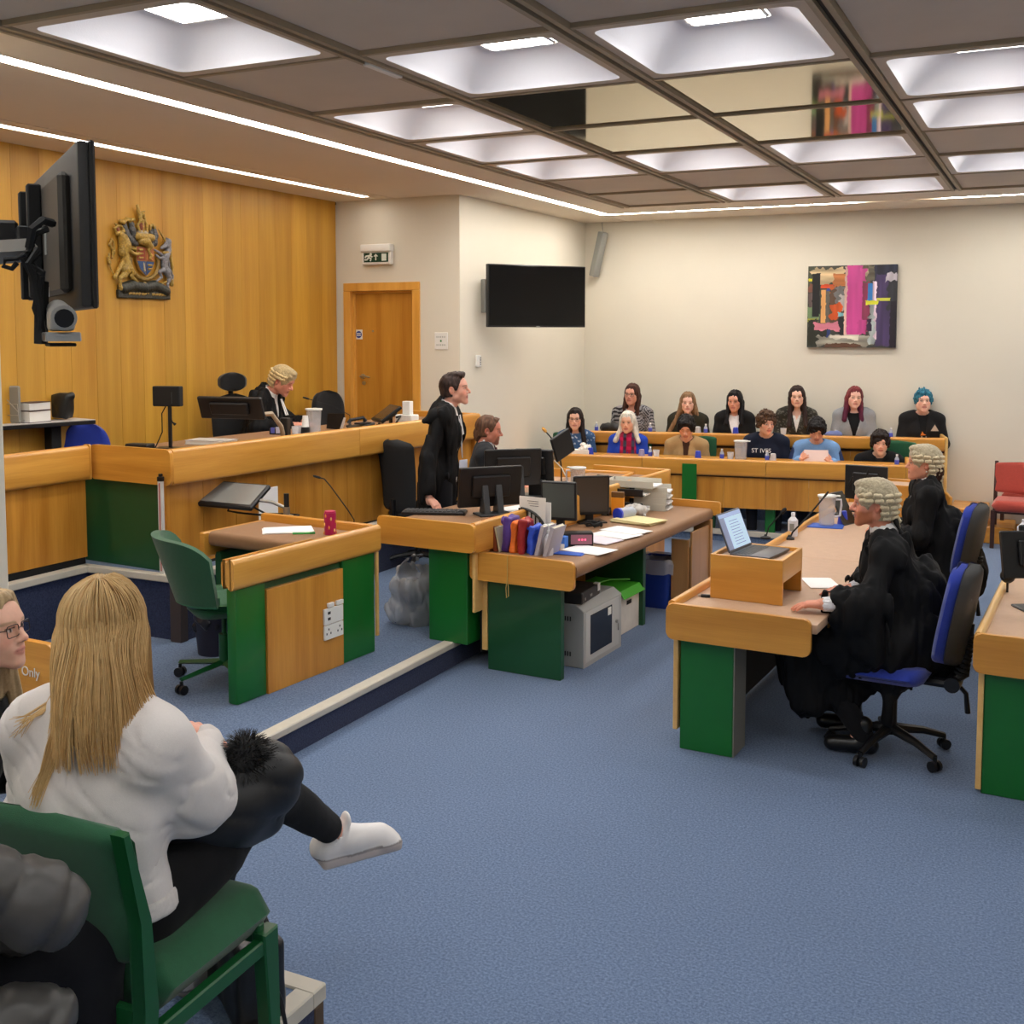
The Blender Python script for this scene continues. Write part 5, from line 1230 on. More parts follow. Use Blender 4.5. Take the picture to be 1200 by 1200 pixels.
# green jury chairs showing between the jurors
for px, py, lab in ((683, 520, 'green chair back between the speckled jumper and the scarf in the jury'), (749, 523, 'green chair back beside the blue cardigan in the jury'), (819, 527, 'green chair back right of the beige fleece in the jury'), (1046, 533, 'green chair back at the right end of the front jury row')):
    h = bp(px, py, z=.84); v = JI @ Vector(((JI.inverted() @ h).x, .80, 0))
    t = thing('jury_chair', lab, 'chair', (v.x, v.y - .05, .12), R(184), 'green jury chairs')
    pad(.46, .36, .05, m=GRNF, name='backrest', parent=t, shape=lambda v: rnd(v, .08), M=Tm((0, -.1, .55), rx=2)); pad(.44, .42, .07, m=GRNF, name='seat', parent=t, shape=lambda v: rnd(v, .2), M=Tm((0, -.2, .43), rx=-90))
    MB().cyl((0, 0, .0), (0, 0, .42), .03).build('pedestal', BLACKP, t); MB().tube([(0, -.1, .41), (0, -.24, .41), (0, -.25, .55)], .02).build('back_stem', BLACKP, t)
# ================================================================= the court
WH = (226, 224, 222)
def bands(t, J, x=0, y=.12):
    n0 = J['nb']; c = J['chest']; f = c - n0
    A = MB()
    for s in (-1, 1): A.prism([(s * .003, 0), (s * .018, 0), (s * .030, -.15), (s * .008, -.15)], 'y', 0, .004)
    return A
def gown(t, J, S_extra=[], g=.026, neck=.074, er=.052, seed=0, vw=.055, vd=.40, vs=.0115, amp=.010, sl=.085, m=None, bot=None, sleeves='LR', name='gown', fz=3.2, k=.04):
    pr = torso(J, g, 1.0)
    for S in sleeves:
        e, w_ = J['el' + S], fv(J['el' + S], J['wr' + S], .80)
        pr += [cone(J['sh' + S], e, .050 + g * .5, er + g * .5), cone(e, w_, er + g * .5, sl * .8), cone(e + V(0, 0, -.05), w_ + V(0, -.02, -.07), .045, sl * .7)]
    pr += S_extra + neck_cut(J, neck, .03)
    for S in sleeves: pr.append(cone(fv(J['el' + S], J['wr' + S], .93), J['wr' + S] + (J['wr' + S] - J['el' + S]) * .25, .052, .075, neg=True))
    ms = [creases(amp * 2.0, 12, 2.6, seed, .6), vneck(J, vw, vd, .05)]
    return cloth(name, pr, [(12, 12, 14)], t, vs, k, chain(*ms), m=BLACKC)
# ---- judge
sp = dict(skin=(214, 144, 120), hair_style='none', brow=(120, 90, 70), lips=(170, 96, 88), fat=.5, nose=1.03, shut=1)
J = skel('sit', lean=16, elL=(-.26, .18, .80), elR=(.26, .16, .79), wrL=(-.14, .42, .80), wrR=(.10, .44, .80)); rz = R(-76)
J['hd'] = J['hd'] + V(0, .045, -.02)
loc = place(331, 446, J, rz, x=-6.02)
t, Mh, ph = person(sp, J, (loc.x, loc.y, loc.z), rz, 'judge in a short wig and black gown writing at the bench', None, -2, -26, 0, .014, .0048, hand_spec=[('L', (.4, 1, -.15), (0, 0, 1), .5), ('R', (-.4, 1, -.2), (0, 0, 1), .9)])
wig(t, Mh, ph, True)
gown(t, J, [ell(J['pel'] + V(0, .1, 0), (.22, .30, .14)), cone(J['pel'] + V(0, -.05, 0), J['pel'] + V(0, -.12, -.3), .2, .2)], seed=1)
cloth('shirt', torso(J, .012, .97) + [cone(J['nb'] - V(0, 0, .02), fv(J['nb'], ph, .45), .066, .062)] + [cone(fv(J['nb'], ph, .40), ph + V(0, .02, 0), .060, .06, neg=True)], [WH], t, .01, .02)
b = bands(t, J).build('bands', mat('white_linen', WH, .8), t); b.location = J['nb'] + V(0, .125, -.045); b.rotation_euler = (R(20), 0, 0)
# ---- standing clerk
sp = dict(skin=(228, 168, 146), hair=(40, 30, 28), hair2=(70, 52, 46), hair_style='quiff', brow=(40, 28, 26), lips=(190, 104, 100), nose=1.06)
J = skel('stand', lean=6, elR=(.26, .03, 1.15), wrR=(.235, .20, .86), elL=(-.22, .0, 1.14), wrL=(-.18, .10, .90), s=.97); rz = R(-70)
loc = place(533, 455, J, rz, y=7.35); loc.z = .16
hn = bp(503, 583, z=.955); il = Matrix.Rotation(-rz, 4, 'Z') @ (hn - loc)
J['wrR'] = V(*il); J['elR'] = fv(J['shR'], J['wrR'], .5) + V(.03, -.06, 0)
t, Mh, ph = person(sp, J, tuple(loc), rz, 'standing person in a black gown with dark swept-up hair and a lanyard', None, -2, 4, 0, .013, .0045, hand_spec=[('R', (.25, .5, -.55), (.3, .3, .8), .35), ('L', (.2, .6, -.6), (-.6, .2, .3), .5)])
TS = [cone(J['pel'] + V(.05, -.03, .05), J['pel'] + V(.06, -.05, -.45), .125, .13), cone(J['pel'] + V(-.05, -.03, .05), J['pel'] + V(-.06, -.05, -.45), .125, .13)]
gown(t, J, TS, seed=2, g=.018, sl=.055, vw=.05, vd=.62, er=.044)
cloth('cape_collar', [cone(J['shL'] + V(.0, -.045, .0), J['shR'] + V(0, -.045, .0), .068, .068), cone(J['shR'] + V(.0, -.05, .0), J['shR'] + V(.04, -.13, -.03), .055, .018), cone(J['nb'] + V(0, -.03, -.02), J['nb'] + V(0, -.06, -.08), .09, .09)] + neck_cut(J, .074, .03), [(13, 13, 15)], t, .010, .03, chain(folds(.006, seed=5), lambda X, Y, Z, D: np.maximum(D, J['shR'][2] - .07 - Z + 0 * X * Y)), m=BLACKC)
cloth('shirt', torso(J, .012, .97) + [cone(J['nb'] - V(0, 0, .02), fv(J['nb'], ph, .5), .062, .058)] + [cone(fv(J['nb'], ph, .42), ph + V(0, .02, 0), .056, .06, neg=True)], [WH], t, .01, .02)
cloth('trousers', leg(J, 'L', .012) + leg(J, 'R', .012) + [ell(J['pel'], (.16, .12, .12))], [(28, 28, 32)], t, .016, .02)
cloth('shoes', [cone(J['an' + S] + V(0, 0, -.03), J['to' + S] + V(0, .05, 0), .045, .04, (V(0, 0, 1), 1.1)) for S in 'LR'], [(18, 18, 19)], t, .012, .01)
b = bands(t, J).build('bands', mat('white_linen', WH, .8), t); b.location = J['nb'] + V(0, .105, -.05); b.rotation_euler = (R(10), 0, 0)
c_ = J['chest']; f0 = c_[1]
A = MB(); A.tube([J['nb'] + V(.05, .07, -.0), c_ + V(.04, .115, -.02), c_ + V(.015, .125, -.2)], .0035, 6, flat=1).tube([J['nb'] + V(-.05, .07, 0), c_ + V(-.02, .115, -.02), c_ + V(.012, .125, -.2)], .0035, 6); A.build('lanyard', mat('lanyard', (190, 190, 196), .6), t)
bq = c_ + V(.012, .132, -.245); MB().box(-.045, .045, -.003, .003, -.033, .033, .003).build('name_badge', mat('badge_white', (206, 212, 230), .4), t, tuple(bq)).rotation_euler = (0, 0, R(-35))
# ---- seated bearded man
sp = dict(skin=(206, 134, 110), hair=(84, 58, 44), hair2=(112, 80, 60), hair_style='short', goatee=1, beard=(84, 58, 46), beard_a=.7, fat=.4, nose=1.05, hairline=.07)
J = skel('sit', lean=6, hd=(0, .07, 1.225)); rz = R(-66)
loc = place(573, 504, J, rz, y=8.3)
t, Mh, ph = person(sp, J, (loc.x, loc.y, loc.z), rz, 'seated man with a short beard in a dark suit and maroon tie', None, 0, -6, 0, .014, .0048, hand_spec=[('L', (.4, 1, -.1), (0, 0, 1), .4), ('R', (-.4, 1, -.1), (0, 0, 1), .4)])
P_ = [ell((0, -.075, -.035), (.06, .045, .055)), ell((0, -.085, -.06), (.05, .03, .045))]
P, Q, I = sdf_mesh(P_, .005, .02, mod=folds(.012, 60, 20)); sobj('hair_nape', P @ Mh.T + ph, Q, lc((92, 64, 48)), vmat('hair', .5), t)
cloth('jacket', torso(J, .026, 1.03) + arm(J, 'L', .02) + arm(J, 'R', .02) + neck_cut(J, .062), [(40, 42, 46)], t, .012, .025, chain(folds(.006, seed=3), vneck(J, .075, .30, .05)))
cloth('shirt', torso(J, .010, .98) + [cone(J['nb'] - V(0, 0, .02), fv(J['nb'], ph, .45), .068, .064)] + [cone(fv(J['nb'], ph, .38), ph + V(0, .02, 0), .060, .06, neg=True)], [(222, 220, 224)], t, .01, .02)
A = MB(); A.prism([(-.018, 0), (.018, 0), (.013, -.035), (.032, -.32), (0, -.35), (-.032, -.32), (-.013, -.035)], 'y', 0, .012, .003); o = A.build('tie', mat('maroon_tie', (92, 34, 44), .6), t); o.location = J['nb'] + V(0, .088, .0); o.rotation_euler = (R(10), 0, 0)
cloth('trousers', leg(J, 'L', .012) + leg(J, 'R', .012) + [ell(J['pel'], (.16, .12, .12))], [(34, 36, 40)], t, .016, .02)
# ---- bearded barrister in the foreground
sp = dict(skin=(220, 150, 124), hair=(150, 90, 56), hair_style='none', brow=(160, 110, 80), beard=(172, 98, 56), beard_a=.75, fat=.2, hand_s=1.05, nose=1.04)
rz = R(98)
J = skel('sit', lean=3, hd=(0, .10, 1.225)); J['hd'] = J['hd'] + V(0, .0, 0); loc = place(1024, 590, J, rz, y=5.98); J['nb'] = J['hd'] - V(0, .065, .155)
J['chest'] = V(0, J['nb'][1] * .75, .90)
for S in 'LR': J['sh' + S] = J['nb'] + V(.18 if S == 'R' else -.18, -.005, -.065)
IM = Matrix.Rotation(-rz, 4, 'Z')
def toloc(v): return V(*(IM @ (v - loc)))
loc.z = 0.03
J['hd'] = toloc(bp(1024, 590, y=5.98))
wl_, wr_ = toloc(bp(966, 708, z=.80)), toloc(bp(998, 690, z=.79))
J['wrL'], J['wrR'] = wl_, wr_
J['elL'] = (J['shL'] + J['wrL']) / 2 + V(-.06, -.07, -.10); J['elR'] = (J['shR'] + J['wrR']) / 2 + V(.06, -.05, -.09)
J['anL'], J['anR'] = toloc(bp(1012, 862, z=.10)), toloc(bp(1000, 838, z=.10)); J['toL'], J['toR'] = J['anL'] + V(0, .13, -.06), J['anR'] + V(.02, .13, -.06)
J['knL'] = V(-.13, .42, .50); J['knR'] = V(.12, .44, .50)
t, Mh, ph = person(sp, J, tuple(loc), rz, 'ginger-bearded barrister in a curled wig and black gown, hands on the desk', None, 6, 0, 0, .011, .0036, hand_spec=[('L', (.05, 1, -.10), (0, .1, 1), .22), ('R', (-.1, 1, -.08), (0, .1, 1), .2)])
wig(t, Mh, ph, vs=.0036)
pe = J['pel']
kL, kR = J['knL'], J['knR']; FX = (V(1, 0, 0), 1.7)
gown(t, J, [cone(pe + V(0, -.08, .25), pe + V(0, -.20, .0), .19, .18), cone(pe + V(-.12, -.08, .10), pe + V(-.20, -.02, -.12), .15, .12, FX), cone(pe + V(.12, -.12, .10), pe + V(.20, -.10, -.12), .15, .12, FX), cone(pe + V(-.20, -.02, .02), pe + V(-.25, .30, .0), .11, .10), cone(pe + V(-.25, .02, -.02), pe + V(-.26, .24, -.10), .075, .06), cone(pe + V(-.235, -.02, -.05), pe + V(-.235, .02, -.36), .035, .03), cone(pe + V(-.08, .1, .06), kL + V(-.02, .02, .0), .13, .12), cone(pe + V(.08, .1, .06), kR + V(0, .02, .0), .12, .12),
    cone(kL + V(-.02, .04, -.02), kL + V(-.03, -.02, -.27), .12, .10), cone(kL + V(-.01, -.06, -.04), kL + V(.02, -.20, -.24), .13, .10), cone(kR + V(0, .0, -.02), kR + V(0, -.08, -.25), .12, .1), cone(kL + V(0, -.2, -.02), pe + V(-.1, .1, -.16), .11, .10),
    cone(J['elL'] + V(0, 0, -.02), J['elL'] + V(-.01, .0, -.24), .09, .08, FX), cone(fv(J['elL'], J['wrL'], .5), fv(J['elL'], J['wrL'], .5) + V(0, .0, -.16), .07, .06, FX)], seed=4, g=.026, sl=.09, vs=.0095, amp=.012, k=.05)
cloth('shirt', torso(J, .014, .97) + [cone(J['nb'] - V(0, 0, .02), fv(J['nb'], ph, .5), .068, .063)] + [cone(fv(J['nb'], ph, .45), ph + V(0, .02, 0), .060, .06, neg=True)], [WH], t, .009, .02)
for S in 'LR':
    cloth('cuff', [cone(fv(J['el' + S], J['wr' + S], .80), fv(J['el' + S], J['wr' + S], .99), .040, .036), cone(fv(J['el' + S], J['wr' + S], .9), fv(J['el' + S], J['wr' + S], 1.3), .031, .031, neg=True)], [(232, 232, 236)], t, .006, .005)
cloth('trousers', leg(J, 'L', .012) + leg(J, 'R', .012) + [ell(J['pel'], (.16, .12, .12))], [(22, 22, 25)], t, .014, .02)
for S in 'LR':
    a, b = J['an' + S], J['to' + S]
    cloth('shoe', [cone(a + V(0, -.03, -.045), b + V(0, .025, .008), .046, .040), cone(a + V(0, 0, .06), a + V(0, .0, -.04), .043, .046)], [(20, 19, 19)], t, .008, .012, m=vmat('polished_leather', .28))
q = Matrix.Translation(loc) @ Matrix.Rotation(rz, 4, 'Z') @ Vector(tuple(J['pel']))
task_chair('blue and charcoal office chair under the bearded barrister', (q.x + .02, q.y - .10, 0), R(86))
# ---- second barrister
sp = dict(fem=1, skin=(214, 150, 124), hair=(58, 38, 30), hair_style='none', brow=(60, 40, 32))
rz = R(100)
J = skel('sit', lean=4, hd=(0, .045, 1.235)); loc = place(1082, 543, J, rz, y=8.1)
t, Mh, ph = person(sp, J, tuple(loc), rz, 'woman barrister in a wig with brown hair below it and a pearl earring', None, 4, 2, 0, .014, .0044, hand_spec=[('L', (.4, 1, -.1), (0, 0, 1), .4), ('R', (-.4, 1, -.1), (0, 0, 1), .4)])
wig(t, Mh, ph)
P, Q, I = sdf_mesh([ell((0, -.07, -.04), (.072, .055, .055)), cone((0, -.10, -.05), (0, -.10, -.12), .036, .028)], .005, .02, mod=folds(.01, 60, 12)); sobj('hair', P @ Mh.T + ph, Q, lc((66, 42, 32)), vmat('hair', .5), t)
pv = Mh @ V(-.083, -.012, -.048) + ph; MB().sph(tuple(pv), .006).build('pearl_earring', mat('pearl', (236, 230, 220), .2), t)
pe = J['pel']
gown(t, J, [cone(pe + V(0, -.10, .22), pe + V(0, -.20, -.05), .19, .19), cone(pe + V(-.12, -.10, .10), pe + V(-.20, -.08, -.32), .15, .13, (V(1, 0, 0), 1.7)), cone(pe + V(0, .1, .1), (J['knL'] + J['knR']) / 2, .17, .15)], seed=6, sl=.09, vw=.05)
cloth('shirt', torso(J, .014, .97) + [cone(J['nb'] - V(0, 0, .02), fv(J['nb'], ph, .5), .062, .058)] + [cone(fv(J['nb'], ph, .45), ph + V(0, .02, 0), .055, .06, neg=True)], [WH], t, .009, .02)
cloth('trousers', leg(J, 'L', .012) + leg(J, 'R', .012) + [ell(J['pel'], (.16, .12, .12))], [(22, 22, 25)], t, .016, .02)
q = Matrix.Translation(loc) @ Matrix.Rotation(rz, 4, 'Z') @ Vector(tuple(J['pel'])); 
task_chair('blue and charcoal office chair under the woman barrister', (q.x - .03, q.y - .06, 0), R(82))
# ================================================================= the public gallery
def strands(P0s, par, c1, c2, r=.0011, name='hair_strands', n=3):
    """P0s: list of polylines (k,3)"""
    vs, qs, cs, o = [], [], [], 0; rs = np.random.RandomState(2)
    for L_ in P0s:
        L_ = np.asarray(L_); k = len(L_); T_ = np.gradient(L_, axis=0); T_ /= np.linalg.norm(T_, axis=1)[:, None] + 1e-9
        U_ = np.cross(T_, V(.3, 1, .2)); U_ /= np.linalg.norm(U_, axis=1)[:, None] + 1e-9; W2 = np.cross(T_, U_)
        rr_ = r * np.linspace(1.2, .35, k)[:, None]
        ring = [L_ + (U_ * math.cos(2 * PI * a / n) + W2 * math.sin(2 * PI * a / n)) * rr_ for a in range(n)]
        V_ = np.stack(ring, 1).reshape(-1, 3); vs.append(V_)
        i = np.arange(k - 1)[:, None] * n; a = np.arange(n)[None, :]; b = (a + 1) % n
        qs.append(np.stack([i + a, i + b, i + n + b, i + n + a], -1).reshape(-1, 4) + o); o += len(V_)
        w_ = rs.rand(); cc = (c1 * w_ + c2 * (1 - w_)); tt = np.linspace(.8, 1.12, k)[:, None]; cs.append(np.repeat(cc[None] * tt, n, 0))
    o_ = sobj(name, np.concatenate(vs), np.concatenate(qs), np.concatenate(cs), vmat('hair_strand', .42, spec=.35, noise=.08), par); o_['kind'] = 'stuff'
    return o_
# ---- blonde woman in the white sweatshirt
sp = dict(fem=1, skin=(226, 168, 146), hair=(178, 142, 88), hair_style='none')
rz = R(6); IM = Matrix.Rotation(-rz, 4, 'Z')
hp_ = bp(122, 742, y=1.86)
J = skel('sit', lean=5, s=1.0); loc = hp_ - rzv(J['hd'], rz); loc.z = GZ
def tl(v): return V(*(IM @ (v - loc)))
J['hd'] = tl(hp_) ; J['nb'] = J['hd'] - V(0, .04, .16); J['chest'] = V(J['nb'][0] * .6, J['nb'][1] - .0, J['nb'][2] - .18); J['waist'] = V(0, .0, .70)
J['shL'] = J['nb'] + V(-.165, -.0, -.07); J['shR'] = J['nb'] + V(.165, -.0, -.07)
for a in ('pel', 'hipL', 'hipR'): J[a] = J[a] + V(0, .05, 0)
J['waist'] = J['waist'] + V(0, .03, 0)
J['elR'] = tl(bp(236, 930, y=1.98)); J['wrR'] = tl(bp(243, 868, y=2.13)); J['elL'] = J['shL'] + V(-.08, .06, -.26); J['wrL'] = J['wrR'] + V(-.12, .03, -.04)
fd = tl(bp(452, 962, y=2.72)) - tl(bp(386, 972, y=2.56))
kn = tl(bp(318, 925, y=2.27)); J['knR'] = kn; J['anR'] = tl(bp(386, 972, y=2.56)); J['toR'] = J['anR'] + fd * .35 + V(0, 0, -.05)
J['knL'] = V(.06, .43, .50); J['anL'] = tl(bp(222, 1120, z=GZ + .10)); J['toL'] = J['anL'] + V(.0, .13, -.06)
t, Mh, ph = person(sp, J, tuple(loc), rz, 'blonde woman in a white sweatshirt seated with one leg crossed', None, 30, -6, 0, .010, .005, hand_spec=[('R', (-.85, .35, .2), (.2, .3, 1), .5), ('L', (.8, .4, .1), (-.2, .3, 1), .5)])
sw = torso(J, .016, 1.0) + [cone(J['waist'], J['pel'] + V(0, .01, -.02), .155, .168, (V(0, 1, 0), 1.5)), cone(J['shR'], J['elR'], .062, .066), cone(J['elR'], fv(J['elR'], J['wrR'], .85), .068, .046), cone(J['shL'], J['elL'], .062, .062), cone(J['elL'], J['wrL'], .06, .045), cone(fv(J['shR'], J['elR'], .6) + V(0, 0, -.03), J['elR'] + V(-.02, -.01, -.02), .07, .075)] + neck_cut(J, .068, .03)
def swmod(X, Y, Z, D):
    def f(x, y, z):
        a = .010 * (.6 * vnoise(x * 7 + z * 6, y * 7, z * 9 + x * 5) + .75 * vnoise(x * 16 + z * 7, y * 16, z * 19 + x * 8) + .2 * vnoise(x * 38, y * 38, z * 34))
        ridge = -.006 * np.abs(np.sin(z * 55 + x * 22 + 3 * vnoise(x * 8, y * 8, z * 8))) * np.exp(-((x - J['shR'][0] + .03) / .05) ** 2) * (z < J['shR'][2] - .08)
        n3 = vnoise(x * 9 + z * 9, y * 8, z * 16 + x * 8); return a + .0042 * np.exp(-(n3 / .025) ** 2)
    D = near(D, f, X, Y, Z, .05)
    return np.maximum(D, (J['pel'][2] + .02 - Z) + 0 * X * Y)
cloth('sweatshirt', sw, [(222, 216, 212)], t, .0078, .055, swmod, m=vmat('sweatshirt_cotton', .95, noise=.02, nscale=200, bump=.2, bs=700))
cloth('hem', [ell(J['pel'], (.165 + .021, .12 + .021, .11 + .016)), cone(J['pel'], J['waist'], .173, .158, (V(0, 1, 0), 1.42)), cone(J['waist'], J['pel'] + V(0, .01, -.02), .160, .173, (V(0, 1, 0), 1.5))], [(216, 210, 206)], t, .009, .055, lambda X, Y, Z, D: np.maximum(D, np.abs(Z - J['pel'][2] - .028) - .024 + 0 * X * Y))
cloth('sleeve_cuff', [cone(fv(J['elR'], J['wrR'], .84), fv(J['elR'], J['wrR'], 1.02), .043, .037)], [(216, 210, 206)], t, .006, .01, folds(.004, 40, 40))
cloth('leggings', leg(J, 'L', .006, (.09, .062, .042)) + leg(J, 'R', .004, (.088, .06, .040), cut=.93) + [ell(J['pel'] + V(0, .0, -.0), (.175, .15, .12)), cone(J['pel'] + V(.08, .05, 0), fv(J['hipR'], J['knR'], .5), .11, .09)], [(20, 20, 22)], t, .009, .03, folds(.004))
def trainer(a, b, up, m_, s=1.0, nm='trainer'):
    d = b - a; d /= np.linalg.norm(d); up = up - d * (up @ d); up /= np.linalg.norm(up); x = np.cross(d, up); Mt = np.stack([x, d, up], 1)
    def P_(u, v, w_): return a + Mt @ V(u, v, w_)
    pr = [bxp(P_(0, .09, -.068), (.030, .115, .006), .012, Mt, 0), ell(P_(0, .175, -.062), (.044, .05, .018), Mt, 0), cone(P_(0, -.02, -.035), P_(0, .06, -.03), .040, .043, None, 0), cone(P_(0, .05, -.03), P_(0, .155, -.042), .045, .037, None, 0), ell(P_(0, .165, -.05), (.044, .046, .030), Mt, 0), cone(P_(0, -.02, -.03), P_(0, .0, .0), .038, .040, None, 0), cone(P_(0, .0, .01), P_(0, -.01, .08), .036, .05, neg=True), cone(P_(0, .03, .01), P_(0, .045, .035), .03, .026, (Mt[:, 1], 2.4), 0)]
    P, Q, _ = sdf_mesh(pr, .0045, .012)
    rel = (P - a) @ Mt; cs_ = np.where((rel[:, 2] < -.054)[:, None], lc((204, 192, 186)), lc((232, 228, 226))); cs_ = np.where((np.abs(rel[:, 2] + .054) < .003)[:, None], lc((150, 142, 138)), cs_)
    o = sobj(nm, P, Q, cs_, vmat('white_leather', .45), t)
    A = MB()
    for k in range(5): v = .045 + .018 * k; A.tube([P_(-.024, v, .012 - .009 * k - .008), P_(0, v + .004, .018 - .0095 * k), P_(.024, v, .012 - .009 * k - .008)], .0032, 6, flat=.6)
    A.build('laces', mat('white_lace', (232, 228, 224), .8), o)['kind'] = 'stuff'
    return o
trainer(J['anR'] + V(0, .01, -.02), J['anR'] + fd, V(-.1, -.35, 1), None)
trainer(J['anL'] + V(0, 0, -.02), J['anL'] + V(0, .2, -.02), V(0, 0, 1), None)
# her hair: a body of hair and loose strands over it
hb = [ell((0, -.018, .03), (.084, .104, .100)), cone((0, -.06, -.01), (.005, -.08, -.20), .080, .074, (V(0, 1, 0), 1.35)), cone((.02, -.08, -.16), (.02, -.075, -.25), .07, .045, (V(0, 1, 0), 1.8)), cone((-.07, .0, .0), (-.08, -.02, -.16), .036, .03), cone((.07, .0, .0), (.085, -.03, -.22), .036, .028), cone((-.05, -.08, -.1), (-.075, -.07, -.25), .03, .022), cone((-.075, -.07, -.24), (-.10, -.075, -.30), .022, .006), cone((-.10, -.075, -.30), (-.125, -.07, -.36), .008, .003)]
def hmod(X, Y, Z, D):
    D = near(D, lambda x, y, z: .008 * vnoise(x * 40, y * 40, z * 5) + .004 * vnoise(x * 110, y * 110, z * 7), X, Y, Z, .03)
    return np.maximum(D, -pdist(ell((0, .115, -.05), (.064, .10, .11)), X, Y, Z))
P, Q, _ = sdf_mesh(hb, .0055, .03, mod=hmod)
n = np.clip(vnoise(P[:, 0] * 90, P[:, 1] * 90, P[:, 2] * 6) + .5, 0, 1)[:, None]; zz = np.clip((P[:, 2] + .22) / .34, 0, 1)[:, None]
h1, h2, h3 = lc((132, 92, 50)), lc((192, 148, 88)), lc((234, 200, 142))
hbo = sobj('hair', P @ Mh.T + ph, Q, (h1 * (1 - n) + h2 * n) * (.62 + 0 * zz), vmat('hair', .5), t)
rs = np.random.RandomState(7); lines = []
for k in range(2400):
    az = rs.uniform(-150, 150); ar = R(az + 180)      # measured from the back
    a_ = .090 + rs.uniform(-.002, .007); b_ = .113 + rs.uniform(-.002, .008); c_ = .103 + rs.uniform(-.002, .005)
    y0 = rs.uniform(-.05, .05); pts = []
    for s_ in np.linspace(.12, 1, 7):
        th = s_ * PI / 2; pts.append((a_ * math.sin(th) * math.sin(ar), -.018 + y0 * (1 - s_) + b_ * math.sin(th) * math.cos(ar), .030 + c_ * math.cos(th)))
    x, y, z = pts[-1]; L_ = rs.uniform(.19, .28) + (.03 if abs(az) < 60 else 0); bx = x * 1.02 + rs.uniform(-.012, .012); back = (1 - abs(az) / 150)
    for s_ in np.linspace(.12, 1, 9):
        wv = .006 * math.sin(s_ * 5 + az * .05); sprd = 1 + .10 * s_ if x > 0 else 1 - .04 * s_
        pts.append((x * (1 - s_) + (bx * sprd) * s_ + wv + (.012 if x > -.03 else -.012) * s_ ** 3, (y - .0) + (-.030 * s_ if back > .3 else -.04 * s_) + wv * .5 - .020 * math.sin(s_ * PI) * back, z - L_ * s_))
    if min(abs(p_[1]) for p_ in pts) is None: continue
    if not any(p_[1] > .035 and p_[2] < .02 for p_ in pts): lines.append(np.array(pts) @ Mh.T + ph)
for k in range(90):      # loose lock across the left shoulder
    u = rs.uniform(-1, 1); pts = [(-.070 + .006 * u, -.06 + rs.uniform(-.012, .012), -.10), (-.078 + .012 * u, -.085, -.17), (-.088 + .02 * u, -.100, -.23), (-.104 + .014 * u, -.108, -.28), (-.124 + .010 * u - .01 * rs.rand(), -.106, -.31 - .05 * rs.rand())]
    if k % 4 == 0: pts = [(-.085, -.04, -.09), (-.105 - .01 * u, -.05, -.14), (-.14 - .02 * u, -.06, -.165), (-.155 - .04 * rs.rand(), -.06, -.165 - .05 * rs.rand())]
    lines.append(np.array(pts) @ Mh.T + ph)
strands(lines, hbo, h2, h3 * .9, .0019)
# black quilted coat with a fur trim on her lap
cq = bp(262, 930, y=2.12)
ct_ = thing('black_coat', 'black quilted coat with a fluffy fur collar lying on the blonde woman lap', 'coat', tuple(cq), rz)
def qm(X, Y, Z, D): return near(D, lambda x, y, z: -.010 * np.abs(np.cos((z + .35 * y + .03 * vnoise(x * 9, y * 9, z * 9)) * 38)) ** .4 + .012 * vnoise(x * 12, y * 12, z * 12), X, Y, Z, .04)
def L3(px, py, y): return V(*(IM @ (bp(px, py, y=y) - cq)))
P, Q, _ = sdf_mesh([cone(L3(205, 950, 1.98), L3(262, 945, 2.1), .075, .10), cone(L3(262, 945, 2.1), L3(312, 915, 2.2), .10, .085), cone(L3(240, 975, 2.05), L3(300, 950, 2.2), .07, .07), cone(L3(285, 905, 2.16), L3(310, 905, 2.2), .07, .07)], .009, .03, mod=qm)
sobj('quilted_body', P, Q, lc((22, 22, 24)), vmat('coat_nylon', .5), ct_)
fc_ = [(L3(288, 882, 2.14), .042), (L3(300, 893, 2.16), .046), (L3(284, 897, 2.12), .043), (L3(304, 910, 2.18), .04)]
P, Q, _ = sdf_mesh([ell(c, (r_, r_, r_)) for c, r_ in fc_], .007, .02)
fb = sobj('fur_collar', P, Q, lc((14, 14, 15)), vmat('fur', .8), ct_)
lines = []
for k in range(2600):
    c, r_ = fc_[k % 4]; d = rs.normal(size=3); d /= np.linalg.norm(d); p = c + d * r_ * .8
    d2 = d + V(rs.uniform(-.4, .4), rs.uniform(-.4, .4), -.35); lines.append(np.array([p, p + d * .013, p + d * .016 + d2 * .008, p + d * .016 + d2 * .017]))
strands(lines, fb, lc((16, 16, 17)), lc((34, 32, 32)), .0011, 'fur_hairs')
q = Matrix.Translation(loc) @ Matrix.Rotation(rz, 4, 'Z') @ Vector((0, .12, 0))
gallery_chair('green upholstered side chair under the blonde woman', (q.x - .0, q.y + .04, GZ), R(3))
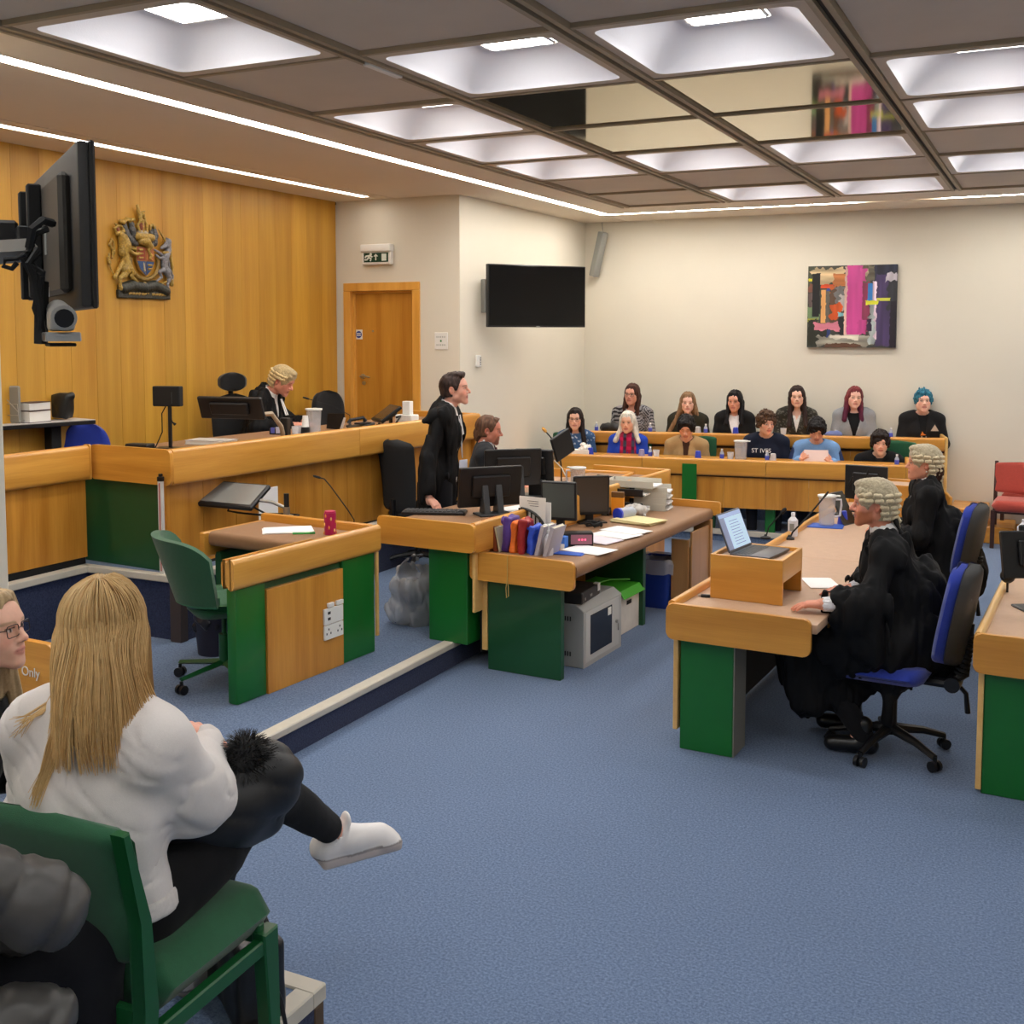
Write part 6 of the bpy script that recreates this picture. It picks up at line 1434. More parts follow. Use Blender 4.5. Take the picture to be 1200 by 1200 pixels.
# ---- woman in glasses at the left edge
sp = dict(fem=1, lips=(198, 126, 114), skin=(228, 178, 154), hair=(160, 132, 96), hair2=(196, 170, 130), hair_style='long', len=.24, hw=1.0, front=.3, glasses=(34, 26, 26), nose=1.0, face_w=.066, hairline=.088)
J = skel('sit', lean=10); rz2 = R(-72); h = bpd(-13, 738, 3.2)
for a in ('shL', 'shR', 'elL', 'elR'): J[a] = J[a] * V(.78, 1, 1) - V(0, .02, .04)
J['nb'] = J['nb'] - V(0, .02, .03); loc2 = h - rzv(J['hd'], rz2)
t2, Mh, ph = person(sp, J, tuple(loc2), rz2, 'woman in black-rimmed glasses and a black coat at the left edge', None, 0, 6, 0, .016, .0045, hand_spec=[('L', (.4, 1, -.1), (0, 0, 1), .4), ('R', (-.4, 1, -.1), (0, 0, 1), .4)])
cloth('coat', torso(J, .014, .95) + arm(J, 'L', .016) + arm(J, 'R', .016) + neck_cut(J, .062) + [ell(J['pel'] + V(0, .08, 0), (.2, .25, .13))], [(22, 22, 24)], t2, .012, .03, folds(.008, seed=2), label='black coat')
cloth('trousers', leg(J, 'L', .012) + leg(J, 'R', .012) + [ell(J['pel'], (.16, .12, .12))], [(28, 28, 32)], t2, .018, .02)
# ---- person in the grey puffer coat, bottom left
sp = dict(skin=(214, 160, 134), hair=(60, 44, 36), hair_style='short')
rz3 = R(-20); IM3 = Matrix.Rotation(-rz3, 4, 'Z')
l3 = Vector((-2.22, 1.10, GZ))
def t3(v): return V(*(IM3 @ (v - l3)))
J = skel('sit', lean=8)
J['elR'] = t3(bp(52, 1062, y=1.45)); J['shR'] = t3(bp(-85, 1010, y=1.30)); J['wrR'] = t3(bp(-30, 1100, y=1.62))
J['knR'] = t3(bp(92, 1120, y=1.66)); J['anR'] = J['knR'] + V(0, .02, -.40); J['toR'] = J['anR'] + V(0, .13, -.06)
d_ = J['shR'] - V(.175, -.01, 1.025)
t4, Mh, ph = person(sp, J, tuple(l3), rz3, 'person in a grey quilted puffer coat cut off at the lower left corner', None, 0, 0, 0, .016, .006, hand_spec=[('R', (-.5, .8, -.2), (0, 0, 1), .4)])
ad_ = J['elR'] - J['shR']; ad_ = ad_ / np.linalg.norm(ad_)
def pm_(X, Y, Z, D):
    def f(x, y, z):
        s_ = (x - J['shR'][0]) * ad_[0] + (y - J['shR'][1]) * ad_[1] + (z - J['shR'][2]) * ad_[2] + .02 * vnoise(x * 9, y * 9, z * 9)
        c_ = (s_ / .10) % 1 - .5
        return .010 * np.exp(-(c_ / .09) ** 2) - .003 + .016 * vnoise(x * 16, y * 16, z * 16) + .008 * vnoise(x * 40, y * 40, z * 40)
    return near(D, f, X, Y, Z, .05)
cloth('puffer_coat', torso(J, .03, 1.0) + [cone(J['shR'], J['elR'], .07, .068), cone(J['elR'], J['wrR'], .07, .05), cone(J['shL'], J['elL'], .09, .08), cone(J['elL'], J['wrL'], .08, .06), cone(J['pel'] + V(.05, .0, .1), J['pel'] + V(.14, .14, -.02), .14, .10), cone(J['pel'] + V(.13, .05, .05), t3(bp(50, 1195, y=1.45)), .10, .06)] + neck_cut(J, .065), [(70, 68, 66)], t4, .010, .035, pm_, m=vmat('puffer_nylon', .42, noise=.08, nscale=30))
cloth('trousers', leg(J, 'L', .012) + leg(J, 'R', .014, (.09, .075, .065)) + [ell(J['pel'], (.16, .12, .12))], [(24, 25, 30)], t4, .014, .02, folds(.006, 12, 6))
cloth('shoes', [cone(J['an' + S] + V(0, 0, -.03), J['to' + S] + V(0, .05, 0), .045, .04) for S in 'LR'], [(30, 30, 32)], t4, .012, .01)
gallery_chair('green side chair under the person in the grey puffer coat', (l3.x, l3.y + .10, GZ), rz3)
gallery_chair('green side chair under the woman in glasses', (loc2.x + .1, loc2.y + .02, loc2.z), rz2)
# ---- handbag on the gallery floor
bq = bp(285, 1178, z=GZ)
t = thing('handbag', 'black leather handbag standing on the gallery floor under the green chair', 'bag', (bq.x - .01, bq.y + .02, GZ), R(-30))
P, Q, _ = sdf_mesh([bxp((0, 0, .11), (.12, .052, .095), .018), cone((-.10, 0, .03), (.10, 0, .03), .055, .055), ell((0, 0, .24), (.09, .022, .03), neg=True)], .006, .02, mod=folds(.008, 10, 9))
LEA = vmat('black_leather', .35, bump=.2, bs=300); sobj('bag_body', P, Q, lc((32, 32, 34)), LEA, t)
BL = mat('leather_strap', (18, 18, 19), .4); GOLD = mat('gold_fitting', (196, 166, 96), .3, metal=1)
for s in (-1, 1): MB().tube([(-.07, s * .045, .15), (-.065, s * .05, .22), (-.03, s * .04, .265), (.03, s * .04, .265), (.065, s * .05, .22), (.07, s * .045, .15)], .007, 8, flat=.6).build('handle', BL, t)
MB().tube([(.12, 0, .19), (.17, .0, .18), (.215, .02, .10), (.22, .03, .03), (.18, -.02, .008), (.10, -.10, .008)], .007, 8, flat=.5).build('shoulder_strap', BL, t)
for x in (-.07, .07): MB().box(x - .006, x + .006, -.066, -.058, .12, .15, .002).build('buckle', GOLD, t)
MB().tube([(.12 + .014 * math.cos(a), 0, .19 + .014 * math.sin(a)) for a in [2 * PI * k / 10 for k in range(10)]], .003, 6, closed=True).build('ring', GOLD, t)
# ================================================================= small things
def on(T, x, y, z): return T.matrix_basis @ Vector((x, y, z))
def item(name, lab, cat, loc, rz=0, grp=None): return thing(name, lab, cat, tuple(loc), rz, grp)
def monitor(lab, loc, rz, w_=.42, h_=.27, tilt=0, scr=SCREEN, stand='foot', lift=.10, name='monitor', back=False, th=.03):
    """screen faces -y locally"""
    t = item(name, lab, 'monitor', loc, rz); Mt = Matrix.Translation((0, 0, lift + h_ / 2)) @ Matrix.Rotation(R(tilt), 4, 'X')
    MB().box(-w_ / 2, w_ / 2, -.012, th - .012, -h_ / 2, h_ / 2, .006, M=Mt).build('housing', BLACKP, t)
    MB().box(-w_ / 2 + .014, w_ / 2 - .014, -.0135, -.011, -h_ / 2 + .022, h_ / 2 - .014, M=Mt).build('screen', scr, t)
    MB().box(-w_ * .3, w_ * .3, th - .014, th + .012, -h_ * .25, h_ * .3, .008, M=Mt).build('rear_bulge', BLACKP, t)
    if stand == 'foot':
        MB().box(-.11, .11, -.06, .11, 0, .012, .005).build('base', BLACKP, t)
        MB().box(-.03, .03, .03, .05, .0, lift + h_ / 2, .006).build('stand', BLACKP, t)
    if stand == 'easel':
        for s in (-1, 1): MB().prism([(-.02, 0), (.05, 0), (.10, .0), (.045, lift + h_ * .55), (.01, lift + h_ * .55)], 'x', s * .05 - .022, s * .05 + .022, .004).build('stand_leg', DARKG, t)
        MB().box(-.12, .12, -.02, .14, 0, .014, .004).build('base', DARKG, t)
    return t
def gooseneck(lab, loc, pts, foam=None, r=.005, base=True):
    t = item('gooseneck_microphone', lab, 'microphone', loc)
    MB().tube(pts, r, 6).build('stem', BLACKM, t)
    a, b = Vector(pts[-2]), Vector(pts[-1]); d = (b - a).normalized()
    MB().tube([b - d * .01, b + d * .005, b + d * .03, b + d * .045], [.006, .014 if foam else .008, .014 if foam else .008, .006], 8).build('capsule', foam or BLACKM, t)
    if base: MB().lathe([(.035, 0), (.035, .012), (.012, .02), (.008, .03)], n=14).build('base', BLACKP, t)
    return t
def cup(lab, loc, m, r0=.026, r1=.035, h_=.09, up=False, grp=None, name='cup'):
    t = item(name, lab, 'cup', loc, 0, grp)
    a, b = (r1, r0) if not up else (r0, r1)
    MB().lathe([(a, 0), (b, h_), (b - .002, h_), (a - .002, .003)] if up else [(a, 0), (a, .006), (b, h_ - .004), (b - .006, h_)], n=18).build('cup_body', m, t); return t
def wbottle(lab, loc, grp='small water bottles of the jury', s=.76):
    t = item('water_bottle', lab, 'bottle', loc, 0, grp)
    MB().lathe([(.026 * s, 0), (.028 * s, .01), (.028 * s, .10 * s), (.012 * s, .13 * s), (.012 * s, .14 * s)], n=14).build('bottle_body', mat('bottle_clear', (196, 206, 226), .15, alpha=.75), t)
    MB().cyl((0, 0, .03 * s), (0, 0, .085 * s), .0287 * s, n=14).build('label_band', mat('label_blue', (70, 84, 190), .5), t)
    MB().cyl((0, 0, .138 * s), (0, 0, .158 * s), .014 * s, n=12).build('cap', WHITEP, t); return t
def jug(lab, loc, r=.055, h_=.19, rz=0, fill=.6, handle=True):
    t = item('water_jug', lab, 'jug', loc, rz)
    MB().lathe([(r * .82, 0), (r * .86, .006), (r, h_), (r - .003, h_), (r * .86 - .003, .009)], n=24).build('jug_body', mat('jug_plastic', (226, 228, 232), .12, alpha=.26), t)
    MB().cyl((0, 0, .012), (0, 0, h_ * fill), r * .83, r * .9, 24).build('water', mat('jug_water', (206, 210, 216), .05, alpha=.22), t)
    MB().cyl((0, 0, h_), (0, 0, h_ + .012), r + .006, n=24).box(r * .6, r + .03, -.016, .016, h_ + .001, h_ + .012, .002).build('lid', WHITEP, t)
    if handle: MB().tube([(r - .004, 0, h_ - .02), (r + .035, 0, h_ - .02), (r + .038, 0, h_ - .06), (r + .03, 0, h_ * .35), (r - .006, 0, h_ * .3)], .008, 8).build('handle', mat('jug_handle', (214, 214, 222), .3), t)
    return t
def sheets(lab, loc, rz, w_=.21, d_=.297, n=1, m=PAPER, th=.004, name='paper_sheets', seed=0, cat='papers'):
    t = item(name, lab, cat, loc, rz); rs = random.Random(seed)
    for k in range(n):
        MB().box(-w_ / 2, w_ / 2, -d_ / 2, d_ / 2, 0, th, .0008).build('sheet', m, t, (rs.uniform(-.012, .012), rs.uniform(-.012, .012), k * th), R(rs.uniform(-6, 6)))
    return t
def book(lab, loc, rz, w_, d_, h_, m, rot=None, name='book', pages=True, grp=None):
    t = item(name, lab, 'book', loc, rz, grp)
    if rot: t.rotation_euler = rot
    A = MB(); A.box(0, .004, 0, d_, 0, h_, .001).box(w_ - .004, w_, 0, d_, 0, h_, .001).box(0, w_, 0, .005, 0, h_, .001); A.build('cover', m, t)
    MB().box(.004, w_ - .004, .005, d_ - .006, .004, h_ - .004).build('pages', mat('page_edges', (224, 214, 190), .9), t); return t
BT = ZT - .055 + .58            # height of the judge's worktop
# --- on the judge's bench
p = bp(200, 523, z=BT + .02); t = item('display_stand', 'small black display on a slim pole at the corner of the judge bench', 'display', (p.x, p.y, BT), R(14))
MB().box(-.10, .10, -.07, .07, 0, .012, .004).build('base', BLACKP, t); MB().box(-.012, .012, -.01, .01, .01, .34, .003).build('pole', BLACKP, t)
MB().box(-.115, .09, -.03, .03, .30, .44, .006).build('display_body', BLACKM, t); MB().box(.03, .035, -.032, -.03, .32, .40).build('badge', DARKG, t)
MB().tube([(-.02, -.02, .30), (-.05, -.02, .25), (-.05, -.02, .12), (-.10, -.03, .012)], .004, 6).tube([(0, -.01, .24), (.03, -.02, .19), (.05, -.02, .175)], [.004, .004, .011], 6).build('cable', BLACKM, t)
p = bp(164, 523, z=BT + .03); MB_ = item('black_box', 'small black box on the judge bench left of the display pole', 'box', (p.x, p.y, BT), R(10)); MB().box(-.09, .09, -.05, .05, 0, .05, .008).build('box_body', BLACKP, MB_)
p = bp(248, 520, z=BT); t = item('book', 'pale closed book lying flat on the judge bench', 'book', (p.x, p.y, BT), R(8)); MB().box(-.16, .16, -.09, .09, .004, .028).build('pages', mat('page_white', (230, 228, 222), .9), t); MB().box(-.165, .165, -.095, .095, 0, .004).box(-.165, .165, -.095, .095, .028, .032).build('cover', mat('cover_grey', (206, 202, 196), .6), t)
p = bp(278, 498, z=BT + .14); t = monitor('black monitor seen from behind on an arm over the judge bench', (p.x - .05, p.y, BT), R(188), .53, .17, -20, lift=.18, stand=None)
W2 = lambda x, y, z: (Matrix.Rotation(-R(188), 4, 'Z') @ Vector((x, y, z)))[:]
MB().tube([W2(.03, .02, .20), W2(.08, .36, .20), W2(.12, .42, .10), W2(.10, .47, .03)], .018).build('arm', mat('arm_tan', (168, 152, 130), .4, metal=.3), t); q_ = W2(.10, .50, 0); MB().box(q_[0] - .03, q_[0] + .03, q_[1] - .03, q_[1] + .03, 0, .16, .005).build('arm_post', BLACKP, t)
p = bp(368, 508, z=BT + .0); jug('lidded clear water jug on the judge bench', (p.x, p.y - .0, BT), .062, .19, R(120), handle=False)
p = bp(358, 509, z=BT + .0); t = item('white_bottle', 'short white-topped bottle with a black label on the judge bench', 'bottle', (p.x, p.y, BT)); MB().lathe([(.036, 0), (.036, .045), (.034, .06)], n=16).build('bottle_base', BLACKP, t); MB().lathe([(.034, .045), (.03, .06), (.022, .15)], n=16).build('bottle_top', WHITEP, t)
for k, (px, lab) in enumerate(((350, 'clear tumbler left of the white bottle on the judge bench'), (346, 'clear tumbler nearest the judge hands on the bench'))):
    p = bp(px, 509 + k, z=BT); cup(lab, (p.x, p.y, BT), mat('tumbler', (230, 232, 236), .1, alpha=.45), .022, .030, .07, True)
p = bp(328, 509, z=BT); t = item('desk_tidy', 'small black desk tidy with coloured notes on the judge bench', 'desk tidy', (p.x, p.y, BT), R(10)); MB().box(-.08, .08, -.03, .03, 0, .05, .004).build('tray', BLACKP, t)
for k, c in enumerate(((90, 96, 180), (200, 200, 220), (200, 120, 110))): MB().box(-.065 + .045 * k, -.03 + .045 * k, -.032, -.02, .01, .055 + .006 * k, .001).build('note', mat('note_%d' % k, c, .7), t)
p = bp(410, 500, z=BT)
gooseneck('thin gooseneck microphone on the judge bench pointing at the judge', (p.x, p.y, BT), [(0, 0, 0), (-.0, .0, .10), (-.10, -.10, .18), (-.24, -.27, .25)], r=.0035)
p = bp(392, 503, z=BT); t = item('document_folder', 'open black folder standing on the judge bench by the microphone', 'folder', (p.x, p.y, BT), R(-20))
MB().prism([(-.12, .0), (.06, .0), (.14, .14), (-.10, .13)], 'y', 0, .012, .002).build('cover', BLACKM, t); MB().prism([(-.10, .0), (.05, .0), (.10, .1), (-.08, .1)], 'y', .012, .05, .002).build('contents', mat('page_white', (1, 1, 1)), t)
p = bp(412, 503, z=BT); t = item('telephone', 'black desk telephone on the judge bench', 'telephone', (p.x + .06, p.y + .05, BT), R(-20)); MB().prism([(-.09, 0), (.09, 0), (.09, .055), (-.09, .02)], 'x', -.08, .08, .004).build('telephone_base', DARKG, t); MB().tube([(-.06, -.08, .05), (-.06, -.07, .075), (-.06, .07, .09), (-.06, .09, .06)], [.02, .014, .014, .02], 8).build('handset', BLACKP, t); MB().box(-.01, .07, -.06, .06, .045, .056).build('keypad', BLACKM, t)
p = bp(447, 500, z=BT); t = monitor('tilted dark tablet screen on the judge bench near the door', (p.x, p.y + .08, BT), R(-40), .30, .22, -55, lift=.0, stand='foot', scr=mat('brown_screen', (72, 54, 36), .2))
MB().tube([(.10, .06, .08), (.24, .05, .10), (.30, 0, .06), (.26, -.02, .01), (0, -.06, .01), (-.15, -.02, .01)], .009, 8).build('cable', BLACKM, t)
p = bp(463, 497, z=BT); t = item('white_unit', 'white plastic unit behind the tilted screen on the judge bench', 'unit', (p.x + .05, p.y + .12, BT), R(-4)); MB().box(-.09, .09, -.06, .06, 0, .08, .006).box(-.03, .05, -.03, .03, .08, .2, .004).build('unit_body', WHITEP, t)
# --- witness desk
WZ = .16 + .755
def onw(px, py): p = bp(px, py, z=WZ); return (p.x, p.y, WZ)
p = onw(336, 606); t = item('monitor', 'flat monitor tilted up on a short steel arm over the witness desk', 'monitor', p, R(8))
q = bp(271, 578, y=p[1] - .02); dx, dz = q.x - p[0], q.z - p[2]
Mt = Matrix.Translation((dx, 0, dz)) @ Euler((R(-64), R(2), R(0))).to_matrix().to_4x4()
MB().box(-.26, .26, -.01, .025, -.14, .14, .008, M=Mt).build('housing', BLACKP, t); MB().box(-.24, .24, -.012, -.009, -.115, .12, M=Mt).build('screen', mat('lit_grey_screen', (122, 122, 118), .25), t)
MB().lathe([(.045, 0), (.045, .012), (.02, .02), (.02, .03)], n=16).cyl((0, 0, .02), (0, 0, .07), .022).tube([(0, 0, .06), (-.11, -.01, .10), (dx + .09, 0, dz - .02)], .012).build('arm', STEEL, t); MB().cyl((0, 0, .07), (0, 0, .16), .018).build('arm_post', BLACKP, t)
MB().tube([(dx + .03, .0, dz - .04), (dx + .02, -.03, dz - .11), (dx + .12, -.05, .02), (.0, -.07, .012), (.08, -.04, .012), (.07, .04, .012), (-.05, .05, .012), (-.16, -.0, .015), (-.24, -.02, .06), (dx - .08, 0, dz - .03)], .007, 7).build('cable', BLACKM, t)
p = bp(322, 590, x=-5.0); t = item('notice', 'white blank notice card standing on the judge bench panel behind the arm', 'notice', (-5.06, p.y, p.z), R(-94)); MB().box(-.10, .10, 0, .006, -.11, .11, .002).build('card', PAPER, t)
sheets('stack of white papers on the witness desk', onw(336, 622), R(-48), .21, .30, 4, th=.002, seed=3)
p = onw(357, 627); t = item('green_pen', 'bright green marker lying on the witness papers', 'pen', (p[0], p[1] - .02, WZ + .014), R(35)); MB().cyl((-.06, 0, 0), (.045, 0, 0), .006).build('barrel', mat('pen_green', (40, 170, 70), .4), t); MB().cyl((.045, 0, 0), (.075, 0, 0), .007).build('cap', mat('pen_cap', (30, 130, 50), .4), t)
p = onw(388, 627); t = item('tumbler', 'pink insulated tumbler with orange flowers on the witness desk', 'tumbler', (p[0] - .02, p[1] + .02, WZ - .01)); MB().lathe([(.033, 0), (.036, .01), (.038, .135), (.036, .145)], n=20).build('tumbler_body', mat('magenta_enamel', (178, 30, 84), .3), t); MB().cyl((0, 0, .145), (0, 0, .155), .034).build('lid', mat('magenta_lid', (196, 50, 100), .3), t)
for k in range(7):
    a, z = 2.2 * k, .02 + .018 * k; c_ = mat('flower_%d' % (k % 2), ((226, 150, 60), (236, 190, 120))[k % 2], .6)
    for s_ in (0, PI): pp = V(math.cos(a + s_ + 3.9) * .037, math.sin(a + s_ + 3.9) * .037, z); MB().sph(tuple(pp), .011, (.5, .5, 1), 8).build('flower', c_, t)
p = onw(415, 620); gooseneck('thin gooseneck microphone on the witness desk', (p[0], p[1], WZ), [(0, 0, 0), (0, 0, .06), (-.03, -.02, .12), (-.14, -.05, .27), (-.18, -.06, .315), (-.22, -.06, .322)], r=.0038)
# --- clerk's desk
CZ = .16 + .745
def onc(px, py, dz=0): p = bp(px, py, z=CZ + dz); return (p.x, p.y, CZ + dz)
p = onc(506, 603); t = item('keyboard', 'black keyboard at the end of the clerk desk by the standing hand', 'keyboard', (p[0], p[1] + .04, CZ), R(20)); MB().box(-.22, .22, -.07, .07, 0, .022, .004).build('case', BLACKP, t)
A = MB()
for i in range(14):
    for k in range(5): A.box(-.205 + .03 * i, -.18 + .03 * i, -.058 + .024 * k, -.038 + .024 * k, .022, .028, .002)
o = A.build('keys', DARKG, t); o['kind'] = 'stuff'
p = onc(580, 606); monitor('black monitor on a broad easel stand, back to the room, on the clerk desk', (p[0] - .10, p[1] + .12, CZ), R(228), .46, .28, -8, lift=.05, stand='easel')
p = onc(598, 590); monitor('second black monitor behind it on the clerk desk, back to the room', (p[0] - .08, p[1] + .20, CZ), R(222), .44, .28, -6, lift=.10, stand='easel')
p = onc(612, 585); t = monitor('slim dark screen tilted on an arm beside the bearded man', (p[0], p[1] + .22, CZ), R(190), .30, .26, -8, lift=.10, stand='foot')
MB().prism([(-.01, 0), (.045, .0), (.03, .12), (-.0, .12)], 'y', .022, .026).build('notice', mat('page_white', (1, 1, 1)), t, (-.02, 0, .14))
p = onc(618, 578); t = item('steel_arm', 'bright steel monitor arm with a side screen on the clerk desk', 'monitor arm', (p[0] + .05, p[1] + .25, CZ), R(10))
MB().tube([(0, 0, 0), (0, 0, .16), (.05, 0, .24), (.10, 0, .33)], .014).build('arm', STEEL, t); MB().box(-.11, .11, -.012, .012, -.10, .10, .006, M=Tm((.13, 0, .36), ry=-22, rz=60)).build('side_screen', BLACKP, t); MB().tube([(.05, .0, .25), (.13, -.02, .18), (.16, -.02, .12)], .005).build('cable', WHITEP, t)
p = onc(640, 575); gooseneck('gooseneck microphone with an orange foam tip on the clerk desk', (p[0], p[1] + .3, CZ), [(0, 0, 0), (0, 0, .15), (-.02, 0, .30), (-.10, 0, .40), (-.14, 0, .44)], foam=mat('orange_foam', (206, 150, 70), .9), r=.006)
p = onc(677, 574); jug('clear water jug with a white lid on the clerk desk', (p[0], p[1] - .0, CZ), .062, .17, R(180), .45)
t = item('telephone', 'black desk telephone beside the water jug on the clerk desk', 'telephone', onc(660, 583), R(-30)); MB().prism([(-.1, 0), (.1, 0), (.1, .07), (-.1, .02)], 'x', -.1, .1, .004).build('telephone_base', DARKG, t); MB().tube([(-.07, -.09, .06), (-.07, -.08, .085), (-.07, .08, .10), (-.07, .1, .07)], [.022, .015, .015, .022], 8).build('handset', BLACKP, t); MB().box(-.01, .08, -.07, .07, .05, .062).build('keypad', BLACKM, t)
t = item('telephone', 'second dark telephone with its screen flipped up behind the jug', 'telephone', onc(700, 570), R(-15)); MB().prism([(-.1, 0), (.1, 0), (.1, .05), (-.1, .02)], 'x', -.1, .1, .004).build('telephone_base', BLACKP, t); MB().box(-.09, .09, .07, .082, .03, .12, .003, M=Tm((0, 0, 0), rx=-24)).build('display', DARKG, t)
sheets('loose white papers between the telephones on the clerk desk', onc(645, 590), R(30), n=3, seed=8)
sheets('white papers under the monitors on the clerk desk', onc(608, 597), R(-20), n=3, seed=9)
t = item('black_bin_tray', 'black document tray by the side screen on the clerk desk', 'tray', onc(632, 580), R(10)); MB().box(-.06, .06, -.10, .10, 0, .13, .006).build('tray_body', BLACKP, t)
p = bp(742, 556, z=.86); t = item('black_case', 'slim black case with papers on the usher desk', 'case', (p.x - .05, p.y - .1, .85), R(20)); MB().box(-.12, .12, -.04, .04, 0, .045, .012, 2).build('case_body', BLACKP, t)
sheets('white papers by the slim black case on the usher desk', (p.x + .08, p.y - .12, .85), R(5), .28, .2, n=3)
# --- lower table
TZ = .745
def ont(px, py, dz=0): p = bp(px, py, z=TZ + dz); return (p.x, p.y, TZ + dz)
GS = mat('grey_screen', (1, 1, 1)); p = ont(654, 632); monitor('dark grey monitor turned to the right on the lower table, nearer one', (p[0] - .02, p[1] + .06, TZ), R(8), .25, .27, 4, scr=GS, lift=.12)
p = ont(694, 614); monitor('dark brownish monitor on the lower table, farther one', (p[0] - .03, p[1] + .05, TZ), R(40), .28, .29, 2, scr=mat('brown_grey_screen', (64, 54, 46), .3), lift=.06)
y0 = .05
T_ = LT.matrix_basis
def up(px, lean_=0): return None
bk = [('slim cream book at the left end of the row on the lower table', .012, .20, .23, (214, 204, 172), 564), ('tan leather law book leaning on the lower table', .032, .18, .255, (150, 74, 34), 570), ('second tan leather law book, shorter, in the row', .032, .18, .245, (138, 66, 34), 578), ('thin cream book with a dark spine edge in the row', .014, .18, .20, (206, 196, 164), 584)]
for k, (lab, w_, d_, h_, c, px) in enumerate(bk):
    p = bp(px, 651, y=6.33); t = book(lab, (p.x - .0, 6.335, TZ), 0, w_, d_, h_ * .8, mat('bookcover_%d' % k, c, .5, var=.05), rot=(0, R(-12), R(-3)))
rs = random.Random(8)
for k, (lab, c, px, w_, h_) in enumerate((('purple fabric folder in the row on the lower table', (76, 46, 128), 592, .05, .23), ('orange fabric folder in the row on the lower table', (226, 112, 32), 602, .035, .20), ('dark red fabric folder in the row on the lower table', (150, 30, 34), 610, .045, .22), ('bright blue fabric folder in the row on the lower table', (34, 74, 190), 620, .045, .19))):
    p = bp(px, 650, y=6.36); t = item('fabric_folder', lab, 'folder', (p.x - .01, 6.34, TZ), R(-3))
    P, Q, _ = sdf_mesh([bxp((w_ / 2, .07, h_ / 2), (w_ / 2 - .008, .06, h_ / 2 - .012), .010, rot3(0, 8, 0)), cone((0, .03, h_ - .03), (w_ + .01, .05, h_ - .02), .018, .02)], .006, .015, mod=folds(.016, 22, 9, k)); sobj('folder_body', P, Q, lc(c), vmat('satin_cloth', .5, noise=.1), t)
for k, (px, lab) in enumerate(((630, 'pale grey printed booklet standing at the end of the folder row'), (640, 'pale printed booklet leaning right in the folder row'))):
    p = bp(px, 652, y=6.36); t = book(lab, (p.x - .015, 6.335, TZ), 0, .028, .17, .20, mat('booklet_grey', (176, 172, 180), .6), rot=(0, R(14 + 3 * k), R(-3)))
p = ont(618, 636); t = item('magazine_rack', 'black slotted magazine rack holding upright papers on the lower table', 'rack', (p[0] + .02, p[1] + .05, TZ), R(-8))
A = MB(); arc = [(-.12, 0), (-.12, .21)] + [(-.10 + .2 * math.sin(a), .05 + .17 * math.cos(a)) for a in [R(90 * k / 6) for k in range(1, 7)]] + [(.11, .0)]
A.box(-.12, .11, 0, .004, 0, .03).box(-.12, -.105, 0, .004, 0, .22)
for k in range(6):
    x = -.085 + .034 * k; zt = .05 + .165 * math.sqrt(max(.02, 1 - ((x + .1) / .2) ** 2)); A.box(x - .005, x + .005, 0, .004, 0, zt)
for z in (.06, .11): A.box(-.12, .10 - z * .3, 0, .004, z, z + .012)
A.tube([(-.10 + .2 * math.sin(a), .002, .05 + .17 * math.cos(a)) for a in [R(92 * k / 8) for k in range(9)]], .009, 6)
A.build('slotted_side', BLACKP, t); MB().box(-.12, .11, .0, .08, 0, .004).build('rack_base', BLACKP, t)
for k in range(2): MB().box(-.125 + .03 * k, .085 + .03 * k, .02 + .02 * k, .024 + .02 * k, .004, .30 - .03 * k).build('sheet', mat('page_white', (1, 1, 1)), t)
A = MB()
for k in range(3): A.box(-.06 + .01 * k, .03, .018, .0195, .27 - .016 * k, .273 - .016 * k)
A.build('sheet_print', DARKG, t)['kind'] = 'stuff'
p = ont(641, 651); t = item('sanitiser_bottle', 'white pump bottle on the lower table', 'bottle', (p[0], p[1] + .02, TZ)); MB().lathe([(.030, 0), (.032, .01), (.032, .11), (.012, .135), (.012, .15)], n=18).build('bottle_body', mat('white_bottle', (226, 226, 232), .3), t); MB().cyl((0, 0, .15), (0, 0, .185), .006).box(-.035, .012, -.008, .008, .183, .195, .003).cyl((0, 0, .145), (0, 0, .16), .015).build('pump', WHITEP, t)
p = ont(652, 642); t = item('tissue_packet', 'small blue and white box beside the pump bottle', 'box', (p[0] + .01, p[1] + .03, TZ), R(-3)); MB().box(-.05, .05, -.03, .03, 0, .075, .003).build('box_body', mat('box_blue', (60, 116, 200), .5), t); MB().box(-.03, .0, -.031, -.03, .02, .055).box(.02, .05, -.031, -.03, .0, .03).build('box_print', WHITEP, t)
p = ont(672, 640); t = item('digital_clock', 'black digital unit with pink lit figures on the lower table', 'clock', (p[0] + .02, p[1] + .05, TZ), R(28)); MB().box(-.12, .09, -.05, .05, 0, .09, .006).build('unit_body', BLACKP, t); MB().box(-.06, .08, -.052, -.05, .015, .078).build('display', mat('pink_display', (150, 96, 110), .3), t)
MB().box(-.01, .0, -.0535, -.052, .04, .05).box(.01, .02, -.0535, -.052, .04, .05).box(.03, .04, -.0535, -.052, .04, .05).build('figures', mat('pink_led', (255, 80, 120), .5, emit=2), t)['kind'] = 'stuff'
MB().box(-.10, -.09, -.052, -.05, .02, .07).build('front_buttons', GREYM, t)
for k, (px, py, r_, lab) in enumerate(((690, 645, 62, 'cream sheet nearest the blue folder on the lower table'), (700, 633, 60, 'pinkish printed sheets second from the near end of the lower table'), (722, 627, 58, 'white sheets in the middle of the spread of papers'), (735, 622, 60, 'white sheets at the far end of the spread beside the manila folders'))):
    sheets(lab, ont(px, py, .001 + .003 * k), R(r_ + 16), .21, .30, 3, (CREAMP if k < 0 else PAPER) if k != 1 else mat('pink_paper', (228, 214, 222), .8), .002, seed=k)
sheets('stack of manila folders on the lower table', ont(748, 612, .0), R(75), .24, .34, 6, CREAMP, .004, name='manila_folders', seed=5, cat='folders')
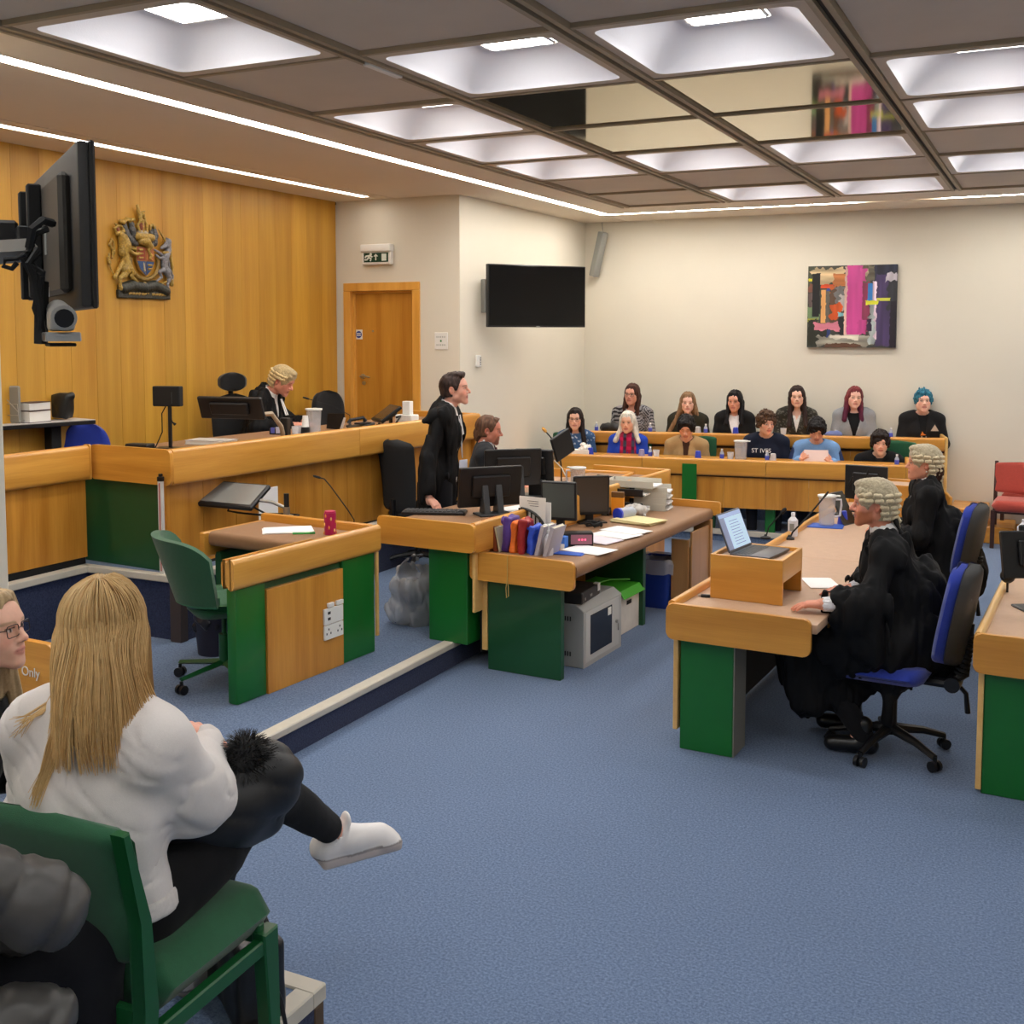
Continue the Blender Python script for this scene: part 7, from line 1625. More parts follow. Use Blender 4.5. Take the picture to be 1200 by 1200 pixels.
sheets('blue card folder at the near edge of the lower table', ont(663, 649, .0), R(5), .22, .10, 2, mat('blue_card', (40, 90, 190), .5), .003, name='blue_folder', cat='folder')
def tray(px, py, dz, rz, m, lab, w_=.33, d_=.25):
    p = ont(px, py); t = item('letter_tray', lab, 'letter tray', (p[0], p[1], TZ + dz), rz, 'stacked letter trays')
    MB().box(-w_ / 2, w_ / 2, -d_ / 2, d_ / 2, 0, .005).box(-w_ / 2, w_ / 2, d_ / 2 - .006, d_ / 2, 0, .055, .002).box(-w_ / 2, w_ / 2, -d_ / 2, -d_ / 2 + .006, 0, .055, .002).box(-w_ / 2, -w_ / 2 + .006, -d_ / 2, d_ / 2, 0, .055, .002).build('tray_body', m, t)
    MB().box(-w_ / 2 + .02, w_ / 2 + .015, -d_ / 2 + .02, d_ / 2 - .02, .006, .018).build('sheet', PAPER, t); return t
TG = mat('tray_grey', (196, 192, 178), .5)
nm = ('lowest', 'second lowest', 'third', 'fourth', 'topmost')
for k in range(4): tray(765, 596, .045 * k, R(4 + 2 * k), TG, 'pale grey letter tray in the right stack, %s' % nm[k] + (' of four' if k == 3 else ''), .26, .22)
tray(742, 596, .185, R(2), TG, 'wide pale grey letter tray laid on top of both stacks', .40, .24)
for k in range(2): tray(738, 597, .02 + .105 * k, R(0), BLACKP, ('lower', 'upper')[k] + ' black letter tray left of the grey stack', .30, .24)
p = ont(724, 604); t = item('orange_packet', 'orange packet with a dark top standing before the black trays', 'packet', (p[0], p[1], TZ), R(2)); MB().box(-.05, .05, -.015, .015, 0, .14, .004).build('packet_body', mat('packet_orange', (236, 150, 36), .5), t); MB().box(-.05, .05, -.016, .016, .14, .185, .004).build('packet_top', mat('packet_top', (110, 74, 34), .5), t)
p = ont(716, 611); t = item('plastic_bottle', 'clear plastic bottle with a bright blue base lying on the lower table', 'bottle', (p[0] + .03, p[1] + .05, TZ + .048), R(-22)); A = MB(); A.cyl((0, .02, 0), (0, .16, 0), .045, .045, 20).cyl((0, .16, 0), (0, .20, 0), .045, .02); A.build('bottle_body', mat('bottle_clear', (1, 1, 1)), t); MB().cyl((0, 0, 0), (0, .02, 0), .047, n=20).build('bottle_base', BLUEP, t)
p = ont(745, 603); t = item('plastic_bag', 'crumpled clear plastic bag in front of the letter trays', 'bag', (p[0], p[1], TZ)); P, Q, _ = sdf_mesh([ell((0, 0, .03), (.10, .06, .045))], .008, .02, mod=folds(.03, 20, 20)); sobj('bag_film', P, Q, lc((190, 186, 180)), vmat('film', .2), t)
p = ont(706, 604); t = item('calculator', 'small grey desk device with a display beside the farther monitor', 'device', (p[0], p[1] + .05, TZ), R(-5)); MB().prism([(-.05, 0), (.05, 0), (.05, .05), (-.05, .03)], 'x', -.06, .06, .003).build('device_body', BLACKP, t); MB().box(-.05, .04, -.052, -.05, .008, .028).build('display', GREYM, t)
t = item('cable_coil', 'coil of black cable behind the digital unit on the lower table', 'cable', ont(695, 618)); MB().tube([(.06 * math.cos(a) * (1 + .1 * math.sin(3 * a)), .05 * math.sin(a), .015 + .006 * (k % 5)) for k, a in enumerate([R(30 * k) for k in range(30)])], .009, 7).build('cable', BLACKM, t)
q = on(LT, .28, -.035, 0); t = item('string', 'loop of pale string hanging over the table end fascia', 'string', (q.x, q.y, .76)); A = MB(); A.tube([(0, .02, .006), (0, -.003, .0), (0, -.004, -.15), (.008, -.005, -.19), (.01, -.006, -.25), (-.004, -.006, -.262), (-.008, -.006, -.2), (0, -.005, -.15)], .0028, 5); A.build('string_loop', mat('twine', (190, 160, 90), .8), t)
# --- under the lower table
p = bp(684, 784, z=0); L_ = LT.matrix_basis
t = item('server_cabinet', 'light grey wall rack cabinet with a dark glass door under the lower table', 'cabinet', (p.x, p.y, 0), R(-3))
MB().prism([(-.42, 0), (0, 0), (.0, .37), (-.06, .41), (-.42, .41)], 'y', 0, .60, .004).build('carcass', mat('cabinet_grey', (176, 178, 176), .4, metal=.1), t)
MB().box(.001, .006, .09, .43, .07, .33, .001).build('glass_door', mat('dark_glass', (24, 26, 34), .12), t, label='dark glass door'); MB().box(.0, .004, .02, .55, .03, .36, .002).build('door_frame', mat('cabinet_grey2', (190, 192, 190), .4), t)
MB().box(.006, .009, .36, .41, .27, .32).build('sticker', WHITEP, t); MB().cyl((.004, .50, .2), (.02, .50, .2), .012).tube([(.02, .5, .19), (.022, .5, .14)], .005).build('lock', STEEL, t)
A = MB()
for z in (.07, .30):
    for k in range(5): A.box(-.10 - .018 * k, -.092 - .018 * k, -.003, .001, z, z + .03)
A.build('vent_slots', DARKG, t)['kind'] = 'stuff'
q = t.matrix_basis @ Vector((-.16, .14, .412)); t2_ = item('recorder', 'black electronic box lying on the grey rack cabinet', 'electronic unit', q, R(2)); MB().box(-.22, .13, -.14, .20, 0, .075, .006).build('case', mat('box_dark', (46, 44, 44), .45), t2_); MB().box(.131, .134, -.1, -.08, .02, .035).box(.131, .134, .0, .04, .025, .04).build('front_marks', GREYM, t2_); MB().box(.10, .134, .15, .19, .03, .08).build('sticker', WHITEP, t2_)
p = bp(722, 746, z=0); t = item('archive_box', 'white cardboard archive box under a bright green folder below the table', 'box', (p.x + .02, p.y + .02, 0), R(-3)); MB().box(-.34, 0, 0, .36, 0, .30, .004).build('box_body', mat('marbled_card', (214, 210, 202), .7, var=.08, vs=9), t); MB().box(.0, .004, .12, .20, .20, .23, .001).build('hand_hole', BLACKM, t)
q = t.matrix_basis @ Vector((-.15, .17, .30)); t = item('green_folder', 'bright green card folder draped over the archive box', 'folder', q, R(-3)); A = MB(); A.prism([(-.20, .02), (.15, .015), (.19, -.03), (.193, -.03), (.155, .022), (-.20, .028)], 'y', -.19, .19); A.build('folder_cover', mat('lime_card', (70, 176, 40), .6), t); MB().tube([(-.1, -.1, .03), (.0, .0, .06), (.1, .12, .05)], .005).build('cord', mat('green_cord', (120, 200, 100), .6), t)
def bin_(name, lab, p, w0, w1, h_, m, rz=0, square=True, liner=None):
    t = item(name, lab, 'bin', p, rz); A = MB()
    n = 28
    def ring(w_, z, f=0): return [((w_ * (math.copysign(abs(math.cos(a)) ** (.35 if square else 1), math.cos(a)) + f * math.sin(9 * a))), (w_ * (math.copysign(abs(math.sin(a)) ** (.35 if square else 1), math.sin(a)) + f * math.cos(7 * a))), z + f * .3 * math.sin(5 * a)) for a in [2 * PI * k / n for k in range(n)]]
    loft(A, [ring(w0 * .02, .0), ring(w0, 0), ring(w1, h_), ring(w1 - .006, h_), ring(w0 - .006, .01), ring(w0 * .02, .01)]); A.build('bin_body', m, t)
    if liner:
        A = MB(); loft(A, [ring(w1 - .02, h_ - .05), ring(w1 + .002, h_ + .012, .02), ring(w1 + .014, h_ - .02, .02), ring(w1 + .008, h_ - liner, .03)]); A.build('bin_liner', mat('liner_film', (206, 208, 214), .25, alpha=.5), t)
    return t
p = bp(768, 712, z=0); bin_('waste_bin', 'blue square waste bin with a clear liner under the lower table', (p.x + .0, p.y + .10, 0), .115, .15, .38, mat('bin_blue', (30, 58, 150), .4, alpha=1), R(-3), liner=.10)
p = bp(485, 735, z=.16); t = bin_('waste_bin', 'dark bin swathed in a big clear plastic liner by the green pedestal', (p.x - .03, p.y + .12, .16), .11, .145, .28, mat('bin_dark', (70, 74, 84), .5), 0, False)
P, Q, _ = sdf_mesh([cone((0, 0, .05), (0, 0, .26), .135, .19, None, 0), ell((0, 0, .36), (.165, .165, .13), neg=True), cone((-.03, -.03, .10), (-.09, -.06, .10), .13, .11)], .008, .02, mod=creases(.02, 12, 5, 3, .6)); sobj('bin_liner', P, Q, lc((196, 198, 202)), mat('liner_cloudy', (190, 192, 196), .2, alpha=.55), t)
p = bp(238, 770, z=.16); t = bin_('waste_bin', 'dark navy waste bin with a black liner behind the typist chair', (p.x, p.y + .12, .16), .11, .135, .26, mat('bin_navy', (38, 38, 56), .5), 0, False)
P, Q, _ = sdf_mesh([cone((0, 0, .22), (0, 0, .27), .13, .12)], .008, .02, mod=creases(.02, 14, 12, 5)); sobj('bin_liner', P, Q, lc((30, 30, 38)), vmat('black_film', .35), t)
# --- counsel desk
KZ = .748
def onk(px, py, dz=0): p = bp(px, py, z=KZ + dz); return (p.x, p.y, KZ + dz)
lz = KZ + .222; p = bp(905, 642, z=lz); t = item('laptop', 'open silver laptop with a white document on its screen, on the near lectern box', 'laptop', (LX.location.x + .215, LX.location.y + .20, lz), R(82))
MB().box(-.155, .155, -.11, .11, 0, .014, .005, 2).build('laptop_base', mat('laptop_grey', (88, 88, 92), .35, metal=.6), t)
A = MB()
for i in range(13):
    for k in range(5): A.box(-.14 + .0215 * i, -.122 + .0215 * i, -.0 + .018 * k, .014 + .018 * k, .014, .016)
A.build('keys', DARKG, t)['kind'] = 'stuff'
Ml = Tm((0, .11, .012), rx=-22); MB().box(-.155, .155, -.003, .005, 0, .215, .003, M=Ml).build('lid', mat('laptop_grey', (1, 1, 1)), t)
SC1 = mat('screen_pale', (170, 196, 220), .3, emit=.55); SC2 = mat('screen_side', (120, 130, 160), .3, emit=.45); SC3 = mat('screen_bar', (150, 170, 206), .3, emit=.45)
MB().box(-.085, .145, -.0045, -.003, .012, .185, M=Ml).build('screen_page', SC1, t, label='pale lit document'); MB().box(-.146, -.085, -.0045, -.003, .012, .185, M=Ml).build('screen_sidebar', SC2, t); MB().box(-.146, .145, -.0045, -.003, .186, .207, M=Ml).build('screen_bar', SC3, t)
A = MB()
for k in range(9): A.box(-.04, .09 - .01 * (k % 3), -.0055, -.0045, .03 + .016 * k, .033 + .016 * k, M=Ml)
A.build('screen_text', mat('screen_ink', (110, 130, 150), .4, emit=.2), t)['kind'] = 'stuff'
p = onk(929, 628); t = item('white_bottle', 'white plastic bottle with a flip cap on the counsel desk rail side', 'bottle', (p[0], p[1], KZ)); MB().lathe([(.032, 0), (.034, .012), (.034, .11), (.014, .135), (.014, .16), (.011, .165)], n=18).build('bottle_body', mat('white_bottle', (1, 1, 1)), t); MB().box(-.015, .015, -.0352, -.034, .04, .09).build('bottle_print', GREYM, t)
p = onk(925, 632); q = bp(966, 582, y=p[1] + .15); gooseneck('long gooseneck microphone leaning across the counsel desk by the jug', p, [(0, 0, 0), (.02, .01, .05), tuple((q - Vector(p)) * .55), tuple(q - Vector(p))], r=.006)
p = onk(893, 634); q = bp(926, 592, y=p[1] + .1); gooseneck('short gooseneck microphone with a round tip behind the lectern box', (p[0], p[1] + .1, KZ), [(0, 0, 0), (.02, 0, .08), (.10, .03, .18)], foam=BLACKM, r=.005)
p = onk(970, 617); t = item('blue_mat', 'blue card coaster mat under the water jug on the counsel desk', 'mat', (p[0] - .02, p[1], KZ), R(5)); MB().box(-.13, .13, -.09, .09, 0, .007, .002).build('mat_sheet', mat('blue_card', (1, 1, 1)), t)
jug('clear water jug with a white lid and handle on the counsel desk', (p[0] - .01, p[1] + .01, KZ + .007), .062, .21, R(15), .55)
p = onk(986, 614); cup('upturned blue plastic cup on the counsel desk', (p[0] + .01, p[1], KZ), mat('cup_blue', (50, 70, 190), .35), .026, .040, .10)
p = onk(1003, 610); t = item('tablet', 'tablet propped upright on the counsel desk before the bearded barrister', 'tablet', (p[0] - .01, p[1] - .2, KZ), R(70)); MB().box(-.09, .09, -.004, .004, 0, .26, .003, M=Tm((0, 0, 0), rx=-28)).build('tablet_body', DARKG, t); MB().box(-.085, .085, -.0055, -.004, .006, .252, M=Tm((0, 0, 0), rx=-28)).build('screen', SCREEN, t)
p = onk(1012, 601); monitor('black monitor with its back to the room on the counsel desk before the jury', (p[0] - .0, p[1] + .1, KZ), R(172), .33, .27, 0, lift=.09)
p = onk(1002, 606); gooseneck('tall gooseneck microphone in front of the black monitor on the counsel desk', (p[0], p[1], KZ), [(0, 0, 0), (.01, 0, .10), (.05, 0, .22), (.08, .0, .33)], r=.005)
p = onk(985, 606); gooseneck('thin gooseneck microphone left of the black monitor on the counsel desk', (p[0] - .04, p[1] + .1, KZ), [(0, 0, 0), (.02, 0, .08), (.09, 0, .26)], r=.0045)
sheets('folded white papers by the barrister hands on the counsel desk', onk(962, 684), R(25), .16, .26, 2, th=.003)
t = item('usb_plug', 'small black plug on the counsel desk beside the lectern box', 'plug', onk(828, 700), R(10)); MB().box(-.03, .02, -.01, .01, 0, .016, .003).build('plug_body', BLACKP, t); MB().box(-.045, -.03, -.006, .006, .003, .012).build('plug_tip', STEEL, t)
# --- right edge desk
p = bp(1190, 712, z=KZ); monitor('black monitor on a wide foot at the right edge of the frame, nearer one', (p.x + .10, p.y + .03, KZ), R(-150), .40, .24, 12, lift=.16)
p = bp(1196, 690, z=KZ); monitor('second black monitor at the right edge of the frame, behind the first', (p.x + .14, p.y + .3, KZ), R(-150), .36, .22, 10, lift=.10)
p = bp(1196, 648, z=KZ); t = item('sanitiser_bottle', 'white bottle at the far part of the right edge desk', 'bottle', (p.x + .02, p.y + .05, KZ)); MB().lathe([(.045, 0), (.047, .01), (.047, .16), (.02, .19), (.02, .21)], n=18).build('bottle_body', mat('white_bottle', (1, 1, 1)), t)
p = bp(1184, 700, z=KZ); t = item('webcam', 'small black webcam on the right edge desk', 'camera', (p.x - .02, p.y + .12, KZ)); MB().tube([(0, 0, 0), (0, 0, .06)], .006).sph((0, 0, .09), .04).build('camera_body', BLACKP, t)
# --- jury bench things
def onj(px, py, row=0):
    z = .84 if row == 0 else 1.02; T2 = JI if row == 0 else J2; best = None
    for k in range(80):
        v = bp(px, py, y=10.6 + k * .03); l = T2.inverted() @ v
        if best is None or abs(l.y - .12) < best[0]: best = (abs(l.y - .12), v)
    return (best[1].x, best[1].y, z)
VIO = mat('cup_violet', (150, 146, 186), .4); BCU = mat('cup_blue', (1, 1, 1)); TUM = mat('tumbler', (1, 1, 1))
p = onj(683, 530); t = item('tissue_box', 'white tissue box with a tissue pulled up on the front jury bench', 'tissue box', p, R(5)); MB().box(-.11, .08, -.05, .05, 0, .065, .003).build('box_body', mat('page_white', (1, 1, 1)), t); P, Q, _ = sdf_mesh([cone((0, 0, .06), (.01, 0, .10), .04, .03), cone((0, 0, .09), (.06, 0, .10), .025, .012)], .007, .01, mod=creases(.02, 24, 24, 2)); sobj('tissue', P, Q, lc((236, 232, 224)), vmat('tissue_paper', .9), t)
cup('upturned blue cup beside the tissue box on the jury bench', onj(692, 530), BCU, grp='jury cups'); cup('upturned lilac cup in front of the scarf on the jury bench', onj(752, 530), VIO, grp='jury cups')
wbottle('small water bottle in front of the blue cardigan on the jury bench', onj(762, 530)); cup('clear cup right of the bottle by the blue cardigan', onj(769, 531), TUM, up=True, grp='jury cups')
cup('upturned blue cup in front of the beige fleece on the jury bench', onj(818, 532), BCU, grp='jury cups'); wbottle('small water bottle between the beige fleece and the tall jug', onj(846, 532)); cup('clear cup left of the tall jug on the jury bench', onj(856, 533), TUM, up=True, grp='jury cups')
p = onj(868, 528); jug('tall clear water jug on the front jury bench', p, .066, .20, R(0), .3, handle=False)
wbottle('small water bottle in front of the navy sweatshirt on the jury bench', onj(899, 534)); cup('upturned clear cup in front of the navy sweatshirt', onj(906, 534), mat('cup_frost', (196, 196, 200), .4), grp='jury cups'); wbottle('small water bottle in front of the last front-row juror', onj(1051, 540))
sheets('sheet of paper lying before the beige fleece on the jury bench', onj(792, 532), R(5), .2, .2, 1, th=.003)
wbottle('small water bottle at the left end of the rear jury bench', onj(699, 500, 1)); wbottle('small water bottle right of the zebra top on the rear bench', onj(762, 503, 1)); wbottle('small water bottle beside the olive coat on the rear bench', onj(827, 503, 1)); cup('upturned clear cup beside the olive coat on the rear bench', onj(818, 503, 1), mat('cup_frost', (1, 1, 1)), grp='jury cups')
cup('upturned blue cup in front of the white top on the rear jury bench', onj(862, 505, 1), BCU, grp='jury cups'); cup('clear glass in front of the patterned blazer on the rear bench', onj(918, 507, 1), TUM, up=True, grp='jury cups'); wbottle('small water bottle left of the black denim jacket on the rear bench', onj(1044, 508, 1))
p = onj(712, 502, 1); t = item('black_bag', 'soft black bag on the rear jury bench beside the zebra top', 'bag', (p[0], p[1] + .1, p[2])); P, Q, _ = sdf_mesh([ell((0, 0, .04), (.15, .08, .07))], .012, .02, mod=folds(.02)); sobj('bag_body', P, Q, lc((24, 24, 26)), vmat('bag_nylon', .5), t)
p = onj(975, 507, 1); t = item('blue_cloth', 'folded blue garment on the rear jury bench by the grey cardigan', 'cloth', (p[0], p[1] + .06, p[2])); P, Q, _ = sdf_mesh([ell((0, 0, .03), (.11, .06, .04))], .010, .02, mod=folds(.02)); sobj('garment', P, Q, lc((110, 122, 170)), CLOTH, t)
# ================================================================= judge's side table at the far left
SZ = 1.50; p = bp(112, 491.5, z=SZ); a_ = bp(0, 499, z=SZ)
t = item('side_table', 'grey topped table with black edge and leg on the dais at the left', 'table', (p.x, p.y, SZ), math.atan2(p.y - a_.y, p.x - a_.x)); Ls = (p - a_).length + .25
MB().box(-Ls, 0, .0, .42, -.004, .0, .001).build('table_top', mat('side_top', (196, 192, 190), .4), t); MB().box(-Ls - .002, .002, -.002, .422, -.034, -.0045, .004).build('table_edge', BLACKP, t); MB().box(-.30, -.22, .1, .2, -.92, -.034, .004).build('leg', BLACKM, t); MB().box(-Ls + .05, -Ls + .12, .1, .2, -.92, -.034, .004).build('leg', BLACKM, t)
ST = t
for k, (h_, lab) in enumerate(((.085, 'thick white law book at the bottom of the pair on the side table'), (.06, 'white law book on top of the pair on the side table'))):
    q = on(ST, 0, 0, 0); b0 = bp(29, 495, z=SZ); t = item('book', lab, 'book', (b0.x, b0.y + .06, SZ + (.0 if k == 0 else .087)), R(4)); MB().box(-.085, .085, -.1, .1, .004, h_ - .004).build('pages', mat('page_white', (1, 1, 1)), t); MB().box(-.09, .09, -.1, .1, 0, .004).box(-.09, .09, -.1, .1, h_ - .004, h_).build('cover', mat('cover_dark', (80, 60, 60), .5), t)
b0 = bp(62, 492, z=SZ); t = item('document_bag', 'upright black document bag on the side table', 'bag', (b0.x, b0.y + .05, SZ), R(10)); P, Q, _ = sdf_mesh([bxp((0, 0, .1), (.10, .03, .08), .012), cone((.09, 0, .17), (.12, 0, .18), .02, .015), cone((-.08, 0, .17), (-.10, 0, .19), .02, .02)], .009, .02, mod=folds(.018, 10, 7)); sobj('bag_body', P, Q, lc((28, 30, 30)), LEA, t)
b0 = bp(8, 497, z=SZ); t = item('wire_rack', 'grey file rack with wire front on the side table at the left edge', 'rack', (b0.x, b0.y + .05, SZ), R(5)); MB().box(-.10, .05, .02, .04, 0, .27, .01).build('back_panel', GREYM, t); MB().tube([(-.1, 0, .14), (.05, 0, .14), (.06, 0, .02), (.06, .05, .02)], .003, 5).tube([(-.1, 0, .06), (.05, 0, .06)], .003, 5).tube([(-.08, 0, .2), (.06, 0, .08)], .003, 5).build('wires', STEEL, t)
b0 = bp(90, 525, x=-6.6); t = item('office_chair', 'blue-backed chair behind the side table leg', 'chair', (b0.x + .1, b0.y + .03, .58), R(-125)); star_base(t, BLACKP); pad(.44, .44, .08, m=BLUEF, name='seat', parent=t, shape=lambda v: rnd(v, .2), M=Tm((0, -.2, .46), rx=-90)); pad(.42, .42, .07, bow=.04, m=BLUEF, name='backrest', parent=t, shape=egg, M=Tm((0, -.26, .46), rx=8)); MB().tube([(0, -.1, .41), (0, -.3, .41), (0, -.33, .7)], .022).build('back_stem', BLACKP, t)
b0 = bp(2, 525, x=-6.4); t = item('office_chair', 'black chair mostly hidden by the pillar at the left edge', 'chair', (b0.x, b0.y - .05, .58), R(-80)); star_base(t, BLACKP); pad(.44, .44, .08, m=BLKF, name='seat', parent=t, shape=lambda v: rnd(v, .2), M=Tm((0, -.2, .46), rx=-90)); pad(.42, .50, .07, bow=.04, m=BLKF, name='backrest', parent=t, shape=egg, M=Tm((0, -.26, .50), rx=12)); MB().tube([(0, -.1, .41), (0, -.3, .41), (0, -.33, .7)], .022).build('back_stem', BLACKP, t)
# ================================================================= television on an arm, upper left, seen from behind
dT = 2.62                      # depth of the near (right) edge
A0, A1, B0_, B1_ = bpd(105, 165, dT), bpd(103, 361, dT), None, None
hn = (A0 - A1).length; dF = dT * 196 / 172 * 1.0
cR = (A0 + A1) / 2; cL = bpd(45, 290, dT * 1.32); W = (cR - cL).length; ang = math.atan2(cR.y - cL.y, cR.x - cL.x)
ct = (cR + cL) / 2
t = item('television', 'large black television on a wall arm seen edge-on from behind at the upper left', 'television', (ct.x, ct.y, cR.z), ang)
MB().box(-W / 2, W / 2, .004, .018, -hn / 2, hn / 2, .004).build('bezel', BLACKP, t)
MB().box(-W / 2 + .002, W / 2 - .002, -.022, .005, -hn / 2 + .002, hn / 2 - .002, .008, 2).build('rear_shell', mat('tv_back', (46, 45, 44), .5), t)
MB().box(-W / 2 + .07, W / 2 - .12, -.05, -.022, -hn / 2 + .04, hn / 2 - .06, .01).build('electronics_bulge', mat('tv_bulge', (60, 56, 50), .55), t)
MB().box(-W / 2 + .01, W / 2 - .01, .018, .0195, -hn / 2 + .01, hn / 2 - .01).build('screen', SCREEN, t)
for x in (-.16, .03): MB().box(x - .018, x + .018, -.085, -.05, -.16, .14, .004).build('mount_rail', BLACKM, t)
MB().box(.10, .135, -.052, -.050, -.05, .02).build('sticker', GREYM, t); MB().box(.13, .15, -.052, -.050, -.16, -.135).build('sticker', WHITEP, t)
A = MB(); A.box(-.17, .04, -.11, -.08, -.05, .03, .004).box(-.10, -.04, -.16, -.10, -.06, .05, .008); A.build('mount_bracket', BLACKP, t)
A = MB(); A.box(-.10, -.03, -.175, -.16, -.05, .04, .003); A.build('control_box', DARKG, t); MB().box(-.05, -.04, -.178, -.175, -.05, -.04).build('indicator', mat('green_led', (90, 230, 90), .5, emit=1), t); MB().box(-.07, -.04, -.178, -.175, .01, .018).build('indicator', mat('red_led', (230, 80, 60), .5, emit=.6), t)
IMt = t.matrix_basis.inverted()
def tl2(px, py, d): return IMt @ bpd(px, py, d)
a, b = tl2(38, 293, 2.7), tl2(-70, 300, 2.5)
PB = bpy.data.objects['wall_pillar'].bound_box; px1 = max(v[0] for v in PB)
pe_ = IMt @ Vector((px1 - .25, 3.16, bpd(-70, 300, 2.5).z))
MB().tube([a, b], .028, 4, flat=1).tube([b, pe_], .028, 4, flat=1).cyl(b - Vector((0, 0, .04)), b + Vector((0, 0, .04)), .035).build('wall_arm', mat('arm_grey', (160, 156, 148), .4, metal=.4), t)
rs = random.Random(1)
for k in range(7):
    p0 = tl2(rs.uniform(36, 46), rs.uniform(275, 300), 2.68); p1 = tl2(rs.uniform(36, 52), rs.uniform(318, 335), 2.66); p2 = tl2(rs.uniform(40, 50), rs.uniform(345, 375), 2.68); p3 = tl2(rs.uniform(42, 52), rs.uniform(385, 402), 2.7)
    MB().tube([p0, p0 * .5 + p1 * .5 + Vector((-.02 + .006 * k, -.02, 0)), p1, p2, p3], .007, 6).build('cable', BLACKM, t)
MB().tube([tl2(30, 298, 2.6), tl2(20, 303, 2.6), tl2(6, 304, 2.6), tl2(4, 312, 2.6), tl2(14, 315, 2.6), tl2(20, 308, 2.6)], .006, 6).build('cable_loop', BLACKM, t)
MB().tube([tl2(34, 290, 2.62), tl2(38, 268, 2.6), tl2(50, 258, 2.62), tl2(62, 262, 2.66)], .010, 6).tube([tl2(34, 294, 2.62), tl2(40, 274, 2.62), tl2(56, 268, 2.64)], .008, 6).build('cable_sleeve', BLACKM, t)
MB().tube([tl2(49, 330, 2.7), tl2(48, 403, 2.7)], .016, 4).build('camera_bar', BLACKM, t)
p = bpd(72, 400, 2.68); t = item('conference_camera', 'silver conference camera on a shelf hanging below the television', 'camera', tuple(p), ang)
MB().box(-.06, .03, -.03, .03, -.012, -.004, .002).box(-.07, -.03, -.02, .02, -.012, -.004).build('shelf', BLACKM, t)
MB().prism([(-.045, 0), (.045, 0), (.035, .022), (-.035, .022)], 'y', -.04, .04, .003).build('camera_base', mat('silver_dark', (130, 132, 134), .35, metal=.6), t)
SIL = mat('silver_plastic', (186, 184, 178), .35, metal=.4); MB().box(-.024, .024, -.03, .03, .024, .075, .01, 2).build('camera_yoke', SIL, t); MB().cyl((-.05, 0, .075), (.055, 0, .055), .026, .03, 18).build('camera_head', SIL, t); MB().cyl((.055, 0, .055), (.062, 0, .054), .022, n=16).build('lens', BLACKP, t)
# ================================================================= carved coat of arms on the wood wall
p0, p1 = bp(127, 346, x=XW + .04), bp(203, 246, x=XW + .04); CW = abs(p1.y - p0.y)
t = item('coat_of_arms', 'carved and gilded royal coat of arms on the wood panelled wall', 'coat of arms', (XW + .022, p0.y, p0.z - .02), R(90)); 
S_ = CW / 720.0; SV = (p1.z - p0.z) / 930.0       # crest drawn in a 745 x 990 pixel frame, x to the right, z up; local +x runs along the wall, -y to the room
GOLDc, SILc, DKc, REDc, BLUc = (176, 144, 66), (136, 136, 142), (44, 46, 40), (134, 66, 42), (48, 78, 128)
def cp(u, v, d=0): return V((u - 150) * S_, -d, (1090 - v) * SV)
def cap(pts, rs_, d=.018, col=0):
    out = []
    for i in range(len(pts) - 1):
        r0, r1 = (rs_[i], rs_[i + 1]) if isinstance(rs_, (list, tuple)) else (rs_, rs_)
        out.append(cone(cp(*pts[i], d), cp(*pts[i + 1], d), r0 * S_, r1 * S_, None, col))
    return out
def relief(name, prims, cols, k=.006, vs=.0042, nz=.004):
    P, Q, I = sdf_mesh(prims, vs, k, mod=lambda X, Y, Z, D: np.maximum(near(D, lambda x, y, z: nz * vnoise(x * 150, y * 150, z * 150), X, Y, Z, .02), Y + 0 * X * Z), pad=.012)
    pal = np.array([lc(c) for c in cols]); n = (vnoise(P[:, 0] * 120, P[:, 1] * 120, P[:, 2] * 120) + .5)[:, None]
    return sobj(name, P, Q, pal[np.clip(I, 0, len(pal) - 1)] * (.55 + .8 * n), vmat('gilding', .38, bump=.3, bs=200), t)
relief('plinth', [bxp(cp(525, 1045, .012), (275 * S_, .014, 26 * S_), .006), ] + cap([(300, 990), (400, 960), (520, 975), (640, 950), (760, 1000)], 45, .012) + cap([(520, 930), (560, 1050)], [16, 6], .026, 1) + sum([cap([(u, 1040), (u + 18, 1036)], 9, .028, 1) for u in (350, 385, 420, 450, 490, 510, 600, 635, 670, 705, 735)], []) + cap([(270, 990), (320, 1000)], 18, .03, 1) + cap([(430, 965), (436, 970)], 12, .03, 1) + cap([(640, 925), (645, 930)], 14, .03, 1) + cap([(700, 930), (760, 900)], 7, .03, 1) + cap([(760, 1000), (775, 1010)], 16, .03, 1), [DKc, GOLDc])
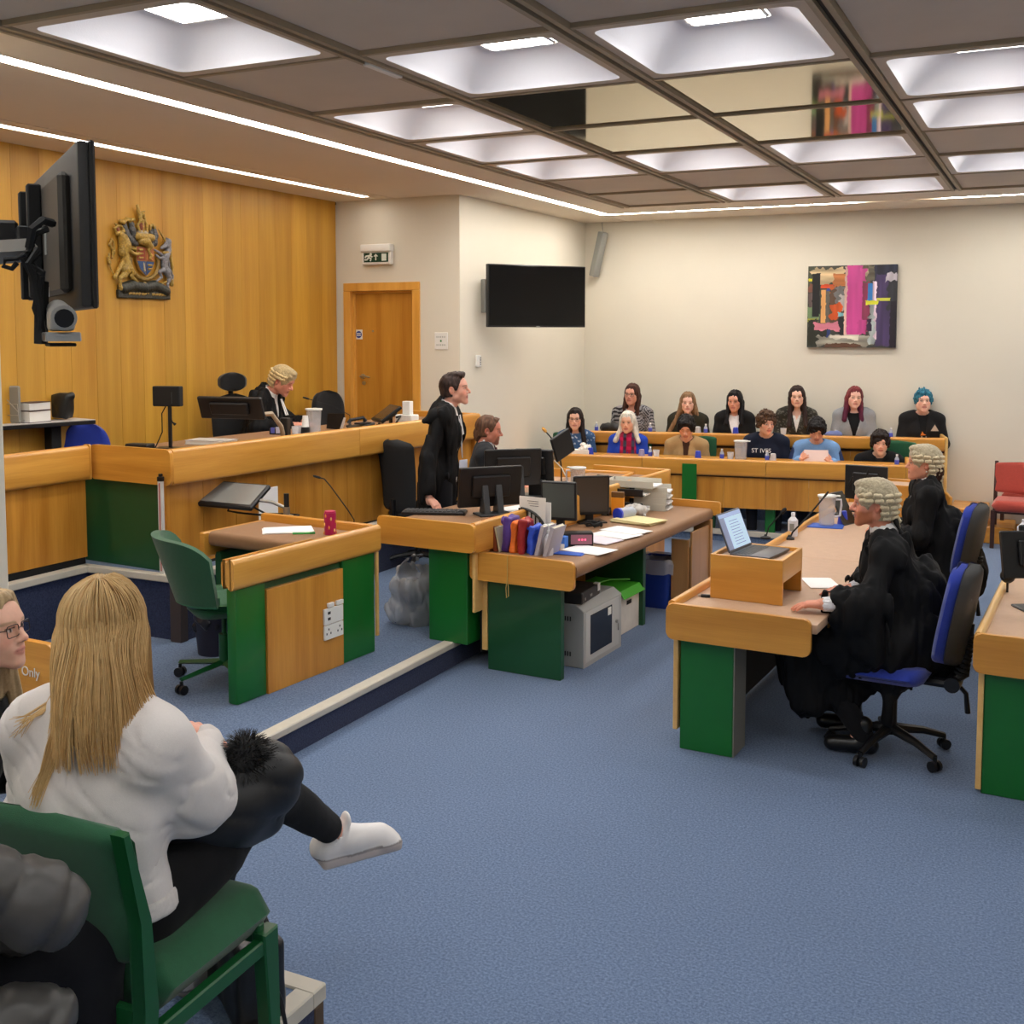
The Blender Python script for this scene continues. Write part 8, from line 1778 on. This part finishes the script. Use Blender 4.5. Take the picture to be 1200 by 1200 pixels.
relief('lion', cap([(300, 630), (322, 560), (305, 490)], [38, 50, 40], .028) + [ell(cp(u, v, .042), (11 * S_, .006, 15 * S_)) for u, v in ((285, 520), (310, 535), (335, 550), (290, 555), (318, 575), (345, 590), (300, 600), (275, 580), (330, 620), (355, 560))] + cap([(318, 640), (335, 740), (322, 800)], [34, 36, 38], .026) + cap([(300, 490), (285, 462)], [34, 26], .036) + cap([(300, 505), (322, 508)], [14, 10], .054) + cap([(345, 600), (410, 638), (465, 630)], [17, 13, 14], .036) + cap([(365, 575), (430, 588)], [14, 13], .03) + cap([(305, 720), (240, 840), (215, 880)], [20, 13, 18], .022) + cap([(345, 790), (300, 860), (262, 885), (262, 975), (300, 992)], [32, 24, 15, 13, 16], .03) + cap([(360, 775), (395, 830), (375, 862), (435, 915), (470, 948)], [28, 22, 16, 12, 11], .028) + cap([(215, 860), (178, 780), (170, 720)], 6, .014) + cap([(205, 690), (215, 620), (182, 560), (200, 510), (222, 535), (232, 650)], [8, 11, 9, 9, 7, 5], .014) + cap([(172, 740), (165, 690), (175, 650)], [15, 9, 6], .014), [GOLDc], .0035, vs=.0036, nz=.005)
relief('lion_crown', cap([(240, 450), (310, 420)], 14, .03) + cap([(240, 440), (215, 400), (250, 370), (285, 370), (305, 400), (312, 430)], 8, .034) + cap([(265, 435), (255, 400)], 18, .02, 1) + cap([(250, 370), (228, 355)], 9, .03), [GOLDc, REDc], .004)
relief('unicorn', cap([(785, 478), (765, 520), (712, 548)], [28, 23, 13], .034) + cap([(795, 500), (788, 580), (755, 635)], [22, 25, 34], .03) + cap([(752, 630), (742, 730), (765, 790)], [35, 27, 32], .028) + cap([(735, 655), (682, 655), (645, 630)], [15, 10, 9], .036) + cap([(725, 622), (672, 592), (637, 577)], [14, 9, 8], .03) + cap([(725, 780), (685, 800), (708, 855), (650, 900)], [22, 14, 10, 9], .03) + cap([(765, 795), (798, 855), (775, 925), (777, 985)], [28, 19, 11, 10], .03) + cap([(800, 640), (815, 760), (850, 830), (845, 870), (800, 890)], [8, 9, 9, 9, 8], .016) + cap([(778, 455), (772, 438)], [10, 5], .03), [SILc], .0035, vs=.0036, nz=.003)
relief('unicorn_horn', cap([(755, 470), (720, 410), (685, 360)], [9, 8, 4], .03) + cap([(720, 600), (790, 590)], 12, .045) + cap([(820, 480), (825, 560), (830, 660), (845, 740), (845, 790)], [10, 14, 14, 12, 8], .018) + cap([(830, 890), (830, 920)], 18, .02), [GOLDc], .004)
relief('garter', sum([cap([(535 + 150 * math.cos(a), 720 + 165 * math.sin(a)), (535 + 150 * math.cos(a + .3), 720 + 165 * math.sin(a + .3))], 15, .016) for a in [(.3 * k - .25) for k in range(12)]], []), [(150, 120, 56)], .003)
sh = [(440, 555), (630, 555), (632, 700), (600, 790), (535, 860), (470, 790), (438, 700)]
A = MB(); A.prism([((u - 150) * S_, (1090 - v) * SV) for u, v in sh], 'y', -.030, -.004, .004); A.build('shield', mat('shield_gold', (160, 122, 58), .4), t)
for nm_, poly, c in (('quarter_red', [(447, 562), (533, 562), (533, 696), (446, 696)], (150, 66, 40)), ('quarter_ochre', [(540, 562), (624, 562), (626, 696), (540, 696)], (168, 100, 52)), ('quarter_blue', [(446, 704), (533, 704), (533, 846), (476, 786)], BLUc), ('quarter_red', [(540, 704), (626, 704), (594, 786), (540, 846)], (150, 78, 44))):
    MB().prism([((u - 150) * S_, (1090 - v) * SV) for u, v in poly], 'y', -.034, -.028, .001).build(nm_, mat('enamel_%d' % c[1], c, .4), t)
relief('charges', sum([cap([(u, v), (u + 36, v - 4)], [9, 7], .036) for u, v in ((465, 590), (465, 630), (465, 672), (560, 740), (560, 780))], []) + cap([(565, 600), (590, 640), (572, 670), (600, 680)], [12, 14, 8, 6], .036) + cap([(510, 720), (515, 800)], [5, 9], .036, 1), [GOLDc, (190, 180, 150)], .003)
relief('helm', cap([(480, 505), (535, 500), (580, 545), (560, 590)], [26, 36, 26, 12], .04) + cap([(450, 455), (600, 455)], 30, .036) + cap([(465, 410), (545, 410)], 14, .036, 1) + cap([(470, 405), (448, 340), (480, 300), (520, 290), (545, 320), (548, 400)], 10, .04) + cap([(505, 400), (500, 290)], 8, .046) + cap([(500, 370), (505, 330)], 30, .02, 2) + cap([(490, 290), (485, 240), (470, 190), (462, 145)], [18, 16, 14, 12], .03) + cap([(485, 240), (520, 230), (545, 290)], [12, 14, 8], .03) + cap([(495, 210), (545, 190)], [8, 5], .024), [GOLDc, (170, 160, 140), REDc], .005)
relief('mantling', cap([(330, 340), (345, 430), (380, 500), (450, 530)], [16, 26, 32, 20], .018) + cap([(400, 330), (410, 400), (430, 470)], [20, 26, 18], .022), [(92, 92, 92)], .008, nz=.010)
relief('mantling', cap([(650, 350), (655, 430), (640, 500), (600, 530)], [16, 26, 30, 18], .018) + cap([(610, 380), (600, 450)], [16, 18], .022), [(92, 92, 92)], .008, nz=.010)
relief('mantling_trim', cap([(285, 320), (320, 330)], [14, 18], .024) + cap([(320, 322), (350, 295), (380, 300), (420, 290)], [14, 16, 20, 14], .026), [GOLDc], .005)
relief('mantling_trim', cap([(600, 370), (600, 330), (630, 320), (645, 350)], 10, .026), [GOLDc], .005)
